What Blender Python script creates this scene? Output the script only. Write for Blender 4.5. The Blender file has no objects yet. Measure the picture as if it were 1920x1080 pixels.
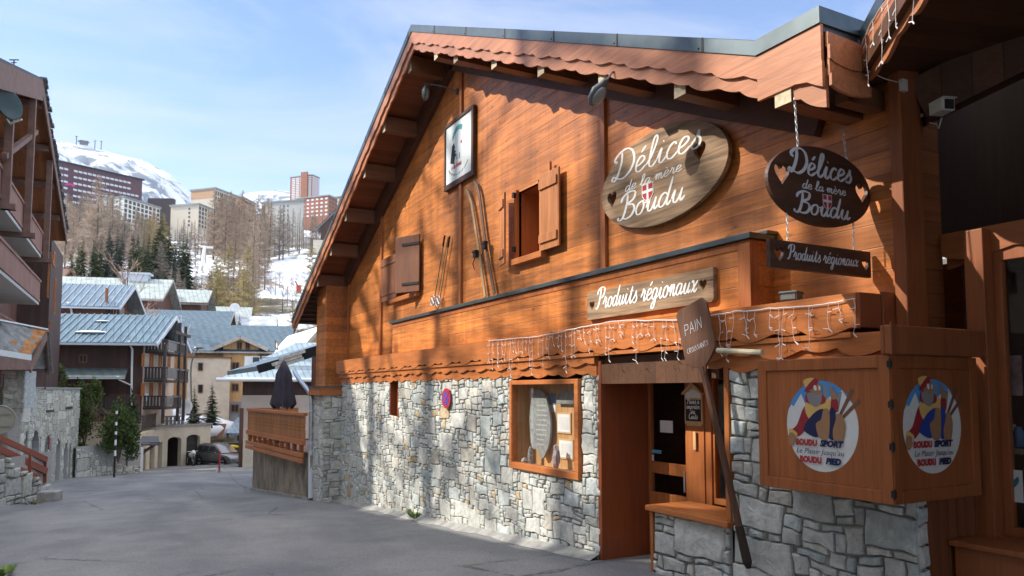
import bpy, math, random
import numpy as np
from mathutils import Vector, Matrix, noise, geometry
SC = bpy.context.scene
COL = SC.collection
RD = random.Random(7)
# ---------------------------------------------------------------- camera (surveyed from the street: vanishing points of the facade)
FPX = 1400.0; YAW = math.atan(749/1400.0); PIT = math.radians(4.0); HOR = 733.0
PPY = HOR - FPX*math.tan(PIT); EYE = 1.9
cam_d = bpy.data.cameras.new("camera"); cam = bpy.data.objects.new("camera", cam_d); COL.objects.link(cam)
SC.camera = cam
cam.location = (0, 0, EYE); cam.rotation_euler = (math.radians(90)+PIT, 0, -YAW)
cam_d.sensor_width = 36; cam_d.lens = 36*FPX/1920; cam_d.shift_y = (PPY-540)/1920
cam_d.clip_start = .05; cam_d.clip_end = 20000
cam_d.dof.use_dof = True; cam_d.dof.focus_distance = 9.0; cam_d.dof.aperture_fstop = 4.0
# ---------------------------------------------------------------- light: sun from the left, raking across the facade
SUN = Vector((1.0, -.58, -.86)).normalized()
w = bpy.data.worlds.new("World"); SC.world = w; w.use_nodes = True
wn = w.node_tree.nodes; wl = w.node_tree.links; wn.clear()
sky = wn.new('ShaderNodeTexSky'); sky.sky_type = 'NISHITA'; sky.sun_disc = False
sky.sun_elevation = math.asin(-SUN.z); sky.sun_rotation = math.atan2(-SUN.x, -SUN.y)
sky.altitude = 1900; sky.air_density = .72; sky.dust_density = .1; sky.ozone_density = 3.0
tc = wn.new('ShaderNodeTexCoord'); mp = wn.new('ShaderNodeMapping'); mp.inputs['Scale'].default_value = (1.1, 1.1, 3.2)
mp.inputs['Rotation'].default_value = (.25, .3, .35)
nz = wn.new('ShaderNodeTexNoise'); nz.inputs['Scale'].default_value = 1.7; nz.inputs['Detail'].default_value = 9; nz.inputs['Roughness'].default_value = .58; nz.inputs['Distortion'].default_value = .7
wl.new(tc.outputs['Generated'], mp.inputs[0]); wl.new(mp.outputs[0], nz.inputs['Vector'])
cr = wn.new('ShaderNodeValToRGB'); cr.color_ramp.elements[0].position = .40; cr.color_ramp.elements[1].position = .66
cr.color_ramp.elements[0].color = (0, 0, 0, 1); cr.color_ramp.elements[1].color = (1, 1, 1, 1)
wl.new(nz.outputs['Fac'], cr.inputs[0])
mx = wn.new('ShaderNodeMix'); mx.data_type = 'RGBA'
ml = wn.new('ShaderNodeMath'); ml.operation = 'MULTIPLY'; ml.inputs[1].default_value = .72
sp0 = wn.new('ShaderNodeSeparateXYZ'); wl.new(tc.outputs['Generated'], sp0.inputs[0])
hz_ = wn.new('ShaderNodeMapRange'); hz_.inputs[1].default_value = .02; hz_.inputs[2].default_value = .34; hz_.inputs[3].default_value = .38; hz_.inputs[4].default_value = 0; wl.new(sp0.outputs[2], hz_.inputs[0])
ad_ = wn.new('ShaderNodeMath'); ad_.operation = 'ADD'; ad_.use_clamp = True; wl.new(cr.outputs[0], ad_.inputs[0]); wl.new(hz_.outputs[0], ad_.inputs[1]); wl.new(ad_.outputs[0], ml.inputs[0]); wl.new(ml.outputs[0], mx.inputs[0])
wl.new(sky.outputs[0], mx.inputs[6]); mx.inputs[7].default_value = (2.5, 2.6, 2.8, 1)
# added fill: unseen bright cloud overhead and behind the viewpoint lifts the shade
def _wm(op, a, b=None, c=None, clamp=False):
    n = wn.new('ShaderNodeMath'); n.operation = op; n.use_clamp = clamp
    for i, x in enumerate((a, b, c)):
        if x is None: continue
        if isinstance(x, (int, float)): n.inputs[i].default_value = x
        else: wl.new(x, n.inputs[i])
    return n.outputs[0]
sp = wn.new('ShaderNodeSeparateXYZ'); wl.new(tc.outputs['Generated'], sp.inputs[0])
up_ = _wm('MULTIPLY', _wm('SUBTRACT', sp.outputs[2], .56), 4.0, clamp=True)
bk_ = _wm('MULTIPLY', _wm('SUBTRACT', _wm('MULTIPLY', _wm('ADD', _wm('MULTIPLY', sp.outputs[0], math.sin(YAW)), _wm('MULTIPLY', sp.outputs[1], math.cos(YAW))), -1.0), .15), 2.5, clamp=True)
bank = _wm('MULTIPLY', _wm('MULTIPLY', _wm('MAXIMUM', up_, _wm('MULTIPLY', bk_, .3)), _wm('ADD', _wm('MULTIPLY', nz.outputs['Fac'], 1.6), .1), clamp=True), .85)
mx2 = wn.new('ShaderNodeMix'); mx2.data_type = 'RGBA'; wl.new(bank, mx2.inputs[0]); wl.new(mx.outputs[2], mx2.inputs[6]); mx2.inputs[7].default_value = (7.6, 7.9, 8.4, 1)
bg = wn.new('ShaderNodeBackground'); bg.inputs[1].default_value = .15
wo = wn.new('ShaderNodeOutputWorld'); wl.new(mx2.outputs[2], bg.inputs[0]); wl.new(bg.outputs[0], wo.inputs[0])
sd = bpy.data.lights.new("sun", 'SUN'); so = bpy.data.objects.new("sun", sd); COL.objects.link(so)
sd.energy = 3.1; sd.angle = math.radians(.53); sd.color = (1, .93, .82)
so.location = (-30, 20, 40); so.rotation_euler = SUN.to_track_quat('-Z', 'Y').to_euler()
SC.view_settings.view_transform = 'Standard'; SC.view_settings.look = 'None'; SC.view_settings.exposure = 1.3; SC.view_settings.gamma = 1
SC.cycles.max_bounces = 8; SC.cycles.use_denoising = True
# ---------------------------------------------------------------- survey helpers: a measured point on a known plane of the place
_f = Vector((math.sin(YAW)*math.cos(PIT), math.cos(YAW)*math.cos(PIT), math.sin(PIT)))
_r = Vector((math.cos(YAW), -math.sin(YAW), 0)); _u = _r.cross(_f); _c = Vector((0, 0, EYE))
FW = Vector((math.sin(YAW), math.cos(YAW), 0))
def ray(x, y): return _f + _r*((x-960)/FPX) - _u*((y-PPY)/FPX)
def onX(x, y, c): d = ray(x, y); return _c + d*(c/d.x)
def onY(x, y, c): d = ray(x, y); return _c + d*(c/d.y)
GS = -.068; GY = 7.07
def gz(y): return GS*(min(max(y, -20), 75)-GY)
def onG(x, y):
    d = ray(x, y); return _c + d*((-GS*GY-EYE)/(d.z-GS*d.y))
def dep(x, y, t):                     # point at horizontal distance t along the view axis
    d = ray(x, y); return _c + d*(t/(d.x*FW.x+d.y*FW.y))
# ---------------------------------------------------------------- mesh builder
def FR(o, u, v):
    u = Vector(u).normalized(); v = Vector(v).normalized(); n = u.cross(v)
    return Matrix(((u.x, v.x, n.x, o[0]), (u.y, v.y, n.y, o[1]), (u.z, v.z, n.z, o[2]), (0, 0, 0, 1)))
def FA(o): return FR(o, (0, -1, 0), (0, 0, 1))     # facing the street (-X); u runs towards the camera
def FB(o): return FR(o, (1, 0, 0), (0, 0, 1))      # facing -Y
def sm(p, n=6, closed=False):
    """Catmull-Rom through points"""
    P = [Vector(q) for q in p]; out = []
    N = len(P); R = range(N if closed else N-1)
    for i in R:
        a, b, c, d = (P[(i-1) % N], P[i], P[(i+1) % N], P[(i+2) % N]) if closed else (P[max(i-1, 0)], P[i], P[i+1], P[min(i+2, N-1)])
        for k in range(n):
            t = k/n
            out.append(.5*((2*b)+(c-a)*t+(2*a-5*b+4*c-d)*t*t+(3*b-a-3*c+d)*t**3))
    if not closed: out.append(P[-1].copy())
    return out
class MB:
    def __init__(s): s.v = []; s.f = []; s.m = []; s.s = []; s.c = []; s.M = None; s.mi = 0; s.smooth = False; s.col = None
    def V(s, p):
        p = Vector((p[0], p[1], p[2]))
        s.v.append(s.M @ p if s.M else p); return len(s.v)-1
    def F(s, idx):
        s.f.append(tuple(idx)); s.m.append(s.mi); s.s.append(s.smooth); s.c.append(s.col)
    def poly(s, pts): s.F([s.V(p) for p in pts])
    def box(s, a, b):
        x0, y0, z0 = [min(a[i], b[i]) for i in range(3)]; x1, y1, z1 = [max(a[i], b[i]) for i in range(3)]
        i = [s.V(p) for p in ((x0, y0, z0), (x1, y0, z0), (x1, y1, z0), (x0, y1, z0), (x0, y0, z1), (x1, y0, z1), (x1, y1, z1), (x0, y1, z1))]
        for q in ((0, 3, 2, 1), (4, 5, 6, 7), (0, 1, 5, 4), (1, 2, 6, 5), (2, 3, 7, 6), (3, 0, 4, 7)): s.F([i[k] for k in q])
    def bar(s, p, q, w, h, up=(0, 0, 1)):
        """box beam from p to q, w across, h along up"""
        p = Vector(p); q = Vector(q); d = (q-p).normalized(); up = Vector(up)
        if abs(d.dot(up)) > .98: up = Vector((0, 1, 0))
        a = d.cross(up).normalized()*w/2; b = a.cross(d).normalized()*h/2
        i = [s.V(t) for t in (p-a-b, p+a-b, p+a+b, p-a+b, q-a-b, q+a-b, q+a+b, q-a+b)]
        for k in ((0, 3, 2, 1), (4, 5, 6, 7), (0, 1, 5, 4), (1, 2, 6, 5), (2, 3, 7, 6), (3, 0, 4, 7)): s.F([i[j] for j in k])
    def prism(s, pts, z0, z1, holes=()):
        loops = [[Vector((p[0], p[1], 0)) for p in pts]]+[[Vector((p[0], p[1], 0)) for p in h] for h in holes]
        tris = geometry.tessellate_polygon(loops); flat = [p for l in loops for p in l]
        A = [s.V((p.x, p.y, z0)) for p in flat]; B = [s.V((p.x, p.y, z1)) for p in flat]
        area = sum(loops[0][k].x*loops[0][(k+1) % len(pts)].y-loops[0][(k+1) % len(pts)].x*loops[0][k].y for k in range(len(pts)))
        sm0 = s.smooth; s.smooth = False
        for t in tris:
            a, b, c = [flat[k] for k in t]
            ccw = (b-a).cross(c-a).z > 0
            t = t if ccw else t[::-1]
            s.F([B[k] for k in t]); s.F([A[k] for k in t[::-1]])
        s.smooth = sm0
        o = 0
        for l in loops:
            n = len(l)
            ar = sum(l[k].x*l[(k+1) % n].y-l[(k+1) % n].x*l[k].y for k in range(n))
            for k in range(n):
                j = (k+1) % n
                q = [A[o+k], A[o+j], B[o+j], B[o+k]]
                outer = (l is loops[0])
                s.F(q if (ar > 0) == outer else q[::-1])
            o += n
    def tube(s, path, r, n=8, cap=True):
        P = [Vector(p) for p in path]; R = r if hasattr(r, '__len__') else [r]*len(P)
        rings = []; up = None
        for i, p in enumerate(P):
            d = (P[min(i+1, len(P)-1)]-P[max(i-1, 0)]).normalized()
            if up is None: up = Vector((0, 0, 1)) if abs(d.z) < .9 else Vector((1, 0, 0))
            a = d.cross(up).normalized(); b = a.cross(d).normalized(); up = b
            rings.append([s.V(p+(a*math.cos(2*math.pi*k/n)+b*math.sin(2*math.pi*k/n))*R[i]) for k in range(n)])
        for i in range(len(P)-1):
            for k in range(n):
                j = (k+1) % n; s.F((rings[i][k], rings[i][j], rings[i+1][j], rings[i+1][k]))
        if cap: s.F(rings[0][::-1]); s.F(rings[-1])
    def lathe(s, prof, n=16, o=(0, 0, 0)):
        o = Vector(o); rings = []
        for r, z in prof:
            rings.append([s.V(o+Vector((r*math.cos(2*math.pi*k/n), r*math.sin(2*math.pi*k/n), z))) for k in range(n)] if r > 1e-5 else [s.V(o+Vector((0, 0, z)))])
        for a, b in zip(rings, rings[1:]):
            for k in range(n):
                j = (k+1) % n
                if len(a) == 1 and len(b) == 1: continue
                if len(a) == 1: s.F((a[0], b[j], b[k]))
                elif len(b) == 1: s.F((a[k], a[j], b[0]))
                else: s.F((a[k], a[j], b[j], b[k]))
    def ball(s, c, r, n=8, m=5, sq=(1, 1, 1)):
        c = Vector(c)
        rings = []
        for i in range(m+1):
            th = math.pi*i/m
            if i in (0, m): rings.append([s.V(c+Vector((0, 0, r*sq[2]*math.cos(th))))])
            else: rings.append([s.V(c+Vector((r*sq[0]*math.sin(th)*math.cos(2*math.pi*k/n), r*sq[1]*math.sin(th)*math.sin(2*math.pi*k/n), r*sq[2]*math.cos(th)))) for k in range(n)])
        for a, b in zip(rings, rings[1:]):
            for k in range(n):
                j = (k+1) % n
                if len(a) == 1: s.F((a[0], b[k], b[j]))
                elif len(b) == 1: s.F((a[j], a[k], b[0]))
                else: s.F((a[k], b[k], b[j], a[j]))
    def build(s, name, mats, parent=None, label=None, cat=None, group=None, kind=None, bevel=0):
        me = bpy.data.meshes.new(name)
        me.from_pydata([tuple(v) for v in s.v], [], s.f)
        mats = mats if isinstance(mats, (list, tuple)) else [mats]
        for m in mats: me.materials.append(m)
        me.polygons.foreach_set('material_index', s.m); me.polygons.foreach_set('use_smooth', s.s)
        if any(c is not None for c in s.c):
            at = me.color_attributes.new('tint', 'FLOAT_COLOR', 'CORNER'); buf = []
            for f, c in zip(s.f, s.c): buf += list((c or (1, 1, 1))+(1,))*len(f)
            at.data.foreach_set('color', buf)
        me.update(); me.validate()
        o = bpy.data.objects.new(name, me); COL.objects.link(o)
        if parent: put(o, parent)
        tag(o, label, cat, group, kind)
        if bevel:
            b = o.modifiers.new('edge', 'BEVEL'); b.width = bevel; b.segments = 2; b.limit_method = 'ANGLE'; b.angle_limit = math.radians(40)
        return o
def put(o, parent):
    o.parent = parent
    o.matrix_parent_inverse = parent.matrix_basis.inverted()
def tag(o, label=None, cat=None, group=None, kind=None):
    if label: o['label'] = label
    if cat: o['category'] = cat
    if group: o['group'] = group
    if kind: o['kind'] = kind
    return o
def thing(name, label, cat, loc=(0, 0, 0), group=None):
    o = bpy.data.objects.new(name, None); COL.objects.link(o); o.location = loc; o.empty_display_size = .2
    return tag(o, label, cat, group)
def dup(o, M, label=None, group=None, parent=None):
    """copy of a thing and its parts, moved by M"""
    c = o.copy(); COL.objects.link(c)
    if parent is None: c.matrix_basis = M @ o.matrix_basis
    else: c.parent = parent
    if label: c['label'] = label
    if group: c['group'] = group
    for ch in list(o.children): dup(ch, M, parent=c)
    return c
# ---------------------------------------------------------------- materials
class NT:
    def __init__(s, name):
        s.mat = bpy.data.materials.new(name); s.mat.use_nodes = True; s.t = s.mat.node_tree; s.N = s.t.nodes; s.N.clear()
        s.out = s.N.new('ShaderNodeOutputMaterial'); s.b = s.N.new('ShaderNodeBsdfPrincipled'); s.t.links.new(s.b.outputs[0], s.out.inputs[0])
        s._tc = None
    def L(s, a, b):
        s.t.links.new(a, b)
    def co(s):
        if not s._tc: s._tc = s.N.new('ShaderNodeTexCoord')
        return s._tc.outputs['Object']
    def mapped(s, scale=(1, 1, 1), rot=(0, 0, 0), loc=(0, 0, 0)):
        m = s.N.new('ShaderNodeMapping'); m.inputs['Scale'].default_value = scale; m.inputs['Rotation'].default_value = rot; m.inputs['Location'].default_value = loc
        s.L(s.co(), m.inputs[0]); return m.outputs[0]
    def noise(s, v, scale=5, detail=4, rough=.5, dist=0):
        n = s.N.new('ShaderNodeTexNoise'); n.inputs['Scale'].default_value = scale; n.inputs['Detail'].default_value = detail; n.inputs['Roughness'].default_value = rough; n.inputs['Distortion'].default_value = dist
        s.L(v, n.inputs['Vector']); return n.outputs['Fac']
    def vor(s, v, scale=5, feat='F1', out='Distance', rnd=1):
        n = s.N.new('ShaderNodeTexVoronoi'); n.feature = feat; n.inputs['Scale'].default_value = scale; n.inputs['Randomness'].default_value = rnd
        s.L(v, n.inputs['Vector']); return n.outputs[out]
    def math(s, op, a, b=None, c=None, clamp=False):
        n = s.N.new('ShaderNodeMath'); n.operation = op; n.use_clamp = clamp
        for i, x in enumerate((a, b, c)):
            if x is None: continue
            if isinstance(x, (int, float)): n.inputs[i].default_value = x
            else: s.L(x, n.inputs[i])
        return n.outputs[0]
    def ramp(s, f, p0, p1, c0=(0, 0, 0), c1=(1, 1, 1)):
        n = s.N.new('ShaderNodeValToRGB'); e = n.color_ramp.elements
        e[0].position = p0; e[1].position = p1; e[0].color = (*c0, 1); e[1].color = (*c1, 1)
        s.L(f, n.inputs[0]); return n.outputs[0]
    def mix(s, f, a, b, mode='MIX'):
        n = s.N.new('ShaderNodeMix'); n.data_type = 'RGBA'; n.blend_type = mode
        for i, x in ((0, f), (6, a), (7, b)):
            if isinstance(x, (int, float)): n.inputs[i].default_value = x
            elif isinstance(x, tuple): n.inputs[i].default_value = (*x[:3], 1)
            else: s.L(x, n.inputs[i])
        return n.outputs[2]
    def sep(s, v=None):
        n = s.N.new('ShaderNodeSeparateXYZ'); s.L(v or s.co(), n.inputs[0]); return n.outputs
    def white(s, w):
        n = s.N.new('ShaderNodeTexWhiteNoise'); n.noise_dimensions = '1D'; s.L(w, n.inputs['W']); return n.outputs['Value']
    def attr(s, name='tint'):
        n = s.N.new('ShaderNodeAttribute'); n.attribute_name = name; return n.outputs['Color']
    def bump(s, h, strength=.3, dist=.02):
        n = s.N.new('ShaderNodeBump'); n.inputs['Strength'].default_value = strength; n.inputs['Distance'].default_value = dist
        s.L(h, n.inputs['Height']); s.L(n.outputs[0], s.b.inputs['Normal'])
    def fin(s, col=None, rough=.7, metal=0, spec=.4):
        if col is not None:
            if isinstance(col, tuple): s.b.inputs['Base Color'].default_value = (*col[:3], 1)
            else: s.L(col, s.b.inputs['Base Color'])
        if isinstance(rough, (int, float)): s.b.inputs['Roughness'].default_value = rough
        else: s.L(rough, s.b.inputs['Roughness'])
        s.b.inputs['Metallic'].default_value = metal; s.b.inputs['Specular IOR Level'].default_value = spec
        return s.mat
def sc3(c, k): return tuple(x*k for x in c)
def plain(name, c, rough=.6, var=.18, scale=6, bump=0, metal=0, spec=.4):
    t = NT(name); n = t.noise(t.co(), scale, 5, .6)
    col = t.mix(t.ramp(n, .3, .7), sc3(c, 1-var), sc3(c, 1+var))
    if bump: t.bump(t.noise(t.co(), scale*6, 4, .6), bump, .01)
    return t.fin(col, rough, metal, spec)
def wood(name, c, plank=None, pax=2, gax=1, var=.3, rough=.5, bump=.25, lw=.035, pv=.16, fine=1., spec=.35, blotch=.14, knots=False):
    t = NT(name); s = [16*fine]*3; s[gax] = 1.1*fine
    g = t.noise(t.mapped(tuple(s)), 1.0, 6, .62, .9)
    s2 = [60*fine]*3; s2[gax] = 3*fine
    g2 = t.noise(t.mapped(tuple(s2)), 1.0, 3, .6, .2)
    gg = t.math('ADD', t.math('MULTIPLY', g, .7), t.math('MULTIPLY', g2, .3))
    col = t.mix(t.ramp(gg, .33, .68), sc3(c, 1-var), sc3(c, 1+var*.55))
    if knots:
        ks = [5.5]*3; ks[gax] = 2.2
        kv = t.vor(t.mapped(tuple(ks)), 1.0); col = t.mix(t.math('MULTIPLY', t.ramp(kv, .05, .13, (1, 1, 1), (0, 0, 0)), .7), col, sc3(c, .28))
        ss = [7]*3; ss[2] = .5
        st_ = t.noise(t.mapped(tuple(ss)), 1.0, 4, .6); col = t.mix(1.0, col, t.ramp(st_, .35, .7, (.80, .78, .76), (1.08, 1.07, 1.06)), 'MULTIPLY')
    bl = t.noise(t.co(), .9, 3, .5)
    col = t.mix(1.0, col, t.ramp(bl, .3, .7, (1-blotch,)*3, (1+blotch*.4,)*3), 'MULTIPLY')
    h = gg
    if plank:
        q = t.math('DIVIDE', t.sep()[pax], plank)
        wv = t.white(t.math('FLOOR', q))
        k = t.math('ADD', t.math('MULTIPLY', wv, 2*pv), 1-pv)
        cm = t.N.new('ShaderNodeCombineXYZ')
        for i in range(3): t.L(k, cm.inputs[i])
        col = t.mix(1.0, col, cm.outputs[0], 'MULTIPLY')
        fr = t.math('FRACT', q); e = t.math('MINIMUM', fr, t.math('SUBTRACT', 1.0, fr))
        ln = t.math('SMOOTH_MIN', t.math('DIVIDE', e, lw), 1.0, .2)
        ln = t.math('MINIMUM', t.math('MAXIMUM', ln, 0.0), 1.0)
        cm2 = t.math('ADD', t.math('MULTIPLY', ln, .5 if knots else .62), .5 if knots else .38)
        c3 = t.N.new('ShaderNodeCombineXYZ')
        for i in range(3): t.L(cm2, c3.inputs[i])
        col = t.mix(1.0, col, c3.outputs[0], 'MULTIPLY')
        h = t.math('ADD', t.math('MULTIPLY', gg, .25), ln)
    t.bump(h, bump, .008)
    return t.fin(col, rough, 0, spec)
# ---------------------------------------------------------------- palette
m_siding = wood('siding wood', (.64, .215, .046), plank=.19, pax=2, gax=1, rough=.44, spec=.5, bump=.45, pv=.20, lw=.03, var=.5, blotch=.3, knots=True)
m_sidingB = wood('siding wood across', (.26, .085, .03), plank=.19, pax=2, gax=0, rough=.42, bump=.3, pv=.12)  # darkened copy of the siding, porch shade put into its colour
m_fascia = wood('fascia wood', (.50, .165, .048), gax=1, rough=.4, bump=.2)
m_verge = wood('bargeboard wood', (.50, .20, .095), gax=1, rough=.42, bump=.25, var=.35)
m_post = wood('post wood', (.42, .135, .042), gax=2, rough=.42, bump=.2)
m_beamx = wood('beam wood', (.20, .085, .04), gax=0, rough=.55, bump=.25)
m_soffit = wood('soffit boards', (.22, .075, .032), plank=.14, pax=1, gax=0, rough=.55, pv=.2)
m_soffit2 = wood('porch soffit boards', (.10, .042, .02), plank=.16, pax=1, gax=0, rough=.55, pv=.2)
m_postd = wood('shaded post wood', (.27, .085, .03), gax=2, rough=.45, bump=.2)  # darkened copy of the post wood, shade under the porch put into the colour
m_endgrain = plain('sawn beam end', (.50, .42, .28), .7, .25, 20)
m_frame = wood('window frame wood', (.45, .15, .045), gax=2, rough=.38, bump=.15)
m_panel = wood('shutter panel wood', (.34, .105, .032), plank=.16, pax=1, gax=2, rough=.36, pv=.08, lw=.012, bump=.12)  # panel wood darkened, shade of the shop corner held in the colour
m_panelx = wood('shutter panel wood across', (.30, .092, .029), plank=.16, pax=0, gax=2, rough=.36, pv=.08, lw=.012, bump=.12)  # same wood darker still, shade on the camera side put into the colour
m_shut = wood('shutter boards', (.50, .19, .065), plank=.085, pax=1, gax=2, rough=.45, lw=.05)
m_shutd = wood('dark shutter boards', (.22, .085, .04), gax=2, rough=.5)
m_jamb = wood('door jamb wood', (.25, .068, .025), gax=2, rough=.35, bump=.1, var=.18)
m_darkboard = wood('dark boarding', (.22, .075, .03), plank=.11, pax=0, gax=2, rough=.5, lw=.06)
m_metal = plain('grey roof metal', (.10, .125, .135), .38, .2, 3, metal=.6)
m_rooft = plain('roof sheet', (.09, .1, .11), .45, .2, 2, metal=.4)
m_iron = plain('black iron', (.02, .02, .022), .5, .2, 20, metal=.3)
m_steel = plain('galvanised steel', (.52, .54, .56), .35, .15, 12, metal=.8)
m_dark = plain('dark interior', (.012, .011, .011), .9, .2)
m_room = plain('shop interior wall', (.05, .03, .02), .8, .3)
def glassm(name, tint=(.9, .95, .95), rough=.02, trans=.92):
    t = NT(name); t.b.inputs['Transmission Weight'].default_value = trans; t.b.inputs['IOR'].default_value = 1.45
    return t.fin(tint, rough)
def panem(name, k=.8):
    """thin window pane: mostly clear, mirror reflection by fresnel"""
    t = NT(name); tr = t.N.new('ShaderNodeBsdfTransparent'); tr.inputs[0].default_value = (k, k, k, 1)
    gl = t.N.new('ShaderNodeBsdfGlossy'); gl.inputs['Roughness'].default_value = .02
    fr = t.N.new('ShaderNodeFresnel'); ge = t.N.new('ShaderNodeNewGeometry'); t.L(t.math('SUBTRACT', 1.5, t.math('MULTIPLY', ge.outputs['Backfacing'], 1.5-1/1.5)), fr.inputs[0])
    ms = t.N.new('ShaderNodeMixShader'); t.L(fr.outputs[0], ms.inputs[0]); t.L(tr.outputs[0], ms.inputs[1]); t.L(gl.outputs[0], ms.inputs[2]); t.L(ms.outputs[0], t.out.inputs[0])
    return t.mat
m_pane = panem('window pane', .9)
def stone_mat(name, base, rough=.85):
    t = NT(name); c = t.attr()
    n1 = t.noise(t.co(), 9, 8, .65, .4); n2 = t.noise(t.mapped((14, 40, 60), (.3, .5, .2)), 1.0, 4, .6, .6)
    col = t.mix(1.0, c, sc3(base, 1.0), 'MULTIPLY')
    col = t.mix(1.0, col, t.ramp(n1, .3, .72, (.62, .62, .62), (1.2, 1.2, 1.17)), 'MULTIPLY')
    col = t.mix(t.ramp(n2, .56, .75), col, t.mix(1.0, col, (.74, .68, .58), 'MULTIPLY'))
    h = t.math('ADD', n1, t.math('MULTIPLY', t.noise(t.co(), 60, 4, .7), .35))
    t.bump(h, .55, .02)
    return t.fin(col, rough, 0, .25)
m_stone = stone_mat('gneiss stone', (.57, .575, .555))
m_stone_mossy = stone_mat('weathered stone', (.36, .37, .36))
m_mortar = plain('mortar', (.32, .31, .285), .95, .3, 30, bump=.4)
m_mortar_pale = plain('pale mortar', (.40, .39, .36), .95, .25, 30, bump=.4)

def masonry(mb, w, h, cw=.07, ch=.055, seed=1, gap=.0075, depth=.03, tint=None, holes=(), big=.35, mortar=True, warp=1.0, keep=None, flat=0):
    """irregular rubble stones filling w x h in the local (u,v,n) frame mb.M; holes = (u0,v0,u1,v1)"""
    rd = random.Random(seed); nx = max(2, int(round(w/cw))); ny = max(2, int(round(h/ch))); cw = w/nx; ch = h/ny
    occ = [[False]*ny for _ in range(nx)]
    def inhole(i, j):
        u, v = (i+.5)*cw, (j+.5)*ch
        if keep and not keep(u, v): return True
        return any(a < u < c and b < v < d for a, b, c, d in holes)
    for i in range(nx):
        for j in range(ny):
            if inhole(i, j): occ[i][j] = True
    st = []
    def tryp(i, j, a, b):
        if i+a > nx or j+b > ny: return False
        for x in range(i, i+a):
            for y in range(j, j+b):
                if occ[x][y]: return False
        for x in range(i, i+a):
            for y in range(j, j+b): occ[x][y] = True
        st.append((i, j, a, b)); return True
    tot = nx*ny
    for cnt, (a0, a1, b0, b1) in ((int(tot*.0048*big/.35), (5, 8, 4, 7)), (int(tot*.017), (3, 6, 3, 5)), (int(tot*.05), (2, 5, 2, 3))):
        for _ in range(cnt*3):
            tryp(rd.randrange(nx), rd.randrange(ny), rd.randint(a0, a1), rd.randint(b0, b1))
    order = [(i, j) for j in range(ny) for i in range(nx)]
    for i, j in order:
        if occ[i][j]: continue
        for a, b in ((rd.randint(2, 4), rd.randint(1, 2)), (3, 1), (2, 2), (2, 1), (1, 2), (1, 1)):
            if tryp(i, j, a, b): break
    off = {}
    def gp(i, j):
        if (i, j) not in off:
            u, v = i*cw, j*ch
            q = noise.noise_vector(Vector((u*2.1+seed*7.3, v*2.1, seed*1.7)))
            r = noise.noise_vector(Vector((u*7+seed, v*7, seed*3.1)))
            e = warp
            du = (q.x*.05+r.x*.035)*e; dv = (q.y*.055+r.y*.03)*e
            if i in (0, nx): du = 0
            if j in (0, ny): dv = 0
            off[(i, j)] = (u+du, v+dv)
        return off[(i, j)]
    if mortar:
        mb.mi = 1; mb.col = None
        xs = sorted({0, w}|{x for q in holes for x in (q[0], q[2])}); ys = sorted({0, h}|{x for q in holes for x in (q[1], q[3])})
        xs = [x for x in xs if 0 <= x <= w]; ys = [y for y in ys if 0 <= y <= h]
        for a, b in zip(xs, xs[1:]):
            for c, d in zip(ys, ys[1:]):
                u, v = (a+b)/2, (c+d)/2
                if any(q[0] < u < q[2] and q[1] < v < q[3] for q in holes) or (keep and not keep(u, v)): continue
                mb.poly([(a, c, -.018), (b, c, -.018), (b, d, -.018), (a, d, -.018)])
        mb.mi = 0
    for i, j, a, b in st:
        ring = [(i+k, j, 0, 1) for k in range(a)]+[(i+a, j+k, -1, 0) for k in range(b)]+[(i+a-k, j+b, 0, -1) for k in range(a)]+[(i, j+b-k, 1, 0) for k in range(b)]
        ring = [(gp(x, y), n) for x, y, *n in ring]
        N = len(ring); cx = sum(p[0][0] for p in ring)/N; cy = sum(p[0][1] for p in ring)/N
        g = gap*rd.uniform(.5, 1.35); dp = depth*rd.uniform(.35, 1.1)
        big_ = min(a*cw, b*ch); tilt = (rd.uniform(-.06, .06), rd.uniform(-.06, .06))
        c = tint(rd) if tint else (1, 1, 1)
        def lay(ins, z, jit):
            out = []
            for (p, n) in ring:
                d = Vector((p[0]-cx, p[1]-cy)); l = d.length or 1
                k = max(.12, 1-ins/max(.02, big_*.5))
                x = cx+d.x*k+rd.uniform(-jit, jit); y = cy+d.y*k+rd.uniform(-jit, jit)
                out.append((x, y, z+tilt[0]*(x-cx)+tilt[1]*(y-cy)+rd.uniform(-jit, jit)*.6))
            return out
        r0 = lay(g*.8, -.02, 0); r1 = lay(g, dp*.55, .002); r2 = lay(g+min(.016, big_*.14)*(.55 if flat else 1), dp, .0025 if flat else .004); r3 = lay(g+big_*.28, dp*(1.0 if flat else 1.05)+.002, .004 if flat else .006)
        mb.col = c
        I = [[mb.V(p) for p in r] for r in (r0, r1, r2, r3)]
        for A, B in zip(I, I[1:]):
            for k in range(N): mb.F((A[k], A[(k+1) % N], B[(k+1) % N], B[k]))
        cc = mb.V((cx, cy, dp*1.08+.004))
        for k in range(N): mb.F((I[3][k], I[3][(k+1) % N], cc))
    mb.col = None
def tint_gneiss(rd):
    r = rd.random()
    if r < .02: b = (1.0, .78, .52)
    elif r < .14: b = (1.0, .95, .88)
    elif r < .32: b = (.88, .95, .98)
    else: b = (1, 1, .985)
    k = rd.uniform(.80, 1.14); return tuple(x*k for x in b)
def tint_grey(rd):
    k = rd.uniform(.72, 1.16); w = rd.uniform(.88, 1.0); return (k, k*(.97+.03*w), k*w)

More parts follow.
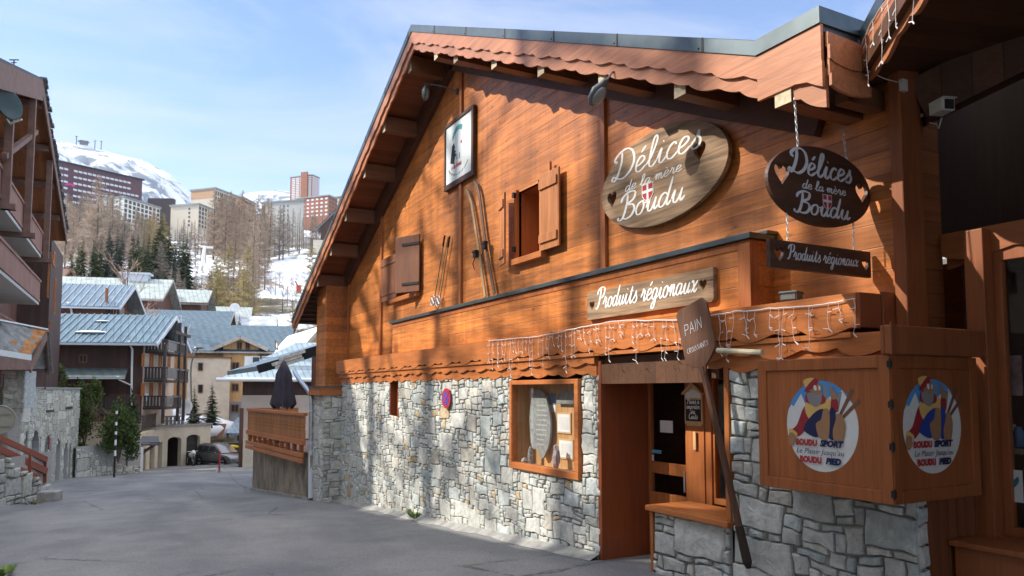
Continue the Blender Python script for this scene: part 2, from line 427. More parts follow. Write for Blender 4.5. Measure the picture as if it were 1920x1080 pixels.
def scallop(L, hh, per=.74, amp=.075, t0=0.):
    """lower outline of a carved board: long ogee lobe, small lobe, cusps between; list of (u, v) with v below 0"""
    out = []; n = max(8, int(L/per*22))
    for i in range(n+1):
        u = L*i/n; s = ((u+t0)/per) % 1.0
        if s < .60:
            q = s/.60; d = amp*(math.sin(math.pi*q**.72))
        else:
            q = (s-.60)/.40; d = amp*.42*math.sin(math.pi*q)
        out.append((u, -hh-d))
    return out
def carved(mb, L, hh, t, per=.74, amp=.075, t0=0, z=0., top=0.):
    """carved board in the local frame: from v=top to a scalloped lower edge at -hh"""
    b = scallop(L, hh, per, amp, t0)
    pts = b+[(L, top), (0, top)]
    mb.prism(pts, z-t, z)
XS, XD, XV = 4.941, 5.34, 4.49              # stone face, siding face, outer face of the verge boards
RY, RZ, RK = 12.17, 8.39, .4622             # ridge position, height, roof pitch
YN, YE, YL = 3.65, 4.22, 21.7               # near corner of the gable, kink of the right slope, left eave
def roofz(y): return RZ-RK*abs(y-RY)
# ---------------------------------------------------------------- the chalet with the shop
CH = thing('shop_chalet', 'large orange timber chalet with a grey stone ground floor and a gabled roof, shop inside', 'chalet', (XS, 9, 0))
mb = MB()                                    # stone ground floor, three runs
yL, yJ = 18.0, 7.07
ww = [onX(967.5, 719.5, XS), onX(1083.6, 895, XS), onX(732, 720, XS), onX(747, 782, XS)]
WY0, WY1, WZ0 = onX(1090.5, 898, XS).y, onX(961.5, 876, XS).y, 1.9+(onX(961.5, 875.5, XS).z-1.9)
WZ0 = .5*(onX(961.5, 875, XS).z+onX(1090.5, 898.5, XS).z); WZ1 = 2.045
SZ0 = -1.0; SZ1 = 2.10
mb.M = FA((XS, yL, SZ0))
masonry(mb, yL-yJ, SZ1-SZ0, .066, .050, 3, holes=((yL-WY1+.0, WZ0-SZ0, yL-WY0, 9), (yL-onX(732, 720, XS).y, onX(740, 783, XS).z-SZ0, yL-onX(747, 720, XS).y, 9)), tint=tint_gneiss, depth=.022, big=.26, flat=1)
DY1 = yJ; DY0 = onX(1369, 900, XS).y; SILLZ = onX(1300, 965, XS-.06).z; SY1 = onX(1227, 960, XS).y
mb.M = FA((XS, SY1, -.3)); masonry(mb, SY1-DY0, SILLZ-.06+.3, .085, .066, 12, tint=tint_gneiss, gap=.009, depth=.034, big=.6, flat=1)
RY0 = 3.29
mb.M = FA((XS, DY0-.03, -.3)); masonry(mb, DY0-.03-RY0, 2.4, .085, .066, 14, tint=tint_gneiss, gap=.009, depth=.034, big=.6, flat=1)
mb.M = FB((XS, RY0, -.3)); masonry(mb, .10, 2.4, .08, .07, 15, tint=tint_gneiss, depth=.02)
mb.M = FR((XS+.35, SY1+.0, -.3), (-1, 0, 0), (0, 0, 1)); masonry(mb, .35, SILLZ-.06+.3, .08, .07, 16, tint=tint_gneiss, depth=.01)
mb.build('stone_wall', [m_stone, m_mortar], CH)
mb = MB(); mb.M = FR((4.50, 18.0, -.95), (1, 0, 0), (0, 0, 1)); masonry(mb, .95, 2.75, .085, .066, 21, tint=tint_grey, depth=.03)
mb.M = FA((4.50, 19.0, -.95)); masonry(mb, 1.0, 2.75, .085, .066, 22, tint=tint_gneiss, depth=.02)
mb.build('stone_pier', [m_stone, m_mortar], CH)
mb = MB(); mb.box((4.52, 18.02, -1.1), (5.4, 18.98, 1.8)); mb.box((4.38, 17.93, 1.80), (5.4, 19.06, 1.98)); mb.build('pier_core', m_fascia, CH)
mb = MB(); mb.box((4.36, 17.9, 1.98), (5.4, 19.08, 2.02)); mb.build('pier_cap', m_metal, CH)
mb = MB(); mb.box((4.80, 19.1, -1.3), (5.38, 20.1, 4.62)); mb.build('corner_post', m_siding, CH, bevel=.01)
# siding: gable sheet with window openings, and the plain body of the house behind
U = {}
def rect(pa, pb, x): a = onX(*pa, x); b = onX(*pb, x); return (min(a.y, b.y), max(a.y, b.y), min(a.z, b.z), max(a.z, b.z))
wA = (onX(1021, 400, XD).y, onX(971, 400, XD).y, onX(995, 479, XD).z, onX(995, 350, XD).z)      # upper right window
wB = (onX(786, 500, XD).y, onX(740, 500, XD).y, onX(768, 552, XD).z, onX(768, 459, XD).z)       # upper left window
mb = MB(); mb.M = FA((XD, 0, 0))
out = [(-19.12, 2.3), (-YN, 2.3), (-YN, roofz(YE)-.24), (-YE, roofz(YE)-.24), (-RY, RZ-.26), (-19.12, roofz(19.12)-.24)]
def ho(w): return [(-w[1], w[2]), (-w[0], w[2]), (-w[0], w[3]), (-w[1], w[3])]
mb.prism(out, -.06, 0, [ho(wA), ho(wB)])
mb.build('siding', m_siding, CH)
mb = MB()
mb.box((XS+.03, 8.3, 0-1), (XS+.2, 17.95, 2.1)) if False else None
mb.box((5.39, 19.14, -1.4), (18, 19.2, 4.9)); mb.box((17.9, 3.6, -1), (18, 18.9, 5)); mb.box((5.42, 7.1, 2.12), (17.9, 18.9, 2.2))
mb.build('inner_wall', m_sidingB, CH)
mb = MB()                                   # battens
for px in (655, 715, 862, 1130):
    y = onX(px, 400, XD-.04).y
    mb = MB(); mb.box((XD-.045, y-.05, 2.4), (XD, y+.05, roofz(y)-.3)); mb.build('batten', m_post, CH, bevel=.006)
for w_, nm, mm in ((wA, 'upper_window', m_frame), (wB, 'upper_window', m_frame)):
    mb = MB(); d = .38
    mb.poly([(XD, w_[0], w_[2]), (XD, w_[1], w_[2]), (XD+d, w_[1], w_[2]), (XD+d, w_[0], w_[2])])
    mb.poly([(XD, w_[0], w_[3]), (XD+d, w_[0], w_[3]), (XD+d, w_[1], w_[3]), (XD, w_[1], w_[3])])
    mb.poly([(XD, w_[1], w_[2]), (XD, w_[1], w_[3]), (XD+d, w_[1], w_[3]), (XD+d, w_[1], w_[2])])
    mb.poly([(XD, w_[0], w_[2]), (XD+d, w_[0], w_[2]), (XD+d, w_[0], w_[3]), (XD, w_[0], w_[3])])
    mb.poly([(XD+d, w_[0], w_[2]), (XD+d, w_[1], w_[2]), (XD+d, w_[1], w_[3]), (XD+d, w_[0], w_[3])])
    for y in (w_[0], w_[1]): mb.box((XD-.05, y-.035, w_[2]), (XD+.002, y+.035, w_[3]+.03))
    wo_ = mb.build(nm, m_frame, CH)
    mb = MB(); mb.box((XD-.11, w_[0]-.08, w_[2]-.10), (XD-.002, w_[1]+.04, w_[2]-.01)); mb.build('sill', m_fascia, wo_, bevel=.006)
    if w_ is wA:                            # ledged shutters: right leaf folded on the wall, left leaf swung half open
        for side in (0, 1):
            mb = MB(); H = w_[3]-w_[2]+.06; Wd = .52 if side == 0 else .50
            if side == 0: mb.M = FA((XD-.07, w_[0]-.02, w_[2]-.02))
            else: mb.M = FR((XD-.05, w_[1]+.03, w_[2]-.02), (-.60, .80, 0), (0, 0, 1)) @ Matrix.Diagonal((1, 1, -1, 1))
            if side == 0:
                mb.prism([(0, 0), (Wd, 0), (Wd, H), (0, H)], 0, .03); b0 = .03
                mb.M = mb.M
                for v in (.10, H-.22): mb.box((.02, v, .031), (Wd-.03, v+.12, .055))
                mb.box((.22, H, -.02), (.27, H+.14, .02))
            else:
                mb.M = FR((XD-.05, w_[1]+.03, w_[2]-.02), (.18, .98, 0), (0, 0, 1)); mb.M = FR((XD-.06, w_[1]+.34, w_[2]-.06), (.34, -.94, 0), (0, 0, 1))
                mb.M = FA((XD-.10, w_[1]+.36, w_[2]-.06)) @ Matrix.Rotation(math.radians(-14), 4, 'Y')
                mb.prism([(0, 0), (.32, 0), (.32, H), (0, H)], 0, .03)
                for v in (.10, H-.22): mb.box((.02, v, .031), (.30, v+.12, .055))
            s_ = mb.build('shutter', m_shut, wo_, bevel=.004)
            for v in (.12, H-.14): mb = MB(); mb.box((XD-.09, (w_[0] if side == 0 else w_[1])-.03, w_[2]+v), (XD-.04, (w_[0] if side == 0 else w_[1])+.03, w_[2]+v+.07)); mb.build('hinge', m_iron, s_)
    else:
        H = w_[3]-w_[2]+.1; y1 = onX(718, 500, XD-.07).y; ym = onX(743, 500, XD-.1).y; y0 = onX(787, 500, XD-.16).y
        mb = MB(); mb.M = FA((XD-.08, y1, w_[2]-.02)); mb.prism([(0, 0), (y1-ym+.05, 0), (y1-ym+.05, H-.18), (0, H-.18)], 0, .035)
        for v in (.12, H-.36): mb.box((.0, v, .036), (y1-ym+.03, v+.05, .05))
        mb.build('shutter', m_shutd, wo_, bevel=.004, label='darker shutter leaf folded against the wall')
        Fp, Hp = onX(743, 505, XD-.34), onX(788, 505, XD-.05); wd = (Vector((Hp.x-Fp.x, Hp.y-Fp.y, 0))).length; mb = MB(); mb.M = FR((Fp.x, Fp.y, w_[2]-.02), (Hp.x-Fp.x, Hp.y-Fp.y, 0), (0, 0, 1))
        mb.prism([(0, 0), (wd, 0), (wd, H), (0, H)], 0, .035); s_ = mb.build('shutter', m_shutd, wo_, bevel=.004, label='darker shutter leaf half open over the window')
        M2_ = mb.M
        for v in (.14, H-.2): mb2 = MB(); mb2.M = M2_; mb2.box((wd*.3, v, .036), (wd, v+.05, .05)); mb2.build('hinge', m_iron, s_)
# parapet panel over the fascia shelf, with its metal capping
PX, PY0, PY1 = 5.041, 4.87, 14.62
mb = MB(); mb.box((PX, PY0, 2.5), (XD-.001, PY1, 3.27)); mb.build('parapet_panel', m_siding, CH, bevel=.006)
mb = MB(); mb.box((PX-.012, PY0-.012, 2.5), (PX+.10, PY0+.14, 3.268)); mb.box((PX-.01, PY0+.141, 3.19), (PX+.01, PY1, 3.268)); mb.build('parapet_trim', m_post, CH, bevel=.005)
mb = MB(); mb.box((PX-.05, PY0-.05, 3.272), (XD-.002, PY1+.06, 3.325)); mb.box((PX+.16, PY0-.06, 3.327), (XD-.002, PY0+.12, 3.36)); mb.build('parapet_capping', m_metal, CH, bevel=.004)
# carved fascia shelf over the stone wall: front board, shelf top, two carved boards under it
FX = 4.841
mb = MB(); mb.M = FA((FX, 18.2, 2.63)); carved(mb, 18.2-YN, .255, .05, .74, .062, z=0)
mb.build('fascia_board', m_fascia, CH, bevel=.004)
mb = MB(); mb.box((FX+.002, YN+.01, 2.575), (XD-.003, 18.19, 2.615)); mb.box((FX+.01, YN+.06, 2.30), (XS+.06, 18.1, 2.34)); mb.build('shelf_board', m_fascia, CH)
mb = MB(); mb.box((FX+.004, YN-.032, 2.37), (FX+.25, YN-.002, 2.63)); mb.box((FX+.255, YN-.045, 2.36), (XD-.02, YN-.015, 2.65)); mb.build('shelf_end_board', m_jamb, CH, bevel=.006)
mb = MB(); mb.M = FA((XS-.062, 18.05, 2.33)); carved(mb, 18.05-7.12, .10, .02, .66, .045, .2); mb.M = FA((XS-.030, 18.05, 2.30)); carved(mb, 18.05-7.12, .19, .025, .66, .045, .45)
mb.M = FA((XS-.07, 5.35, 2.33)); carved(mb, 5.35-3.3, .10, .03, .8, .07, .1); mb.M = FA((XS-.035, 5.35, 2.30)); carved(mb, 5.35-3.3, .17, .03, .8, .07, .5)
mb.build('carved_board', m_fascia, CH, bevel=.003)
# roof: two slopes, level cap at the near end, soffit, purlins, carved bargeboards
mb = MB(); XB = 18.5
def slab(mb, ya, za, yb, zb, x0, x1, t, up=0.):
    p = [(x0, ya, za), (x1, ya, za), (x1, yb, zb), (x0, yb, zb)]
    i = [mb.V(q) for q in p]; j = [mb.V((q[0], q[1], q[2]-t)) for q in p]
    mb.F(i); mb.F(j[::-1])
    for k in range(4): mb.F((i[(k+1) % 4], i[k], j[k], j[(k+1) % 4]))
slab(mb, YE, roofz(YE)-.03, RY, RZ-.03, XV+.02, XB, .14); slab(mb, RY, RZ-.03, YL, roofz(YL)-.03, XV+.02, XB, .14)
slab(mb, 3.62, roofz(YE)-.03, YE, roofz(YE)-.03, XV+.02, XB, .14)
mb.build('roof', m_rooft, CH)
mb = MB()
slab(mb, YE+.01, roofz(YE)-.175, RY, RZ-.175, XV+.06, XB, .03); slab(mb, RY, RZ-.175, YL-1.6, roofz(YL-1.6)-.175, XV+.06, XB, .03)
slab(mb, 3.66, roofz(YE)-.175, YE+.01, roofz(YE)-.175, XV+.06, XB, .03)
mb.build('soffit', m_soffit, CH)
mb = MB()
for k in range(7):
    y = YL-.12-k*.22; mb.bar((XV+.06, y, roofz(y)-.19), (5.6, y, roofz(y)-.19), .11, .03)
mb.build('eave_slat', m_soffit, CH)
mb = MB(); C_ = .125
for (ya, yb) in ((YE, RY), (RY, YL+.05)):
    za, zb = roofz(ya), roofz(yb)
    for x0, x1, t in ((XV-.015, XV+.03, C_),):
        p = [(ya, za), (yb, zb), (yb, zb-t), (ya, za-t)]
        a = [mb.V((x0, y, z)) for y, z in p]; b = [mb.V((x1, y, z)) for y, z in p]
        mb.F(a[::-1] if ya < yb else a); mb.F(b)
        for k in range(4): mb.F((a[k], a[(k+1) % 4], b[(k+1) % 4], b[k]))
    a = [(XV-.015, ya, za+.003), (XV+.3, ya, za+.003), (XV+.3, yb, zb+.003), (XV-.015, yb, zb+.003)]; mb.poly(a)
z0 = roofz(YE)
mb.box((XV-.015, 3.60, z0-C_), (XV+.03, YE, z0+.003)); mb.box((XV+.03, 3.60, z0-C_), (5.0, 3.62, z0+.003)); mb.box((XV+.03, 3.62, z0-.004), (5.0, YE, z0+.003))
vf = mb.build('verge_flashing', m_metal, CH)
mb = MB()
for k in range(14):
    y = YE+.6+k*1.25; z = roofz(y); mb.box((XV-.019, y-.012, z-C_-.0), (XV-.0155, y+.012, z+.004)); mb.ball((XV-.016, y+.05, z-C_*.6), .009, 6, 4)
mb.build('flashing_seam', m_iron, vf)
def verge(ya, yb, sgn, up):
    """two carved boards below the flashing on one slope, drawn in a sheared frame so the cuts follow the slope"""
    L = abs(yb-ya)
    for hh, z, top, t0, m_ in ((.30, .0, .12, 0., 0), (.43, -.035, .17, .33, 0)):
        mb = MB()
        # local frame: u along -Y (towards camera), v up; shear by the slope
        S = Matrix.Identity(4); S[1][0] = sgn*RK
        mb.M = FA((XV+z*-1, yb, roofz(yb))) @ S
        b = scallop(L, hh, .62, .042, t0)
        mb.prism(b+[(L, -top), (0, -top)], -.03, 0)
        mb.build('bargeboard', m_verge, CH, bevel=.003)
verge(RY, YL, 1, 1); verge(3.60, RY, -1, 1)
mb = MB(); mb.box((XV+.001, 3.605, z0-.60+.1), (XV+.03, YE, z0-C_)) ; mb.M = None
for k, (za, zb) in enumerate(((z0-.19, z0-.30), (z0-.29, z0-.40), (z0-.39, z0-.52), (z0-.51, z0-.60))):
    mb.M = FB((XV+.02, 3.60-.012*(k % 2)-.004*k, za)); pts = [(.02, 0), (.46, -.02), (.46, zb-za-.01)]+[(.46-.44*q/8, zb-za-.01-.03*math.sin(math.pi*q/8)) for q in range(1, 8)]+[(.02, zb-za)]
    mb.prism([(p[0], p[1]) for p in pts][::-1], 0, .025)
mb.M = None
mb.build('bargeboard', m_verge, CH, bevel=.003, label='stacked carved boards closing the near end of the roof')
purl = [(597, 524), (622, 467), (650, 396), (685, 321), (722, 236), (770, 160)]
purl2 = [(820, 103), (857, 106), (929, 118), (1017, 127), (1133, 142), (1278, 160)]
def purlin(y, zt, xe):
    mb = MB(); mb.box((xe, y-.08, zt-.30), (XD+.3, y+.08, zt)); o = mb.build('purlin', m_beamx, CH, bevel=.006)
    mb = MB(); mb.box((xe-.004, y-.079, zt-.299), (xe-.0005, y+.079, zt-.001)); mb.build('purlin_end', m_endgrain, o)
for k, p in enumerate(purl):
    y = onX(*p, XV+.12).y; purlin(y, roofz(y)-.215-.075*RK-.0, XV+.10)
for k, p in enumerate(purl2):
    y = onX(*p, XV+.12).y; purlin(y, roofz(y)-.215-.075*RK, XV+.10)
purlin(3.98, z0-.31, XV+.02)
mb = MB(); mb.box((4.9, 3.70, z0-.60), (XD, 3.82, z0-.44)); mb.build('purlin', m_beamx, CH, bevel=.006)
for p in ((880, 128), (905, 140)):
    pass
mb = MB()                                   # rafter board along the wall top
for ya, yb in ((YE, RY-.02), (RY+.02, 19.0)):
    mb.bar((XD-.05, ya, roofz(ya)-.43), (XD-.05, yb, roofz(yb)-.43), .09, .44)
mb.build('wall_plate', wood('dark wall plate', (.10, .038, .02), gax=1, rough=.6), CH)
# ---------------------------------------------------------------- shop entrance
DX = 5.58
def ax(px, x): return onX(px, 700, x).y          # y on a street-parallel plane
def az(py, px, x): return onX(px, py, x).z
mb = MB()
mb.box((XS-.02, yJ-.02, -.2), (DX+.05, yJ+.05, 2.25)); mb.build('door_jamb', m_jamb, CH, bevel=.006)
mb = MB(); mb.box((XS+.02, 5.2, 2.02), (DX+.3, yJ-.022, 2.28)); mb.box((XS-.015, 5.32, 1.98), (XS+.02, yJ-.022, 2.2)); mb.build('door_lintel', m_soffit2, CH)
mb = MB(); mb.box((XS-.03, DY0-.028, SILLZ+.005), (DX, DY0+.03, 2.2)); mb.build('door_jamb', m_frame, CH, bevel=.005)
mb = MB(); mb.box((XS-.028, SY1+.002, -.25), (XS+.05, SY1+.035, SILLZ-.07)); mb.build('edge_board', m_frame, CH, bevel=.005)
mb = MB(); mb.box((XS-.075, DY0-.03, SILLZ-.055), (DX-.12, SY1+.06, SILLZ)); mb.build('counter_sill', m_fascia, CH, bevel=.008)
def pq(mb, x, y0, y1, z0, z1): mb.poly([(x, y1, z0), (x, y0, z0), (x, y0, z1), (x, y1, z1)])   # thin street-facing glass
# door leaf with two panes, post and sidelight
d0, d1 = ax(1291, DX), yJ-.03
zl = {k: az(k, 1250, DX) for k in (700, 868, 890, 926)}
mb = MB()
mb.box((DX, d1-.05, -.1), (DX+.05, d1, 2.02)); mb.box((DX, d0, -.1), (DX+.05, d0+.07, 2.02))
mb.box((DX+.002, d0+.07, zl[890]), (DX+.048, d1-.05, zl[868])); mb.box((DX+.002, d0+.07, -.1), (DX+.048, d1-.05, zl[926])); mb.box((DX+.002, d0+.07, zl[700]), (DX+.048, d1-.05, 2.02))
for k in range(2):
    a, b = (-.02, zl[926]-.12) if k == 0 else (-.02, .0)
    if b > a: mb.box((DX-.008, d0+.12, a), (DX, d1-.1, b))
dr = mb.build('door', m_frame, CH, bevel=.005)
mb = MB(); pq(mb, DX+.02, d0+.06, d1-.04, zl[868], zl[700]); pq(mb, DX+.02, d0+.06, d1-.04, zl[926], zl[890]); mb.build('pane', m_pane, dr)
mb = MB(); mb.tube([(DX-.05, d0+.035, .80), (DX-.05, d0+.035, 1.02)], .012); mb.tube([(DX-.05, d0+.035, .91), (DX, d0+.035, .91)], .01); mb.build('handle', m_steel, dr)
p0, p1 = ax(1331, DX-.06), d0-.004
mb = MB(); mb.box((DX-.06, p0, -.2), (DX+.06, p1, 2.02)); mb.box((DX-.075, p0+.09, .1), (DX-.06, p0+.10, 2.0)); mb.build('door_post', m_frame, CH, bevel=.006)
mb = MB(); mb.box((DX-.04, DY0+.03, SILLZ), (DX+.02, p0-.002, SILLZ+.06)); mb.box((DX-.04, DY0+.03, SILLZ+.06), (DX+.02, DY0+.09, 2.02)); mb.box((DX-.04, p0-.03, SILLZ+.06), (DX+.02, p0-.002, 2.02)); fr = mb.build('side_window', m_frame, CH)
mb = MB(); pq(mb, DX-.01, DY0+.08, p0-.02, SILLZ+.05, 2.03); mb.build('pane', m_pane, fr)
mb = MB()
mb.box((DX+.9, 4.2, -.2), (DX+.95, 8.0, 2.3)); mb.box((DX+.06, 4.2, 2.3), (DX+.9, 8, 2.35)); mb.box((DX+.1, 8, -.2), (DX+.9, 8.05, 2.3)); mb.box((DX+.06, 4.2, -.25), (DX+.9, 8, -.2)); mb.box((DX+.06, 4.15, -.2), (DX+.9, 4.2, 2.3))
mb.build('inner_wall', m_room, CH)
# ---------------------------------------------------------------- display window in the stone wall
m_pine = wood('pale pine lining', (.62, .36, .16), plank=.16, pax=1, gax=2, rough=.5, var=.25)
mb = MB(); y0, y1, z0_, z1_ = WY0, WY1, WZ0, WZ1; t = .075
xo = XS-.055
mb.box((xo, y0-.01, z0_), (XS+.05, y0+t, z1_)); mb.box((xo, y1-t*.8, z0_), (XS+.05, y1+.01, z1_)); mb.box((xo-.002, y0-.012, z0_-.01), (XS+.05, y1+.012, z0_+t)); mb.box((xo, y0+t, z1_-.06), (XS+.05, y1-t*.8, z1_))
dw = mb.build('display_window', m_fascia, CH, bevel=.006)
xb = XS+.24
mb = MB(); mb.box((xb, y0, z0_), (xb+.03, y1, z1_)); mb.box((XS+.05, y0+.0, z0_+.03), (xb, y0+.02, z1_)); mb.box((XS+.05, y1-.02, z0_+.03), (xb, y1, z1_)); mb.box((XS+.05, y0, z1_-.03), (xb, y1, z1_)); mb.box((XS+.05, y0, z0_+.0), (xb, y1, z0_+.045)); mb.build('niche', m_pine, dw)
mb = MB(); pq(mb, XS-.02, y0+t-.01, y1-t*.8+.01, z0_+t-.01, z1_-.05); mb.build('pane', m_pane, dw)
def onD(px, py, x=None): return onX(px, py, (xb-.005) if x is None else x)
m_slate = plain('carved slate', (.26, .28, .27), .75, .3, 14, bump=.5)
m_paper = plain('white paper', (.78, .78, .76), .7, .04, 3)
m_print = plain('grey print', (.35, .35, .36), .8, .1, 5)
m_pinef = wood('pale frame wood', (.68, .44, .22), gax=2, rough=.5, var=.15)
# tall carved slab of slate with worn lettering
pts = [(1011, 731), (1022, 742), (1030, 775), (1032, 800), (1029, 832), (1020, 856), (1014, 858), (1008, 843), (997, 838), (993, 800), (993, 775), (997, 745), (1003, 733)]
xs_ = XS+.16
P2 = [onX(a, b, xs_) for a, b in pts]; c0 = P2[0]
mb = MB(); mb.M = FA((xs_, c0.y, c0.z)); q = sm([(c0.y-p.y, p.z-c0.z, 0) for p in P2], 4, True); mb.prism([(p.x, p.y) for p in q][::-1], -.03, 0)
ss = mb.build('slate_slab', m_slate, label='tall pointed slab of grey slate standing in the display window', cat='slate', bevel=.004)
mb = MB(); mb.M = FA((xs_, c0.y, c0.z))
RD.seed(5)
for k in range(9):
    v = -.22-.065*k; u = -.085+.01*math.sin(k)
    while u < .16-(.06 if k > 6 else 0):
        w_ = RD.uniform(.012, .035); mb.box((u+.02, v, .0005), (u+.02+w_, v+.02, .002)); u += w_+.012
mb.build('lettering', plain('worn chalk lettering', (.5, .5, .48), .8), ss)
def plate(name, pa, pb, x, mat, label, cat, t=.012, frame=None, inner=None):
    a = onX(*pa, x); b = onX(*pb, x); y0, y1 = sorted((a.y, b.y)); z0, z1 = sorted((a.z, b.z))
    mb = MB(); mb.box((x-t, y0, z0), (x-.001, y1, z1)); o = mb.build(name, frame or mat, label=label, cat=cat)
    if frame:
        mb = MB(); f = .02; mb.box((x-t-.002, y0+f, z0+f), (x-t-.0005, y1-f, z1-f)); s = mb.build('sheet', mat, o)
        mb = MB()
        for k in range(12):
            z = z1-.06-k*(z1-z0-.1)/12.5; mb.box((x-t-.0032, y0+f+.02, z-.006), (x-t-.0022, y1-f-.03-.04*RD.random(), z))
        mb.build('print', plain('pale printed lines', (.6, .6, .6), .8), s)
    return o
plate('framed_notice', (1046, 773), (1072, 814), xb, m_paper, 'white notice in a pale frame, upper one in the display window', 'notice', .015, m_pinef)
plate('framed_notice', (1049, 822), (1077, 863), xb, m_paper, 'greyish notice in a pale frame, lower one in the display window', 'notice', .015, m_pinef)
plate('postcard', (1031, 737), (1042, 758), xb, plain('blue picture', (.10, .22, .42), .5, .5, 30), 'small blue picture card beside the slate slab', 'postcard', .004)
plate('paper_slip', (1031, 759), (1042, 773), xb, m_paper, 'white slip of paper under the blue picture card', 'paper', .004)
plate('paper_strip', (1077, 785), (1082, 823), xb, m_paper, 'narrow white paper strip at the right edge of the display window', 'paper', .004)
a = onX(1046, 757, xb-.03); b = onX(1083, 731, xb-.03)
mb = MB(); mb.M = FA((xb-.03, a.y, a.z)); w_ = a.y-b.y; h_ = b.z-a.z; mb.prism([(0, 0), (w_, .0), (w_, h_), (w_*.5, h_*.97), (w_*.12, h_*.8), (0, h_*.3)], 0, .025); mb.build('slate_plaque', m_slate, label='broad grey slate plaque hung in the upper corner of the display window', cat='slate', bevel=.004)
def pebble(name, px, py, s, label, sq, seed, mat):
    p = onX(px, py, XS+.09); z = WZ0+.045; r = random.Random(seed); mb = MB(); mb.smooth = False
    mb.ball((p.x, p.y, z+s*sq[2]), s, 8, 6, sq); mb.v = [v+Vector((r.uniform(-1, 1), r.uniform(-1, 1), r.uniform(-.3, 1)))*s*.13 if v.z > z+.01 else v for v in mb.v]
    mb.build(name, mat, label=label, cat='stone')
pebble('banded_stone', 994, 850, .085, 'upright banded stone on the floor of the display window', (.4, .5, 1.5), 2, plain('banded rock', (.30, .29, .28), .8, .5, 25, bump=.4))
pebble('round_stone', 984, 860, .055, 'small round stone heap at the left end of the display window', (1, .9, .8), 4, plain('grey pebble', (.42, .41, .38), .8, .3, 25))
pebble('violet_stone', 1043, 862, .10, 'pointed violet grey stone on the floor of the display window', (.45, .6, 1.6), 8, plain('violet rock', (.36, .31, .33), .8, .35, 20, bump=.4))
# slot window
mb = MB(); y0, y1 = onX(746.5, 740, XS).y, onX(732, 740, XS).y; z0_, z1_ = az(782, 740, XS), 2.1
mb.box((XS+.12, y0, z0_), (XS+.14, y1, z1_)); mb.box((XS-.01, y0-.02, z0_-.04), (XS+.12, y1+.02, z0_)); mb.box((XS-.0, y1, z0_), (XS+.12, y1+.02, z1_)); mb.box((XS, y0-.02, z0_), (XS+.12, y0, z1_)); mb.build('slot_window', m_jamb, CH)
# ---------------------------------------------------------------- corner shutters with painted emblems
BX, BY0, BY1 = 4.565, 3.2, 4.36
BZ0, BZ1 = 1.150, 2.140
mb = MB(); mb.box((BX+.02, BY0+.02, BZ0+.01), (XS+.4, BY1-.01, BZ1-.01)); mb.build('counter_box', m_jamb, CH)
def leaf(M, W, H, mat, name):
    mb = MB(); mb.M = M; t = .045; f = .085
    mb.box((0, 0, -.03), (f, H, 0)); mb.box((W-f, 0, -.03), (W, H, 0)); mb.box((f, 0, -.03), (W-f, f, 0)); mb.box((f, H-f, -.03), (W-f, H, 0)); mb.box((f, f, -.03), (W-f, H-f, -.014))
    o = mb.build(name, mat, CH, bevel=.004)
    return o
MA = FA((BX, BY1, BZ0)); MBb = FB((BX+.012, BY0, BZ0))
WA, WB_, HB = BY1-BY0-.006, onY(1836, 800, BY0).x-BX-.012, BZ1-BZ0
la = leaf(MA, WA, HB, m_panel, 'shutter_panel'); lb = leaf(MBb, WB_, HB, m_panelx, 'shutter_panel')
for v in (.07, .38, .66, .93):
    mb = MB()
    mb.tube([(BX-.004, BY0-.006, BZ0+v-.035), (BX-.004, BY0-.006, BZ0+v+.035)], .008, 8)
    mb.box((BX-.006, BY0+.004, BZ0+v-.022), (BX-.001, BY0+.018, BZ0+v+.022)); mb.box((BX+.01, BY0-.005, BZ0+v-.022), (BX+.022, BY0-.0012, BZ0+v+.022))
    mb.build('hinge', m_iron, CH)
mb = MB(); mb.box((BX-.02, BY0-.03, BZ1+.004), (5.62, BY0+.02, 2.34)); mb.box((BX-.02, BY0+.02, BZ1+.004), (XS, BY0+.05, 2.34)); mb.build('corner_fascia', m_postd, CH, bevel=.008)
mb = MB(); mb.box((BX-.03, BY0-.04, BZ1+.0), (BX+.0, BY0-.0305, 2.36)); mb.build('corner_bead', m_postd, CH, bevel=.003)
# wall facing the camera, post, recessed shop window, dark balcony over it
mb = MB(); mb.box((XS+.1, RY0+.002, -.4), (5.74, RY0+.05, 2.1)); mb.build('boarding', m_darkboard, CH)
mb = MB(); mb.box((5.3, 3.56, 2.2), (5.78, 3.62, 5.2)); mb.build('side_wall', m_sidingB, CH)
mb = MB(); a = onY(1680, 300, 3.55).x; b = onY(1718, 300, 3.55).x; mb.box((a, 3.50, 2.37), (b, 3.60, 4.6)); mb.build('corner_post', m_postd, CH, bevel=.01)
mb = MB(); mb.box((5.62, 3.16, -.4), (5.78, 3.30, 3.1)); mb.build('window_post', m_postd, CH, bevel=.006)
# knee brace between corner and post, catching the light
mb = MB(); mb.M = FA((XD-.02, 3.66, 2.65)); mb.prism([(0, 0), (.10, 0), (.10, .16), (.02, .30), (-.02, .30), (0, .12)], 0, .02); mb.build('corner_bracket', m_post, CH)
SX = 5.75
YF = -9.0                                   # shop front past the viewpoint: unseen run added to cut sky light
mb = MB(); mb.box((SX, YF, -.3), (SX+.06, 3.16, .86)); mb.box((SX-.01, YF, .86), (SX+.07, 3.16, .92)); mb.box((SX, YF, 2.86), (SX+.06, 3.16, 3.0)); mb.box((SX, 1.6, .92), (SX+.06, 1.7, 2.86)); mb.box((SX, YF, .92), (SX+.06, .2, 2.86)); mb.box((SX-.012, 3.10, .92), (SX+.05, 3.16, 2.86)); sw = mb.build('shop_window', m_postd, CH, bevel=.005)
mb = MB(); pq(mb, SX+.03, .2, 3.1, .92, 2.86); mb.build('pane', m_pane, sw)
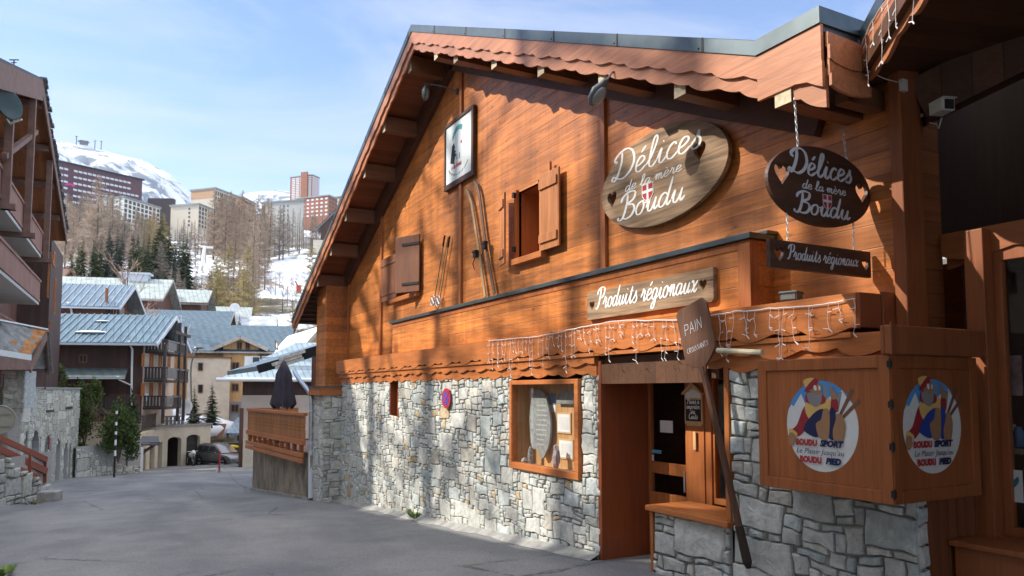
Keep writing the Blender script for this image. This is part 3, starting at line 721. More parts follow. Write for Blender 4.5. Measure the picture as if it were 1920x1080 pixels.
mb = MB(); mb.box((5.29, .2, -.5), (SX-.002, RY0-.03, .81)); mb.box((5.25, .2, .81), (SX-.013, RY0-.012, .85)); mb.build('window_bench', m_postd, CH, bevel=.008)
mb = MB(); mb.box((SX+1.2, .2, -.2), (SX+1.25, 3.6, 2.9)); mb.box((SX+.1, 3.4, -.2), (SX+1.2, 3.45, 2.9)); mb.box((SX+.1, .2, 2.9), (SX+1.2, 3.4, 2.95)); mb.box((SX+.1, .2, .36), (SX+1.2, 3.4, .40)); mb.box((SX+.1, .15, -.2), (SX+1.2, .2, 2.9)); mb.build('inner_wall', m_room, CH)
mb = MB(); mb.M = FA((SX-.02, 3.54, 3.13)); carved(mb, 3.3, .17, .04, .9, .05); mb.M = FA((SX+.05, 3.54, 2.98)); carved(mb, 3.3, .09, .03, .8, .04, .3); mb.build('balcony_fascia', wood('shaded fascia wood', (.32, .105, .036), gax=1, rough=.45), CH, bevel=.004)  # fascia wood darkened, shade under the porch put into the colour
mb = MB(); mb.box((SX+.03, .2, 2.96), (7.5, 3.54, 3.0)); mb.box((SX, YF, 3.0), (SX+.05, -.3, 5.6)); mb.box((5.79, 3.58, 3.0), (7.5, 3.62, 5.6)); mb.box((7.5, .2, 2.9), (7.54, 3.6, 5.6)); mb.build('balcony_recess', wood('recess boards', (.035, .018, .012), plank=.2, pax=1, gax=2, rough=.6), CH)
# porch roof over the near end: fascia board running towards the camera (unseen length added to block sky light), boarded soffit, sloping beam
dq = Vector((math.sin(math.radians(40)), math.cos(math.radians(40)), 0)); P0 = Vector((4.93, 3.59, 4.18)); P1 = P0-dq*11
nq = Vector((dq.y, -dq.x, 0))
mb = MB(); mb.M = FR((P0.x, P0.y, P0.z), (-dq.x, -dq.y, 0), (0, 0, 1)); L = 11
for hh, t0, z in ((-.19, 0., 0.), (-.04, .4, -.035)):
    b = [(u, v+.02) for u, v in scallop(L, hh, .7, .045, t0)]
    mb.prism(b+[(L, .36), (0, .36)], z-.03, z)
mb.build('porch_fascia', m_verge, CH, bevel=.004)
mb = MB(); mb.M = FR((P0.x, P0.y, P0.z+.36), (-dq.x, -dq.y, 0), (0, 0, 1)); mb.box((-.02, 0, -.04), (11, .1, .01)); mb.build('porch_flashing', m_metal, CH)
mb = MB(); S0 = P0-nq*.02+Vector((0, 0, .10)); S1 = P1-nq*.02+Vector((0, 0, .10)); q = nq*9+Vector((0, 0, 1.9))
a, b, c, d = S0+dq*.3, S1, S1+q, S0+q+dq*1.5
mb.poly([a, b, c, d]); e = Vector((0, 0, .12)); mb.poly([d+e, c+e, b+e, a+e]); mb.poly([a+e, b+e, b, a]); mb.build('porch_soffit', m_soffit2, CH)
mb = MB(); mb.bar((5.5, 3.55, 4.15), (7.4, 1.2, 5.4), .2, .34); mb.build('porch_beam', m_soffit2, CH)
# ---------------------------------------------------------------- lettering: brush script as smoothed strokes, and plain type
GL = {
 'e': ([[(0, .42), (.35, .5), (.62, .75), (.5, 1.0), (.25, .98), (.08, .6), (.12, .15), (.4, 0), (.8, .3)]], .80),
 'l': ([[(0, .25), (.3, .7), (.55, 1.6), (.5, 2.0), (.33, 1.9), (.25, 1.3), (.22, .4), (.32, .05), (.52, .03), (.76, .3)]], .74),
 'i': ([[(0, .3), (.25, .98), (.2, .5), (.22, .1), (.4, 0), (.66, .3)], [(.28, 1.36), (.32, 1.44)]], .64),
 'c': ([[(.6, .8), (.45, 1.0), (.2, .85), (.05, .45), (.15, .08), (.42, 0), (.76, .3)]], .74),
 's': ([[(0, .25), (.3, .7), (.4, 1.08), (.44, .75), (.6, .4), (.5, .05), (.25, -.02), (.1, .14)]], .74),
 'd': ([[(.58, .8), (.4, 1.0), (.15, .85), (.03, .4), (.15, .03), (.4, .08), (.6, .5), (.72, 1.2), (.8, 2.0)], [(.8, 2.0), (.68, 1.0), (.63, .3), (.72, .02), (.95, .3)]], .95),
 'a': ([[(.6, .85), (.4, 1.0), (.15, .85), (.03, .4), (.15, .03), (.4, .1), (.6, .5), (.67, .98)], [(.67, .98), (.6, .4), (.68, .03), (.95, .3)]], .93),
 'm': ([[(0, .4), (.15, .9), (.25, .95), (.24, .5), (.2, 0)], [(.22, .4), (.4, .9), (.55, .95), (.56, .5), (.52, 0)], [(.54, .4), (.72, .9), (.88, .95), (.88, .4), (.92, .05), (1.05, .02), (1.25, .3)]], 1.24),
 'n': ([[(0, .4), (.15, .9), (.25, .95), (.24, .5), (.2, 0)], [(.22, .4), (.4, .9), (.55, .95), (.55, .4), (.6, .05), (.72, .02), (.92, .3)]], .92),
 'r': ([[(0, .35), (.2, .8), (.25, 1.12), (.32, .95), (.52, .92), (.5, .5), (.5, .1), (.62, 0), (.85, .3)]], .84),
 'o': ([[(.45, 1.0), (.15, .85), (.03, .4), (.2, .02), (.5, .1), (.62, .55), (.5, .95), (.4, 1.0)], [(.5, .92), (.65, .78), (.88, .8)]], .84),
 'u': ([[(0, .35), (.2, .95), (.15, .4), (.22, .05), (.42, .05), (.62, .5), (.7, .95)], [(.7, .95), (.64, .4), (.72, .03), (.98, .3)]], .96),
 't': ([[(0, .3), (.3, 1.0), (.38, 1.6)], [(.38, 1.6), (.28, .7), (.28, .15), (.42, 0), (.7, .3)], [(.08, 1.12), (.6, 1.16)]], .68),
 'g': ([[(.6, .85), (.4, 1.0), (.15, .85), (.03, .4), (.15, .03), (.4, .1), (.6, .5), (.67, .98)], [(.67, .98), (.6, .2), (.5, -.6), (.3, -.85), (.12, -.65), (.35, -.2), (.92, .3)]], .92),
 'x': ([[(0, .85), (.2, 1.0), (.35, .5), (.5, .02), (.8, .3)], [(.75, .98), (.45, .55), (.1, 0)]], .8),
 'p': ([[(0, .4), (.2, 1.0), (.12, 0), (.02, -.85)], [(.14, .3), (.3, .9), (.55, .98), (.65, .5), (.45, .03), (.18, .1)]], .78),
 'f': ([[(0, .3), (.35, 1.0), (.5, 1.9), (.32, 1.8), (.2, .6), (.1, -.8)], [(.05, .95), (.5, .98)]], .55),
 'D': ([[(.38, 1.95), (.45, 1.2), (.3, .35), (.1, .03), (-.12, .12), (.0, .32), (.35, .10), (.8, 0), (1.25, .35), (1.45, 1.0), (1.2, 1.75), (.7, 2.08), (.2, 1.95), (-.12, 1.6), (.0, 1.35), (.12, 1.4)]], 1.62),
 'B': ([[(.38, 1.95), (.42, 1.2), (.3, .3), (.08, 0), (-.15, .1), (-.1, .25)], [(-.12, 1.45), (.02, 1.85), (.5, 2.1), (.98, 1.95), (.95, 1.45), (.5, 1.12), (.95, 1.0), (1.15, .6), (.95, .12), (.5, 0), (.25, .2)]], 1.30),
 'P': ([[(.38, 1.95), (.42, 1.2), (.3, .3), (.08, 0), (-.15, .1)], [(-.12, 1.4), (.0, 1.85), (.5, 2.1), (1.0, 1.95), (1.02, 1.4), (.72, 1.05), (.45, 1.12)]], 1.08),
 'C': ([[(1.0, 1.6), (.9, 2.0), (.5, 1.9), (.1, 1.0), (.3, .1), (.7, 0), (1.05, .4)]], 1.1),
 ' ': ([], .5), "'": ([[(.1, 2.0), (.05, 1.6)]], .25)}
ACC = {'é': ('e', [(.30, 1.30), (.58, 1.66)]), 'è': ('e', [(.12, 1.66), (.42, 1.30)]), 'à': ('a', [(.2, 1.6), (.45, 1.3)])}
def stroke(mb, pts, w, z, thick=True, n=5):
    P = sm([(p[0], p[1], 0) for p in pts], n); N = len(P); L = []
    for i, p in enumerate(P):
        d = (P[min(i+1, N-1)]-P[max(i-1, 0)]).normalized()
        k = .34+.66*abs(d.x*.25+d.y*.97) if thick else .8
        e = min(1, .45+min(i, N-1-i)*.28)
        nrm = Vector((-d.y, d.x, 0))*w*k*e*.5
        L.append((p+nrm, p-nrm))
    for i in range(N-1):
        zz = z+i*.00002; a, b = L[i]; c, d = L[i+1]
        mb.poly([(b.x, b.y, zz), (d.x, d.y, zz), (c.x, c.y, zz), (a.x, a.y, zz)])
def script(mb, text, u, v, size, slant=.28, w=.2, z=.002, rise=0., sx=1.):
    x = u
    for ch in text:
        acc = None
        if ch in ACC: ch, acc = ACC[ch]
        st, adv = GL[ch]
        y = v+rise*(x-u)
        for q in st+([acc] if acc else []):
            stroke(mb, [(x+(p[0]*sx+p[1]*slant)*size, y+p[1]*size) for p in q], w*size*(1.25 if ch.isupper() else 1), z)
            z += .00006
        x += adv*size*sx
    return x
def scriptw(text, sx=1.): return sum(GL[ACC[c][0] if c in ACC else c][1]*sx for c in text)
def typed(mb, text, u, v, size, shear=0., z=.002, width=None, bold=0.):
    cu = bpy.data.curves.new('type', 'FONT'); cu.body = text; cu.size = size; cu.shear = shear; cu.offset = bold; cu.resolution_u = 3
    o = bpy.data.objects.new('type', cu); COL.objects.link(o)
    dg = bpy.context.evaluated_depsgraph_get(); dg.update(); me = o.evaluated_get(dg).to_mesh()
    vs = [p.co.copy() for p in me.vertices]; fs = [tuple(p.vertices) for p in me.polygons]
    xs = [p.x for p in vs] or [0]; k = 1 if width is None else width/(max(xs)-min(xs))
    idx = [mb.V((u+(p.x-min(xs))*k, v+p.y, z)) for p in vs]
    for f in fs: mb.F([idx[i] for i in f])
    o.evaluated_get(dg).to_mesh_clear(); bpy.data.objects.remove(o); bpy.data.curves.remove(cu)
m_white = plain('white paint', (.80, .79, .76), .55, .06, 30)
m_greypaint = plain('grey white paint', (.55, .58, .62), .55, .08, 30)
m_red = plain('red paint', (.38, .025, .03), .5, .1, 20); m_blue = plain('blue paint', (.03, .06, .33), .5, .1, 20); m_navy = plain('navy paint', (.01, .015, .07), .5, .1)
m_signw = wood('weathered sign board', (.37, .24, .14), gax=1, rough=.75, bump=.8, var=.75, fine=.8, blotch=.35)
m_signd = wood('dark sign board', (.085, .038, .022), gax=0, rough=.5, bump=.4, var=.5)
def heart(cx, cy, s, tip=0.):
    out = []
    for k in range(20):
        a = 2*math.pi*k/20
        out.append((cx+s*(16*math.sin(a)**3)/17+tip*0, cy+s*1.15*(13*math.cos(a)-5*math.cos(2*a)-2*math.cos(3*a)-math.cos(4*a))/17))
    return out
def ell(cx, cy, a, b, n=40): return [(cx+a*math.cos(2*math.pi*k/n), cy+b*math.sin(2*math.pi*k/n)) for k in range(n)]
def shield(mbs, cx, cy, w, h, z):
    """red shield with a white cross and pale rim: mbs = (red, white)"""
    o = [(-.5, .5), (.5, .5), (.5, -.15), (.3, -.4), (0, -.52), (-.3, -.4), (-.5, -.15)]
    mbs[1].prism([(cx+x*w*1.12, cy+y*h*1.1) for x, y in o][::-1], z, z+.001)
    mbs[0].prism([(cx+x*w, cy+y*h) for x, y in o][::-1], z+.0012, z+.002)
    mbs[1].prism([(cx-.09*w, cy-.5*h), (cx+.09*w, cy-.5*h), (cx+.09*w, cy+.5*h), (cx-.09*w, cy+.5*h)], z+.0022, z+.003)
    mbs[1].prism([(cx-.5*w, cy-.03*h), (cx+.5*w, cy-.03*h), (cx+.5*w, cy+.15*h), (cx-.5*w, cy+.15*h)], z+.0024, z+.0032)
# oval wall sign
SXW = XD-.10
cl, crr, ct, cb = onX(1128, 375, SXW), onX(1366, 290, SXW), onX(1275, 222, SXW), onX(1190, 434, SXW)
oy, oz = (cl.y+crr.y)/2, (ct.z+cb.z)/2; oa, ob = (cl.y-crr.y)/2, (ct.z-cb.z)/2
M0 = FA((SXW, oy, oz))
mb = MB(); mb.M = M0; mb.prism(ell(0, 0, oa, ob, 64), -.055, 0, [heart(-oa*.80, -ob*.10, .10), heart(oa*.62, ob*.20, .10)])
sg = mb.build('shop_sign', m_signw, label='large oval weathered wood sign with white script, fixed on the orange siding', cat='sign', bevel=.006)
mb = MB(); mb.M = M0; mr = MB(); mr.M = M0
def fit(mb, text, cx, v, width, s, slant, w, z):
    """text centred on cx with a given width and letter height s (x-height)"""
    sx = (width/s-slant*1.6)/scriptw(text); script(mb, text, cx-width/2, v, s, slant, w, z, sx=sx)
fit(mb, 'Délices', -.02*oa, ob*.27, oa*1.50, ob*.30, .30, .21, .002)
fit(mb, 'de la mère', -.08*oa, -ob*.06, oa*.95, ob*.115, .30, .28, .002)
fit(mb, 'Boudu', -.10*oa, -ob*.66, oa*1.12, ob*.27, .30, .22, .002)
shield((mr, mb), -.16*oa, -ob*.25, oa*.17, ob*.34, .006)
mb.build('lettering', m_white, sg); mr.build('emblem', m_red, sg)
mb = MB(); mb.box((SXW+.056, oy-.3, oz-.3), (XD-.001, oy-.2, oz+.3)); mb.box((SXW+.056, oy+.2, oz-.3), (XD-.001, oy+.3, oz+.3)); mb.build('batten', m_post, sg)
# long plank sign on the parapet
PXS = PX-.055
a, b, c, d = onX(1101, 549, PXS), onX(1101, 601, PXS), onX(1337, 501, PXS), onX(1337, 565, PXS)
zt, zb = (a.z+c.z)/2, (b.z+d.z)/2; W_ = a.y-c.y; H_ = zt-zb
M0 = FA((PXS, a.y, zb))
mb = MB(); mb.M = M0; rr = .03
mb.prism([(0, .0), (W_-rr, 0), (W_, rr), (W_, H_), (0, H_)], -.05, 0, [heart(.10, H_*.52, .055), heart(W_-.14, H_*.55, .055)])
sg = mb.build('shop_sign', m_signw, label='long weathered plank sign with hearts and white script, over the shop door', cat='sign', bevel=.005)
mb = MB(); mb.M = M0; s = (W_-.42)/scriptw('Produits régionaux'); script(mb, 'Produits régionaux', .19, H_*.36, s, .28, .20, .002); mb.build('lettering', m_white, sg)
# hanging oval and plank under it
HY = 3.85
l, r_, t_, b_ = onY(1440, 345, HY), onY(1632, 360, HY), onY(1530, 275, HY), onY(1540, 424, HY)
ox, oz = (l.x+r_.x)/2, (t_.z+b_.z)/2; oa, ob = (r_.x-l.x)/2, (t_.z-b_.z)/2
M0 = FB((ox, HY, oz)); SL = Matrix.Identity(4)
mb = MB(); mb.M = M0; mb.prism(ell(0, 0, oa, ob, 64), -.035, 0, [heart(-oa*.74, ob*.18, .085), heart(oa*.82, ob*.06, .08)])
sg = mb.build('hanging_sign', m_signd, label='dark oval sign with pale script hanging on chains from the roof', cat='sign', bevel=.004)
mb = MB(); mb.M = M0; mr = MB(); mr.M = M0
fit(mb, 'Délices', .03*oa, ob*.24, oa*1.26, ob*.30, .2, .28, .002); fit(mb, 'de la mère', .06*oa, -ob*.12, oa*.87, ob*.12, .2, .34, .002); fit(mb, 'Boudu', .04*oa, -ob*.74, oa*1.09, ob*.26, .2, .28, .002)
shield((mr, mb), .09*oa, -ob*.37, oa*.16, ob*.34, .006)
mb.build('lettering', m_greypaint, sg); mr.build('emblem', m_red, sg)
def chain(p, q, parent, r=.012):
    p, q = Vector(p), Vector(q); n = max(2, int((q-p).length/(r*2.6))); mb = MB()
    for k in range(n):
        c = p.lerp(q, (k+.5)/n); t = k % 2
        pts = [c+Vector((math.cos(a)*r*.62*(1-t), math.cos(a)*r*.62*t, math.sin(a)*r*1.7)) for a in [2*math.pi*j/8 for j in range(8)]]
        mb.tube(pts+[pts[0]], r*.24, 5, False)
    mb.build('chain', m_steel, parent)
zp = z0-.42
for px in (1501, 1592):
    x = onY(px, 300, HY).x; u = (x-ox)/oa; zt = oz+ob*math.sqrt(max(.05, 1-u*u))
    chain((x, HY+.02, zt-.02), (x, HY+.05, (roofz(YE)-.42) if px == 1501 else onY(1592, 238, HY).z), sg)
l, r_ = onY(1443.5, 470, HY), onY(1633, 500, HY); zt, zb = onY(1444, 446, HY).z, onY(1444, 500, HY).z
zt2, zb2 = onY(1633, 474, HY).z, onY(1633, 521, HY).z
zt, zb = (zt+zt2)/2, (zb+zb2)/2
M0 = FB((l.x, HY, zb)); W_, H_ = r_.x-l.x, zt-zb
mb = MB(); mb.M = M0; mb.prism([(0, 0), (W_, 0), (W_, H_), (0, H_)], -.035, 0, [heart(.10, H_*.52, .055), heart(W_-.06, H_*.52, .05)])
sg2 = mb.build('hanging_sign', m_signd, label='dark narrow plank sign with two hearts hanging on chains below the oval sign', cat='sign', bevel=.003)
mb = MB(); mb.M = M0; s = (W_-.34)/scriptw('Produits régionaux'); script(mb, 'Produits régionaux', .18, H_*.36, s, .2, .22, .002); mb.build('lettering', m_greypaint, sg2)
for px in (1480, 1604):
    x = onY(px, 420, HY).x; u = (x-ox)/oa; zz = oz-ob*math.sqrt(max(.05, 1-u*u))
    chain((x, HY+.02, zt-.01), (x, HY+.02, zz+.02), sg2)
# painted emblems on the corner shutters: blue sky, snowy peaks, seated man with wooden skis, lettering
m_cream = plain('snow white paint', (.62, .62, .60), .45, .05, 20); m_sky = plain('sky blue paint', (.06, .25, .55), .45, .08, 10)
m_yel = plain('yellow paint', (.62, .40, .12), .45, .08, 10); m_mar = plain('dark red paint', (.28, .02, .03), .45, .08, 10); m_skin = plain('tan paint', (.32, .17, .085), .45, .1, 10); m_gry = plain('grey paint', (.22, .21, .21), .5, .1, 10); m_cob = plain('cobalt paint', (.015, .045, .25), .45, .1)
m_skyb = wood('ski brown paint', (.17, .08, .05), gax=2)
def emblem(M, cx, cy, a, b, par, deep):
    def P(pts): return [(cx+x*a, cy+y*b) for x, y in pts]
    mats = {'n': m_navy, 'w': m_cream, 's': m_sky, 'y': m_yel, 'r': m_mar, 't': m_skin, 'g': m_gry, 'b': m_navy if deep else m_cob, 'k': m_skyb}
    B = MB(); order = [0]; keys = list(mats)
    def put_(c, pts, smooth=True, lv=None):
        order[0] += 1; z = .00035*order[0]+.0006
        m = B; m.M = M; m.mi = keys.index(c)
        q = [(p.x, p.y) for p in sm([(x, y, 0) for x, y in pts], 4, True)] if smooth else pts
        q = P(q); ar = sum(q[i][0]*q[(i+1) % len(q)][1]-q[(i+1) % len(q)][0]*q[i][1] for i in range(len(q)))
        m.prism(q if ar > 0 else q[::-1], z-.0003, z)
    put_('n', ell(0, 0, 1, 1, 56), False); put_('w', ell(0, 0, .945, .955, 56), False)
    sky_ = [(x*.945, y*.955) for x, y in ell(0, 0, 1, 1, 56) if y > .28]
    put_('s', sky_+[(-.8, .42), (-.66, .52), (-.5, .66), (-.4, .42), (-.1, .5), (.2, .62), (.4, .74), (.56, .55)][::1] if False else sky_+[(-.93, .29), (-.80, .44), (-.74, .40), (-.52, .68), (-.40, .44), (.15, .55), (.36, .70), (.46, .60), (.56, .76), (.70, .58), (.80, .50)], False)
    for q in ([(.10, .86), (.18, .86), (.18, .50), (.10, .50)], [(.50, .72), (.57, .72), (.46, .30), (.40, .30)]): put_('g', q, False)
    for q in ([(.80, .80), (.88, .74), (.52, .20), (.46, .24)], [(.98, .60), (1.02, .52), (.58, .16), (.54, .22)]): put_('k', q, False)
    put_('r', [(-.66, .0), (-.44, .40), (-.18, .46), (-.16, .16), (-.42, -.10), (-.62, -.24), (-.86, -.14)])
    put_('y', [(-.42, .42), (-.22, .60), (.05, .48), (.24, .58), (.28, .32), (.02, .26), (-.30, .14)])
    put_('r', [(.30, .60), (.44, .58), (.46, .36), (.28, .26)])
    put_('r', [(-.40, .52), (-.30, .74), (.08, .66), (.14, .5), (-.1, .44)])
    put_('t', [(-.24, .92), (.0, .90), (.06, .70), (-.04, .55), (-.24, .6)])
    put_('g', [(-.34, .68), (-.18, .70), (-.04, .66), (.06, .72), (.02, .48), (-.12, .40), (-.30, .50)])
    put_('y', [(-.44, .96), (-.22, 1.02), (-.12, .96), (-.34, .80)]); put_('r', [(-.14, 1.0), (-.04, .96), (-.10, .84), (-.38, .72), (-.38, .80)])
    put_('w', [(-.16, .84), (-.10, .86), (-.08, .76), (-.14, .76)]); put_('w', [(-.02, .84), (.02, .84), (.02, .76), (-.02, .76)])
    put_('t', [(.28, .80), (.32, .86), (.36, .74), (.44, .70), (.44, .58), (.30, .58)])
    put_('b', [(-.46, -.05), (-.18, .26), (.10, .36), (.16, .1), (.0, -.14), (-.10, -.24), (-.34, -.18)])
    put_('b', [(.26, .36), (.40, .30), (.38, -.22), (.20, -.20)])
    put_('t', [(-.12, .04), (.02, .14), (.10, .36), (.24, .32), (.24, .0), (.18, -.26), (-.04, -.24)])
    put_('t', [(.40, .14), (.42, .26), (.56, .24), (.64, .05), (.56, -.28), (.36, -.30), (.32, -.10)])
    put_('y', [(-.84, -.08), (-.66, -.16), (-.66, -.24), (-.88, -.18)]); put_('t', [(-.86, -.18), (-.72, -.20), (-.70, -.34), (-.80, -.46), (-.90, -.38)])
    B.build('emblem', list(mats.values()), par)
    z = .0125
    mr, mn = MB(), MB(); mr.M = mn.M = M
    k = a*1.28
    cs = .12*b/.7
    typed(mr, 'BOUDU', cx-.67*a, cy-.415*b, cs, 0, z, .58*a, .004); typed(mn, 'SPORT', cx-.02*a, cy-.415*b, cs, .25, z, .62*a, .004)
    typed(mn, 'Le Plaisir Jusqu’au', cx-.66*a, cy-.59*b, cs*.92, .25, z, 1.26*a)
    typed(mr, 'BOUDU', cx-.57*a, cy-.775*b, cs, 0, z, .59*a, .004); typed(mn, 'PIED', cx+.12*a, cy-.775*b, cs, .25, z, .40*a, .004)
    mr.build('lettering', m_red, par); mn.build('lettering', m_navy, par)
ca = onX(1537, 799, BX); da = onX(1467, 799, BX).y-onX(1608, 799, BX).y; ha = onX(1537, 710, BX).z-onX(1537, 889, BX).z
emblem(FA((BX-.0005+.0155, BY1, BZ0)), BY1-ca.y, ca.z-BZ0, da/2, ha/2, la, True)
cb_ = onY(1752.5, 799, BY0); db = onY(1810, 799, BY0).x-onY(1695, 799, BY0).x; hb = onY(1752, 706, BY0).z-onY(1752, 892, BY0).z
emblem(FB((BX+.012, BY0+.0155-.0005, BZ0)), cb_.x-BX-.012, cb_.z-BZ0, db/2, hb/2, lb, False)
# framed picture under the gable
FXP = XD-.075
q = [onX(833, 237, FXP), onX(833, 352, FXP), onX(887, 196, FXP), onX(887, 336, FXP)]
zt, zb = (q[0].z+q[2].z)/2, (q[1].z+q[3].z)/2; W_, H_ = q[0].y-q[2].y, zt-zb
M0 = FA((FXP, q[0].y, zb)) @ Matrix.Identity(4)
mb = MB(); mb.M = M0; f = .10
mb.box((0, 0, -.07), (W_, f, 0)); mb.box((0, H_-f*.6, -.07), (W_, H_, 0)); mb.box((0, f, -.07), (f*.5, H_-f*.6, 0)); mb.box((W_-f*.8, f, -.07), (W_, H_-f*.6, 0)); mb.box((.02, .02, -.07), (W_-.02, H_-.02, -.03))
pf = mb.build('framed_picture', m_signd, label='framed white poster with a teal arc hung high under the gable', cat='picture', bevel=.006)
mb = MB(); mb.M = M0; mb.box((f*.5, f, -.03), (W_-f*.8, H_-f*.6, -.02)); mb.build('poster', plain('poster paper', (.58, .62, .62), .6, .12, 1.5), pf)
cx, cy = W_*.48, H_*.5; tl = MB(); tl.M = M0; bk = MB(); bk.M = M0; rd_ = MB(); rd_.M = M0
arc = [(cx+.46*W_*math.cos(a)*.62, cy+.06+.46*H_*math.sin(a)*.72) for a in [math.radians(k) for k in range(60, 150, 10)]]
inn = [(cx+.36*W_*math.cos(a)*.62, cy+.06+.36*H_*math.sin(a)*.72) for a in [math.radians(k) for k in range(150, 55, -10)]]
tl.prism(arc[::1]+inn, -.0195, -.018)
for pts in ([(.20, .38), (.26, .62), (.32, .66), (.36, .58), (.34, .54), (.40, .52), (.36, .49), (.42, .46), (.36, .43), (.33, .34)],): bk.prism([(x*W_, y*H_) for x, y in pts][::-1], -.0195, -.018)
for x in (.42, .50): bk.prism([(x*W_, .38*H_), (x*W_+.03, .38*H_), (x*W_+.04, .46*H_), (x*W_+.02, .46*H_)], -.0195, -.018)
rd_.prism(ell(.58*W_, .60*H_, .03, .03, 10), -.0195, -.018)
for k in range(15):
    a = math.radians(205+k*9); x, y = W_*.48+.36*W_*math.cos(a), H_*.36+.20*H_*math.sin(a)
    bk.prism([(x-.012, y-.018), (x+.012, y-.018), (x+.014, y+.018), (x-.008, y+.018)], -.0195, -.018)
script(rd_, 'a la ferme', .24*W_, .27*H_, .055, .3, .25, -.018)
tl.build('arc', plain('teal print', (.05, .28, .30), .5), pf); bk.build('figure', m_iron, pf); rd_.build('lettering', plain('red print', (.4, .05, .05), .5), pf)
# pair of old skis and poles on the wall
m_ski = wood('old ski wood', (.40, .27, .13), gax=2, rough=.6, var=.45, fine=2)
m_ski2 = wood('dark old ski wood', (.17, .10, .06), gax=2, rough=.6, var=.45, fine=2)
def ski(pts, lab, bp, m_):
    P = [onX(a, b, XD-.06) for a, b in pts]; mb = MB()
    for i in range(len(P)-1):
        w0 = .068; mb.bar(P[i], P[i+1]+(P[i+1]-P[i]).normalized()*.004, .018, w0, up=(0, 1, 0))
    mb2 = MB(); o = mb.build('ski', m_, label=lab, cat='ski')
    b = onX(*bp, XD-.08)
    mb2.box((b.x-.05, b.y-.05, b.z-.10), (b.x+.01, b.y+.05, b.z+.02)); mb2.box((b.x-.06, b.y-.06, b.z-.02), (b.x+.01, b.y+.065, b.z+.0)); mb2.tube([(b.x-.05, b.y-.05, b.z-.1), (b.x-.055, b.y+.04, b.z-.2), (b.x-.03, b.y+.02, b.z-.3)], .008, 5); mb2.build('binding', m_iron, o)
ski([(873, 355), (878, 362), (884, 380), (889, 410), (895, 450), (902, 500), (910, 556)], 'old pale wooden ski with curled tip, farther of the pair on the siding', (894, 472), m_ski)
ski([(889, 341), (895, 350), (899, 366), (903, 400), (908, 440), (916, 490), (927, 551)], 'old darker wooden ski with curled tip, nearer of the pair on the siding', (911, 455), m_ski2)
def pole(a, b, lab):
    p, q = onX(*a, XD-.05), onX(*b, XD-.05); mb = MB(); mb.tube([p, q], .013, 6); o = mb.build('ski_pole', m_ski, label=lab, cat='ski pole')
    mb = MB(); mb.tube([p, p.lerp(q, .16)], .018, 6); mb.build('grip', m_iron, o)
    mb = MB(); c = p.lerp(q, .95)+Vector((-.03, 0, 0)); R = .10; n = 12
    mb.tube([c+Vector((0, math.cos(2*math.pi*k/n)*R, math.sin(2*math.pi*k/n)*R)) for k in range(n+1)], .011, 5, False)
    for k in range(4): t = math.pi*k/4; mb.tube([c+Vector((0, math.cos(t)*R, math.sin(t)*R)), c-Vector((0, math.cos(t)*R, math.sin(t)*R))], .006, 4)
    mb.build('basket', m_steel, o)
pole((834, 441), (813, 570), 'old bamboo ski pole with a ring basket, left one on the siding'); pole((843, 443), (823, 571), 'old bamboo ski pole with a ring basket, right one beside the batten')
# outdoor lamps, flood light, camera, sensor
m_lamp = plain('grey lamp housing', (.14, .15, .15), .4, .15, 20, metal=.4); m_lglass = plain('lamp glass', (.22, .23, .22), .2, .1)
def roadlamp(tip, root, yaw, pitch, L, lab):
    tip, root = Vector(tip), Vector(root); mb = MB(); o = thing('wall_lamp', lab, 'lamp', root)
    mb.tube([root, root.lerp(tip, .5)+Vector((0, 0, .03)), tip], .012, 6); mb.build('arm', m_lamp, o)
    M = Matrix.Translation(tip) @ Matrix.Rotation(yaw, 4, 'Z') @ Matrix.Rotation(pitch, 4, 'Y')
    mb = MB(); mb.M = M; mb.smooth = True; n = 10
    prof = [(0, .035, .03), (.06, .06, .045), (L*.45, .105, .07), (L*.8, .09, .055), (L, .03, .02)]
    rings = [[mb.V((x, math.cos(2*math.pi*k/n)*w_, math.sin(2*math.pi*k/n)*h_*(1.2 if math.sin(2*math.pi*k/n) > 0 else .45))) for k in range(n)] for x, w_, h_ in prof]
    for A, B in zip(rings, rings[1:]):
        for k in range(n): mb.F((A[k], A[(k+1) % n], B[(k+1) % n], B[k]))
    mb.F(rings[0][::-1]); mb.F(rings[-1]); mb.build('housing', m_lamp, o)
    mb = MB(); mb.M = M; mb.smooth = True; mb.ball((L*.58, 0, -.028), 1, 10, 6, (L*.36, .085, .035)); mb.build('lamp_glass', m_lglass, o)
    mb = MB(); mb.box(root-Vector((.03, .03, .05)), root+Vector((.03, .03, .05))); mb.build('bracket', m_lamp, o)
tp = onX(1150, 145, 4.46); roadlamp(onX(1138, 150, 4.44), onX(1157, 133, 4.56), math.radians(112), math.radians(48), .30, 'grey road style lamp under the near roof slope above the oval sign')
tq = onX(801, 157, 4.9); roadlamp(tq, onX(858, 172, XD-.01), math.radians(150), math.radians(84), .32, 'grey lamp with a clear bowl on a long arm near the gable top')
p = onX(1484, 556, PX-.02); o = thing('flood_light', 'small grey flood light lying on the fascia shelf under the hanging plank sign', 'lamp', p)
mb = MB(); mb.M = Matrix.Translation(p) @ Matrix.Rotation(.3, 4, 'Z'); mb.box((-.06, -.075, -.035), (.06, .075, .035)); mb.box((-.075, -.08, .02), (.075, .08, .04)); mb.build('housing', m_lamp, o, bevel=.006)
mb = MB(); mb.M = Matrix.Translation(p) @ Matrix.Rotation(.3, 4, 'Z'); mb.box((-.066, -.06, -.028), (-.061, .06, .018)); mb.build('lamp_glass', m_lglass, o)
mb = MB(); mb.bar(p+Vector((.06, 0, .0)), p+Vector((.26, 0, -.06)), .02, .02); mb.build('bracket', m_lamp, o)
m_cream2 = plain('cream plastic', (.55, .55, .50), .5, .06, 10)
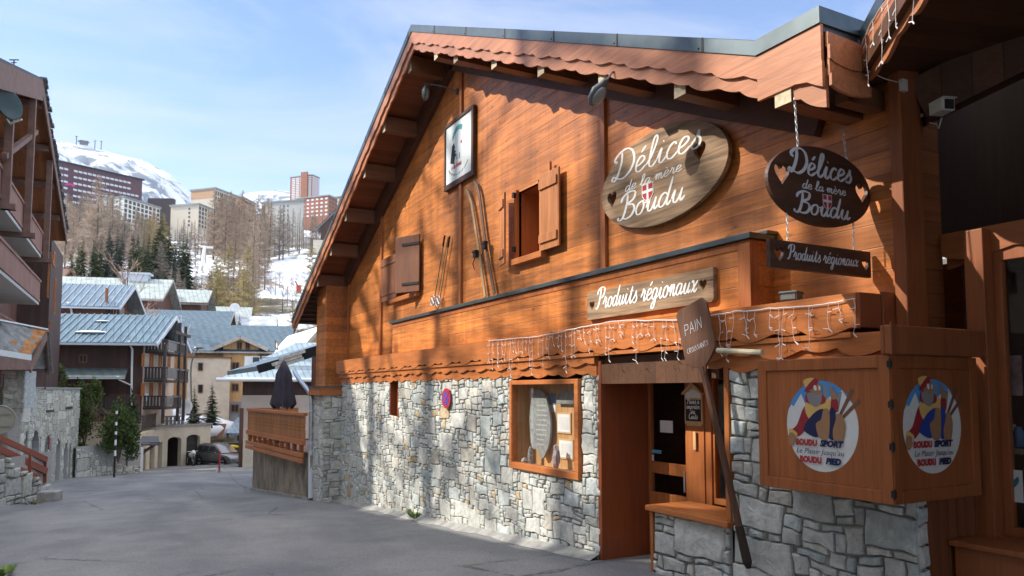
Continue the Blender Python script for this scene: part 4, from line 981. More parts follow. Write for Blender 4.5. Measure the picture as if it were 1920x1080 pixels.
p = onY(1768, 200, 3.3); o = thing('security_camera', 'white security camera with dark lens on the shaded side wall', 'camera', p)
mb = MB(); mb.M = Matrix.Translation(p) @ Matrix.Rotation(math.radians(-20), 4, 'Z'); mb.box((-.055, -.055, -.045), (.055, .08, .042)); mb.box((-.06, -.08, .042), (.06, .08, .05)); mb.build('housing', m_cream2, o, bevel=.006)
mb = MB(); mb.M = Matrix.Translation(p) @ Matrix.Rotation(math.radians(-20), 4, 'Z'); mb.box((-.03, -.059, -.038), (.045, -.0555, .036)); mb.build('lens', m_iron, o)
mb = MB(); mb.tube([p+Vector((.05, .1, -.0)), p+Vector((.08, .2, .02)), p+Vector((.06, .27, .02))], .015, 6); mb.tube([p+Vector((.06, .05, -.06)), p+Vector((.10, .1, -.12)), p+Vector((.16, .15, -.06)), p+Vector((.15, .26, .0))], .005, 5); mb.build('bracket', m_cream2, o)
p = onY(1692, 161, 3.49); mb = MB(); mb.box((p.x-.03, 3.465, p.z-.045), (p.x+.03, 3.499, p.z+.045)); mb.tube([(p.x-.02, 3.47, p.z+.03), (p.x-.12, 3.45, p.z-.01), (p.x-.2, 3.5, p.z+.02), (p.x-.38, 3.52, p.z+.06)], .004, 5)
mb.build('junction_box', m_cream2, label='small cream junction box with a cable at the top of the corner post', cat='junction box', bevel=.004)
# icicle lights along the fascia
m_wire = plain('white cable', (.72, .68, .66), .5, .05)
def icicles(pts, lab, drops, seed, sc=1.):
    rd = random.Random(seed); o = thing('icicle_lights', lab, 'string lights', pts[0]); mb = MB(); P = sm(pts, 6)
    P = [p+Vector((0, 0, rd.uniform(-.006, .006))) for p in P]; mb.tube(P, .0055*sc, 5); mb.build('cable', m_wire, o)
    L = [0]
    for a, b in zip(P, P[1:]): L.append(L[-1]+(b-a).length)
    for k in range(drops):
        mb = MB()
        s = L[-1]*(k+rd.uniform(.1, .9))/drops; i = max(j for j in range(len(L)) if L[j] <= s); i = min(i, len(P)-2)
        p = P[i].lerp(P[i+1], (s-L[i])/max(1e-6, L[i+1]-L[i])); h = rd.choice((.14, .20, .26, .36, .44))*rd.uniform(.85, 1.15)*sc; q = [p.copy()]; n = max(3, int(h/.055)); d = (P[i+1]-P[i]).normalized()
        for j in range(n): q.append(q[-1]+Vector((rd.uniform(-.006, .002), 0, -h/n))+d*rd.uniform(-.02, .02))
        mb.tube(sm(q, 2), .0024*sc, 4)
        for j in range(1, len(q), 2):
            s_ = rd.choice((-1, 1)); mb.bar(q[j], q[j]+d*s_*.045*sc+Vector((-.01, 0, rd.uniform(-.03, .02))), .0055*sc, .0055*sc)
        mb.bar(q[-1], q[-1]+d*.03+Vector((0, 0, -.03)), .006*sc, .006*sc)
        mb.build('light_drop', m_wire, o)
    return o
xx = FX-.02
icicles([onX(a, b, xx) for a, b in ((916, 639), (1010, 630), (1090, 614), (1160, 602), (1262, 600), (1340, 591), (1385, 584), (1470, 577), (1545, 571), (1603, 561))], 'white icicle string lights draped along the carved fascia over the door', 62, 3)
q0 = P0-dq*.02
icicles([P0+nq*-.02+Vector((0, 0, .30)), P0-dq*.35+nq*-.02+Vector((0, 0, .34)), P0-dq*.9+nq*-.02+Vector((0, 0, .31)), P0-dq*1.5+nq*-.02+Vector((0, 0, .33))], 'white icicle string lights hung on the porch fascia at the roof corner', 7, 9)
# bread peel leaning on the counter
m_peel = wood('peel wood', (.12, .052, .028), gax=2, rough=.6, var=.4)
px_ = 4.70
tl_, tr_ = onX(1266, 582, px_), onX(1322, 560, px_); bt = onX(1404, 1066, 4.82)
A = onX(1315, 688, px_); top = (tl_+tr_)/2; up = (top-onX(1322, 720, px_)).normalized(); side = (tr_-tl_); side = (side-up*side.dot(up)).normalized()
o = thing('bread_peel', 'long dark wooden bread peel chalked PAIN CROISSANTS leaning at the shop entrance', 'bread peel', bt)
M0 = FR(tuple(top), tuple(side), tuple(up))
hh = (top-A).length; hw = .5*(tr_-tl_).length*1.02
mb = MB(); mb.M = M0
q = [(-hw+.04, 0), (hw-.05, .01), (hw, -.05), (hw*1.05, -hh*.66), (hw*.98, -hh*.80), (hw*.55, -hh*.93), (.05, -hh*1.0), (.03, -hh*1.12), (-.03, -hh*1.12), (-.05, -hh*1.0), (-hw*.6, -hh*.95), (-hw*.95, -hh*.86), (-hw, -.04)]
mb.prism(q[::-1], -.022, 0); mb.build('blade', m_peel, o, bevel=.005)
neck = M0 @ Vector((0, -hh*1.0, -.011)); mb = MB(); d = (bt-neck)
mb.tube([neck, neck+d*.3, neck+d*.7, neck+d*.80], [.032, .03, .031, .031], 8); mb.build('shaft', m_peel, o)
mb = MB(); mb.tube([neck+d*.80, neck+d*.97, neck+d], [.036, .04, .02], 8); mb.build('shaft_end', plain('charred wood', (.03, .018, .012), .8), o)
mb = MB(); mb.M = M0
HAND = {'P': [[(0, 0), (.12, 1)], [(.1, .95), (.55, .9), (.5, .5), (.06, .45)]], 'A': [[(0, 0), (.35, 1), (.55, 0)], [(.1, .38), (.5, .36)]], 'I': [[(.1, 0), (.2, 1)]], 'N': [[(0, 0), (.12, 1), (.5, .05), (.62, 1.05)]], 'C': [[(.5, .9), (.2, .95), (.02, .5), (.2, .05), (.5, .1)]], 'R': [[(0, 0), (.08, 1)], [(.06, .95), (.5, .85), (.1, .5), (.5, 0)]], 'O': [[(.3, 1), (.02, .5), (.3, 0), (.55, .5), (.3, 1)]], 'S': [[(.5, .95), (.1, .8), (.45, .4), (.05, .05)]], 'T': [[(0, .98), (.6, 1.02)], [(.3, 1), (.25, 0)]]}
def hand(mb, text, u, v, s, w, adv=.72, z=.0015):
    for c in text:
        for st in HAND.get(c, []):
            for a, b in zip(st, st[1:]): stroke(mb, [(u+a[0]*s, v+a[1]*s), (u+b[0]*s, v+b[1]*s)], w, z, False, 2); z += .0001
        u += adv*s*(.5 if c == 'I' else 1)
hand(mb, 'PAIN', -hw*.62, -hh*.44, .105, .010, .66); hand(mb, 'CROISSANTS', -hw*.70, -hh*.73, .05, .007, .62)
mb.build('lettering', m_greypaint, o)
mb = MB(); a = onX(1346, 657, 4.72); b = onX(1430, 661, 4.66); mb.tube([a, b], .024, 10); mb.build('wooden_rod', plain('pale turned wood', (.52, .46, .32), .6, .15, 10), label='short pale round rod sticking out beside the bread peel', cat='rod')
# chalk menu board on the door post
bx = DX-.078
a = onX(1283, 738, bx); b = onX(1317, 795, bx); y0, y1 = b.y, a.y; z0_, z1_ = onX(1300, 795, bx).z, onX(1300, 738, bx).z; ym = (y0+y1)/2; zt_ = onX(1300, 722, bx).z
o = thing('menu_board', 'small house shaped chalkboard with pale wood frame on the door post', 'menu board', (bx, ym, z0_))
mb = MB(); w2 = (y1-y0)/2; M0 = FA((bx, ym, z0_)); H = z1_-z0_; mb.M = M0
mb.prism([(-w2, 0), (w2, 0), (w2, H), (0, zt_-z0_), (-w2, H)], -.02, 0); mb.box((-w2+.03, -.02, -.02), (w2-.03, -.0, .0)); mb.build('frame', m_pinef, o, bevel=.003)
mb = MB(); mb.M = M0; mb.box((-w2+.02, .03, .0005), (w2-.02, H*.80, .003)); mb.build('chalkboard', m_iron, o)
mb = MB(); mb.M = M0; mb.prism([(-w2+.02, H*.86), (w2-.02, H*.86), (w2-.02, H), (0, H+.05), (-w2+.02, H)], .0005, .003); mb.build('white_panel', m_paper, o)
mb = MB(); mb.M = M0; mb.bar((-w2-.02, H-.005, .01), (0, zt_-z0_+.02, .01), .02, .03, up=(0, 0, 1)); mb.bar((w2+.02, H-.005, .01), (0, zt_-z0_+.02, .01), .02, .03, up=(0, 0, 1)); mb.build('gable_trim', m_pinef, o)
mb = MB(); mb.M = M0
for k, tx in enumerate(("Pains à", 'emporter', 'ou', 'Cuits')):
    s = min(.034, (2*w2-.06)/(scriptw(tx)+.3)); script(mb, tx, -scriptw(tx)*s/2, H*(.66-.165*k), s, .2, .26, .0035)
mb.build('lettering', m_white, o)
plate('notice', (1238, 788), (1262, 812), DX-.002+.02, m_paper, 'square white notice taped on the glass of the shop door', 'notice', .004)
plate('sticker', (1217, 842), (1240, 851), DX+.018, plain('light blue sticker', (.12, .40, .60), .5, .5, 40), 'pale blue sticker on the glass of the shop door', 'sticker', .003)
plate('sticker', (1217, 852), (1226, 864), DX+.018, m_paper, 'small white sticker below the blue one on the shop door', 'sticker', .003)
a = onX(1303, 820, DX-.078); mb = MB(); mb.box((DX-.088, a.y-.02, a.z-.13), (DX-.0755, a.y+.02, a.z+.06)); mb.build('wooden_strip', m_pinef, label='thin pale wooden strip under the chalkboard on the door post', cat='strip')
# no parking sign on the stone wall
p = onX(836, 747, XS-.06); a_ = onX(836, 728, XS-.06).z-p.z
mb = MB(); mb.M = FA(p); mb.prism(ell(0, 0, a_*1.06, a_, 28), -.02, 0); s = mb.build('no_parking_sign', m_red, label='small round red and blue no parking sign on the stone wall', cat='sign')
mb = MB(); mb.M = FA(p); mb.prism(ell(0, 0, a_*.74, a_*.7, 28), .0005, .002); mb.build('disc', plain('violet blue enamel', (.10, .06, .35), .4), s)
mb = MB(); mb.M = FA(p) @ Matrix.Rotation(math.radians(45), 4, 'Z'); mb.box((-a_*.86, -.018, .0025), (a_*.86, .018, .004)); mb.build('bar', m_red, s)
# things in the shop window
def onS(px, py, x): return onX(px, py, x)
plate('rack_of_cards', (1868, 667), (1893, 740), SX+.16, plain('card rack', (.34, .33, .33), .6, .4, 12), 'rack of pale cards standing in the shop window', 'card rack', .03)
plate('rack_of_cards', (1897, 667), (1919, 742), SX+.22, plain('red card rack', (.30, .20, .20), .6, .5, 12), 'rack of reddish cards behind the pale one in the shop window', 'card rack', .03)
o = plate('poster', (1870, 878), (1920, 943), SX+.025, plain('poster white', (.45, .47, .48), .5, .08), 'poster with a teal skier picture stuck low in the shop window', 'poster', .003)
mb = MB(); p = onX(1897, 908, SX+.0215); mb.M = FA(p); mb.prism([(q.x, q.y) for q in sm([(-.05, .0, 0), (-.035, .045, 0), (.01, .03, 0), (.045, .06, 0), (.05, .02, 0), (.02, -.02, 0), (.0, -.06, 0), (-.025, -.03, 0)], 3, True)][::-1], -.0004, .0); mb.build('picture', plain('teal print colour', (.03, .15, .20), .5, .6, 40), o)
mb = MB(); p = onX(1873, 936, SX+.0215); mb.M = FA(p); typed(mb, 'LINE COMPAGNIE', 0, 0, .024, 0, .0002, .09); mb.build('lettering', m_red, o)
p = onX(1877, 808, SX+.02); mb = MB(); mb.M = FA(p); mb.prism(ell(0, 0, .032, .062, 24), -.003, 0); o = mb.build('round_sticker', plain('beige sticker', (.34, .31, .26), .5, .08), label='oval beige sticker with a letter Q on the shop window', cat='sticker')
mb = MB(); mb.M = FA(p); typed(mb, 'Q', -.018, -.02, .06, 0, .001); mb.build('lettering', m_iron, o)
plate('shelf_plank', (1866, 838), (1920, 852), SX+.25, plain('pale shelf edge', (.26, .21, .15), .6), 'pale shelf edge crossing the shop window', 'shelf', .04)
rd = random.Random(4)
for k, (px, lab) in enumerate(((1886, 'short clear glass jar on the shop window shelf, beside the oval sticker'), (1899, 'tall clear glass jar in the middle of the shop window shelf'), (1911, 'clear glass jar with blue contents at the end of the shop window shelf'))):
    p = onX(px, 838, SX+.26); mb = MB(); mb.smooth = True; h = (.12, .17, .15)[k]; mb.lathe([(.0, 0), (.034, 0), (.036, h*.8), (.024, h*.9), (.026, h), (0, h)], 12, p); mb.build('jar', plain('jar glass', ((.30, .33, .36), (.36, .38, .38), (.10, .18, .30))[k], .15, .2, 10), label=lab, cat='jar')
# weed at the foot of the wall
def tuft(name, base, r, n, seed, mat, lab, h=.2, kind=None):
    rd = random.Random(seed); mb = MB()
    for k in range(n):
        a = rd.uniform(0, 6.283); rr = r*rd.random()**.5; c = Vector((base[0]+math.cos(a)*rr*.5, base[1]+math.sin(a)*rr, base[2])); t = c+Vector((math.cos(a)*rr, math.sin(a)*rr, h*rd.uniform(.4, 1))); s = Vector((-math.sin(a), math.cos(a), .2))*.022
        m_ = c.lerp(t, .6); mb.poly([c, m_+s, t, m_-s])
    return mb.build(name, mat, label=lab, cat='plant', kind=kind)
m_leaf = plain('fresh leaf', (.13, .20, .04), .6, .4, 30)
tuft('weed', (XS-.06, onX(779, 965, XS-.06).y, gz(onX(779, 965, XS).y)), .13, 70, 5, m_leaf, 'green weed growing at the foot of the stone wall', .20)
# ---------------------------------------------------------------- ground: asphalt street, valley and hillside
def hill(x, y):
    """height of the land: falls with the street, then climbs to the upper resort"""
    t = x*FW.x+y*FW.y; lat = x*FW.y-y*FW.x
    P = [(-400, 3), (-20, gz(-20)), (0, gz(0)), (40, gz(35)), (70, -4.2), (92, -2.0), (110, 4.5), (150, 17), (200, 30), (250, 47), (330, 66), (400, 86), (520, 112), (700, 128), (1100, 150), (2600, 260)]
    for (a, b), (c, d) in zip(P, P[1:]):
        if t <= c or c == 2600:
            k = max(0, min(1, (t-a)/(c-a))); z = b+(d-b)*k; break
    k = max(0, min(1, (t-95)/80)); 
    z += k*(noise.noise(Vector((x*.018, y*.018, 2)))*6+noise.noise(Vector((x*.05, y*.05, 5)))*2.2)
    z += max(0, -lat-70-max(0, t-60)*.5)*.12*max(0, min(1, (t-40)/80))
    return z
def m_terrain_():
    t = NT('hillside snow and earth'); n = t.noise(t.co(), .035, 6, .62, .4); n2 = t.noise(t.co(), .6, 6, .65)
    f = t.math('ADD', t.math('MULTIPLY', n, .8), t.math('MULTIPLY', n2, .22))
    col = t.mix(t.ramp(f, .47, .53), (.10, .085, .055), (.74, .77, .82))
    t.bump(n2, .5, .3); return t.fin(col, .85, 0, .2)
m_terrain = m_terrain_()
mb = MB(); mb.smooth = True
tr = [-300, -120, -60, -30, 0, 20, 40, 60, 70, 76, 82, 88, 94, 100]+list(range(106, 360, 7))+list(range(360, 640, 16))+[700, 800, 950, 1100, 1500, 2600]
la = [-2500, -1500, -900, -600]+list(range(-420, 181, 10))+[260, 400, 700, 1200, 2500]
RV = Vector((FW.y, -FW.x, 0)); I = {}
for i, t in enumerate(tr):
    for j, l in enumerate(la):
        p = FW*t+RV*l; z = hill(p.x, p.y)
        if t < 76: z = min(z, gz(p.y))-.12 if -60 < l < 60 else z-.12
        I[i, j] = mb.V((p.x, p.y, z))
for i in range(len(tr)-1):
    for j in range(len(la)-1): mb.F((I[i, j], I[i, j+1], I[i+1, j+1], I[i+1, j]))
mb.build('terrain', m_terrain, kind='structure')
def m_asph():
    t = NT('worn asphalt'); co = t.co()
    n = t.noise(co, 1.1, 6, .6, .6); g = t.math('ADD', t.math('MULTIPLY', t.noise(co, 38, 3, .8), .55), t.math('MULTIPLY', t.noise(co, 110, 2, .8), .45)); p = t.noise(t.mapped((.5, .16, 1)), 1.2, 4, .5, .3)
    col = t.mix(t.ramp(n, .3, .7), (.18, .181, .184), (.235, .235, .236))
    col = t.mix(1.0, col, t.ramp(p, .38, .62, (.72, .73, .76), (1.12, 1.1, 1.08)), 'MULTIPLY')
    col = t.mix(1.0, col, t.ramp(g, .36, .64, (.60, .60, .60), (1.4, 1.4, 1.4)), 'MULTIPLY')
    v = t.vor(t.mapped((.42, .30, 1), (0, 0, .3)), 1.0, 'DISTANCE_TO_EDGE'); wv = t.noise(co, 3.5, 5, .7)
    crk = t.math('ADD', v, t.math('MULTIPLY', t.math('SUBTRACT', wv, .5), .09)); m = t.noise(co, .33, 3, .5)
    f = t.math('MULTIPLY', t.ramp(t.math('ABSOLUTE', crk), .0, .012, (1, 1, 1), (0, 0, 0)), t.ramp(m, .50, .58))
    col = t.mix(t.math('MULTIPLY', f, .75), col, (.03, .03, .03))
    t.bump(t.math('ADD', g, t.math('MULTIPLY', n, .5)), .35, .01); return t.fin(col, .82, 0, .3)
m_asphalt = m_asph()
mb = MB(); ys = [-16, -8, 0, 4, 8, 12, 16, 20, 25, 30, 36, 42, 48, 54, 60, 66, 72, 76]
for a, b in zip(ys, ys[1:]):
    for x0, x1 in ((-14, -4), (-4, 2), (2, 8), (8, 18)): mb.poly([(x0, a, gz(a)), (x1, a, gz(a)), (x1, b, gz(b)), (x0, b, gz(b))])
mb.build('road', m_asphalt, kind='structure')
# concrete strip along the foot of the stone wall, dark joint lines and gravel at the edges
m_conc = plain('pale concrete', (.27, .265, .25), .9, .3, 5, bump=.3)
mb = MB(); rd = random.Random(3); ys = [7.1+k*.5 for k in range(23)]; W_ = [.10+rd.random()*.14 for _ in ys]
for i in range(len(ys)-1):
    a, b = ys[i], min(ys[i+1], 18.0); mb.poly([(XS-.02-W_[i], a, gz(a)+.005), (XS+.05, a, gz(a)+.10), (XS+.05, b, gz(b)+.10), (XS-.02-W_[i+1], b, gz(b)+.005)])
mb.build('footing', m_conc, CH)
m_tar = plain('tar joint', (.07, .07, .072), .7, .2)
def ribbon(mb, pts, w, dz=.005):
    P = sm([Vector((p[0], p[1], 0)) for p in pts], 5)
    for a, b in zip(P, P[1:]):
        n = Vector((-(b-a).y, (b-a).x, 0)).normalized()*w/2
        mb.poly([(q.x, q.y, gz(q.y)+dz) for q in (a-n, a+n, b+n, b-n)])
mb = MB()
for px in ([(470, 917), (448, 908), (436, 897), (431, 888)], [(310, 946), (345, 943), (372, 936), (384, 934)], [(240, 977), (262, 975), (285, 973)], [(380, 935), (372, 926), (366, 921)]): ribbon(mb, [onG(*p) for p in px], .028)
mb.build('tar_joint', m_tar, kind='structure')
# ---------------------------------------------------------------- frames for houses: a to the right, b into the picture
class BF:
    def __init__(s, px, t, vpx):
        o = dep(px, HOR, t); s.o = Vector((o.x, o.y, 0)); d = FW+RV*((vpx-960)/FPX); s.e2 = d.normalized(); s.e1 = Vector((s.e2.y, -s.e2.x, 0))
        s.M = Matrix(((s.e1.x, s.e2.x, 0, s.o.x), (s.e1.y, s.e2.y, 0, s.o.y), (0, 0, 1, 0), (0, 0, 0, 1)))
    def pb(s, px, py, b):                  # -> (a, z) on the plane b = const
        d = ray(px, py); k = (b-(_c-s.o).dot(s.e2))/d.dot(s.e2); p = _c+d*k-s.o; return p.dot(s.e1), p.z
    def pa(s, px, py, a):                  # -> (b, z) on the plane a = const
        d = ray(px, py); k = (a-(_c-s.o).dot(s.e1))/d.dot(s.e1); p = _c+d*k-s.o; return p.dot(s.e2), p.z
    def mb(s): m = MB(); m.M = s.M; return m
    def w(s, a, b, z): return s.M @ Vector((a, b, z))
    def fa(s, a, b, z): return s.M @ Matrix(((0, 0, 1, a), (1, 0, 0, b), (0, 1, 0, z), (0, 0, 0, 1)))      # u = b, v = z, n = +a (right faces)
    def fb(s, a, b, z): return s.M @ Matrix(((1, 0, 0, a), (0, 0, -1, b), (0, 1, 0, z), (0, 0, 0, 1)))     # u = a, v = z, n = -b (front faces)
def seam(name, c, pitch, axis, rough=.4, var=.3, guards=True, snow=0.):
    t = NT(name); co = t.sep(); q = t.math('FRACT', t.math('DIVIDE', co[axis], pitch)); e = t.math('MINIMUM', q, t.math('SUBTRACT', 1.0, q))
    l = t.math('MINIMUM', t.math('DIVIDE', e, .10), 1.0); n = t.noise(t.co(), 1.2, 5, .6)
    col = t.mix(t.ramp(n, .3, .7), sc3(c, 1-var), sc3(c, 1+var)); col = t.mix(l, sc3(c, .45), col)
    t.bump(l, .6, .03); return t.fin(col, rough, .35, .5)
def shingle(name, c, px, pz, rough=.55):
    """small metal shingles with snow hooks, in local metres along x/y and z"""
    t = NT(name); co = t.sep(); u = t.math('ADD', co[0], t.math('MULTIPLY', co[1], .7))
    row = t.math('FLOOR', t.math('DIVIDE', co[2], pz)); fr = t.math('FRACT', t.math('DIVIDE', co[2], pz))
    uu = t.math('ADD', t.math('DIVIDE', u, px), t.math('MULTIPLY', row, .5)); fu = t.math('FRACT', uu)
    d = t.math('MAXIMUM', t.ramp(fr, .0, .22, (1, 1, 1), (0, 0, 0)), t.ramp(t.math('ABSOLUTE', t.math('SUBTRACT', fu, .5)), .04, .12, (1, 1, 1), (0, 0, 0)))
    n = t.noise(t.co(), 2, 5, .6); col = t.mix(t.ramp(n, .3, .7), sc3(c, .75), sc3(c, 1.3)); col = t.mix(t.math('MULTIPLY', d, .7), col, sc3(c, .3))
    t.bump(d, -.6, .05); return t.fin(col, rough, .3, .5)
m_blueroof = seam('blue grey seamed roof', (.105, .17, .205), .42, 0)
m_shinroof = shingle('blue grey shingle roof', (.085, .13, .165), .55, .22)
m_greenroof = seam('pale green seamed roof', (.34, .38, .36), .55, 0, .6)
m_darktile = shingle('dark green tile roof', (.10, .13, .125), .45, .12, .8)
m_brown = wood('dark brown boarding', (.085, .046, .036), plank=.22, pax=0, gax=2, rough=.7, var=.25, lw=.03)
m_brown2 = wood('reddish brown boarding', (.16, .07, .048), plank=.22, pax=0, gax=2, rough=.7, var=.25, lw=.03)
m_ochre = wood('honey boarding', (.66, .40, .18), plank=.3, pax=0, gax=2, rough=.7, var=.3, lw=.03)
m_stucco = plain('cream render', (.56, .48, .36), .9, .12, 1.5, bump=.1)
m_stucco2 = plain('grey render', (.62, .52, .40), .9, .12, 1.2)
m_pinkwall = plain('pinkish render', (.56, .45, .36), .9, .12, 1.2)
m_greybase = plain('bluish grey render', (.27, .29, .30), .9, .14, 1.2)
m_orangesh = plain('orange shutter', (.36, .12, .03), .6, .2, 3)
m_winwood = plain('brown window frame', (.20, .10, .05), .6, .2, 3)
m_glassd = plain('dark window glass', (.03, .035, .042), .12, .3, 1)
m_rail = plain('dark railing wood', (.055, .042, .038), .7, .25, 4)
m_panel_grey = plain('grey balcony panel', (.16, .15, .145), .7, .2, 2)
m_palefascia = plain('pale fascia board', (.42, .37, .32), .7, .2, 4)
m_snow = plain('snow', (.78, .80, .84), .8, .07, 1.5, bump=.3)
def window(par, M, u0, u1, v0, v1, fm=None, gm=None, mull=True, t=.05):
    mb = MB(); mb.M = M; f = min(.09, (u1-u0)*.14); fm = fm or m_winwood; gm = gm or m_glassd
    mb.box((u0, v0, -.02), (u1, v0+f, t)); mb.box((u0, v1-f, -.02), (u1, v1, t)); mb.box((u0, v0+f, -.02), (u0+f, v1-f, t)); mb.box((u1-f, v0+f, -.02), (u1, v1-f, t))
    if mull: mb.box(((u0+u1)/2-f*.4, v0+f, -.02), ((u0+u1)/2+f*.4, v1-f, t))
    o = mb.build('window', fm, par)
    mb = MB(); mb.M = M; mb.box((u0+f*.9, v0+f*.9, -.01), (u1-f*.9, v1-f*.9, .012)); mb.build('pane', gm, o)
def wina(B, par, a, px0, py0, px1, py1, **k):
    b0, z0 = B.pa(px0, py1, a); b1, z1 = B.pa(px1, py0, a); b2, z2 = B.pa(px0, py0, a); b3, z3 = B.pa(px1, py1, a)
    window(par, B.fa(a, 0, 0), min(b0, b1), max(b0, b1), (z0+z3)/2, (z1+z2)/2, **k)
def winb(B, par, b, px0, py0, px1, py1, **k):
    a0, z0 = B.pb(px0, py1, b); a1, z1 = B.pb(px1, py0, b); window(par, B.fb(0, b, 0), min(a0, a1), max(a0, a1), min(z0, z1), max(z0, z1), **k)
def railing(name, p, q, z0, z1, par, mat, step=.14, rails=(0, 1), bw=.09, bt=.03, panel=None):
    """balustrade from p to q (world xy), between heights z0 and z1"""
    p, q = Vector((p[0], p[1], 0)), Vector((q[0], q[1], 0)); L = (q-p).length; d = (q-p)/L; mb = MB()
    n = max(1, int(L/step))
    for r in rails: z = z0+(z1-z0)*r; mb.bar(p+Vector((0, 0, z)), q+Vector((0, 0, z)), .07, .09)
    for k in range(n):
        c = p+d*(L*(k+.5)/n); mb.bar(c+Vector((0, 0, z0+.045)), c+Vector((0, 0, z1-.045)), bw, bt, up=d.cross(Vector((0, 0, 1))))
    return mb.build(name, mat, par)
def gable_house(B, par, a0, a1, b0, b1, zb, ze, zr, axis, wall, roofm, oa=.8, ob=.8, th=.22, fascia=None, br=None):
    """walls with gables and a two-slope roof; axis = direction of the ridge; br = place of the ridge across"""
    mb = B.mb()
    if axis == 'a':
        bm = (b0+b1)/2 if br is None else br
        prof = [(b0, zb), (b1, zb), (b1, ze), (bm, zr-.15), (b0, ze)]
        A = [mb.V((a0, b, z)) for b, z in prof]; C = [mb.V((a1, b, z)) for b, z in prof]
    else:
        bm = (a0+a1)/2 if br is None else br
        prof = [(a0, zb), (a1, zb), (a1, ze), (bm, zr-.15), (a0, ze)]
        A = [mb.V((a, b1, z)) for a, z in prof]; C = [mb.V((a, b0, z)) for a, z in prof]
    mb.F(A[::-1]); mb.F(C)
    for k in range(5): mb.F((A[k], A[(k+1) % 5], C[(k+1) % 5], C[k]))
    mb.build('wall', wall, par)
    mb = B.mb(); s0 = (zr-ze)/(bm-(b0 if axis == 'a' else a0)); s1 = (zr-ze)/((b1 if axis == 'a' else a1)-bm)
    L0, L1 = (a0-oa, a1+oa) if axis == 'a' else (b0-ob, b1+ob)
    e0, e1 = (b0-ob, b1+ob) if axis == 'a' else (a0-oa, a1+oa); z0 = zr-s0*(bm-e0); z1 = zr-s1*(e1-bm)
    def P(l, c, z): return (l, c, z) if axis == 'a' else (c, l, z)
    for c, z in ((e0, z0), (e1, z1)):
        q = [P(L0, c, z), P(L1, c, z), P(L1, bm, zr), P(L0, bm, zr)]; i = [mb.V(x) for x in q]; j = [mb.V((x[0], x[1], x[2]-th)) for x in q]
        fl = (c == e0) == (axis == 'a')
        mb.F(i if fl else i[::-1]); mb.F(j[::-1] if fl else j)
        for k in range(4): mb.F((i[(k+1) % 4], i[k], j[k], j[(k+1) % 4]) if fl else (i[k], i[(k+1) % 4], j[(k+1) % 4], j[k]))
    r = mb.build('roof', roofm, par)
    mb = B.mb()
    for l in (L0-.02, L1+.02):
        for c, z in ((e0, z0), (e1, z1)): mb.bar(P(l, c, z-.17), P(l, bm, zr-.17), .05, .26)
    mb.bar(P(L0, e0-.04, z0-.14), P(L1, e0-.04, z0-.14), .10, .14); mb.bar(P(L0, e1+.04, z1-.14), P(L1, e1+.04, z1-.14), .10, .14)
    mb.build('fascia', fascia or m_winwood, r)
    return z0, z1
# ---------------------------------------------------------------- left side of the street
m_wall_l = stone_mat('pale rubble', (.52, .50, .45)); m_wall_b = stone_mat('bluish rubble', (.44, .45, .44))
A1 = onG(143, 894); A1 = Vector((A1.x, A1.y, 0)); dA = Vector((.91, 5.8, 0)).normalized()
def along(px):
    d = ray(px, 733); k = (A1.x*dA.y-A1.y*dA.x)/(d.x*dA.y-d.y*dA.x); return Vector((d.x*k, d.y*k, 0))
A0 = along(42); LA = (A1-A0).length
o = thing('arcade_wall', 'pale stone retaining wall with a row of tall narrow arches, left of the street', 'wall', (A0.x, A0.y, gz(A0.y)))
MA_ = FR((A0.x, A0.y, -3.0), tuple(dA), (0, 0, 1)); nA = Vector((dA.y, -dA.x, 0)); HT = 5.0
arch = []
for p0_, p1_, ty in ((50, 57, 808), (64, 79, 806), (89, 101, 815), (109, 119, 822), (125, 132, 828), (133.5, 138.5, 832)):
    u0, u1 = (along(p0_)-A0).length, (along(p1_)-A0).length; c = along((p0_+p1_)/2); t = c.dot(FW); arch.append((u0, u1, 1.9-(ty-733)/FPX*t+3.0))
mb = MB(); pts_h = []
for u0, u1, h in arch:
    r = (u1-u0)/2; pts_h.append([(u0, .02), (u1, .02)]+[((u0+u1)/2+r*math.cos(a), h-r*1.25+r*1.25*math.sin(a)) for a in [math.pi*k/8 for k in range(9)]])
mb.M = MA_; mb.prism([(0, 0), (LA, 0), (LA, HT), (0, HT)], -.45, -.02, pts_h); mb.build('backing', m_mortar_pale, o)
mb = MB(); mb.M = MA_
def keepA(u, v): return not any(u0-.03 < u < u1+.03 and v < h-(0 if abs(u-(u0+u1)/2) < (u1-u0)*.3 else .3) for u0, u1, h in arch)
masonry(mb, LA, HT, .13, .10, 33, gap=.012, depth=.03, tint=tint_grey, keep=keepA, mortar=False); mb.build('stone_face', m_wall_l, o)
mb = MB(); mb.M = MA_; mb.box((-.05, HT, -.5), (LA+.1, HT+.07, .08)); mb.build('coping', m_conc, o)
mb = MB(); mb.M = MA_; mb.poly([(0, 0, -.9), (LA, 0, -.9), (LA, HT, -.9), (0, HT, -.9)]); mb.mi = 0; mb.build('niche_back', plain('dark niche stone', (.16, .165, .165), .9, .4, 6, bump=.4), o)
mb = MB(); mb.M = MA_
for u0, u1, h in arch:
    for u in (u0-.01, u1+.01): mb.box((u-.02, 0, -.89), (u+.02, h-.3, -.455))
mb.build('niche_side', m_greybase, o)
for pa_, pb_ in (((87, 771), (101, 771)), ((123, 765), (135, 765))):
    u0, u1 = (along(pa_[0])-A0).length, (along(pb_[0])-A0).length; t = along(pa_[0]).dot(FW); v = 1.9-(pa_[1]-733)/FPX*t+3
    mb = MB(); mb.M = MA_; mb.box((u0, v-.05, .02), (u1, v+.05, .06)); mb.build('slot', m_iron, o)
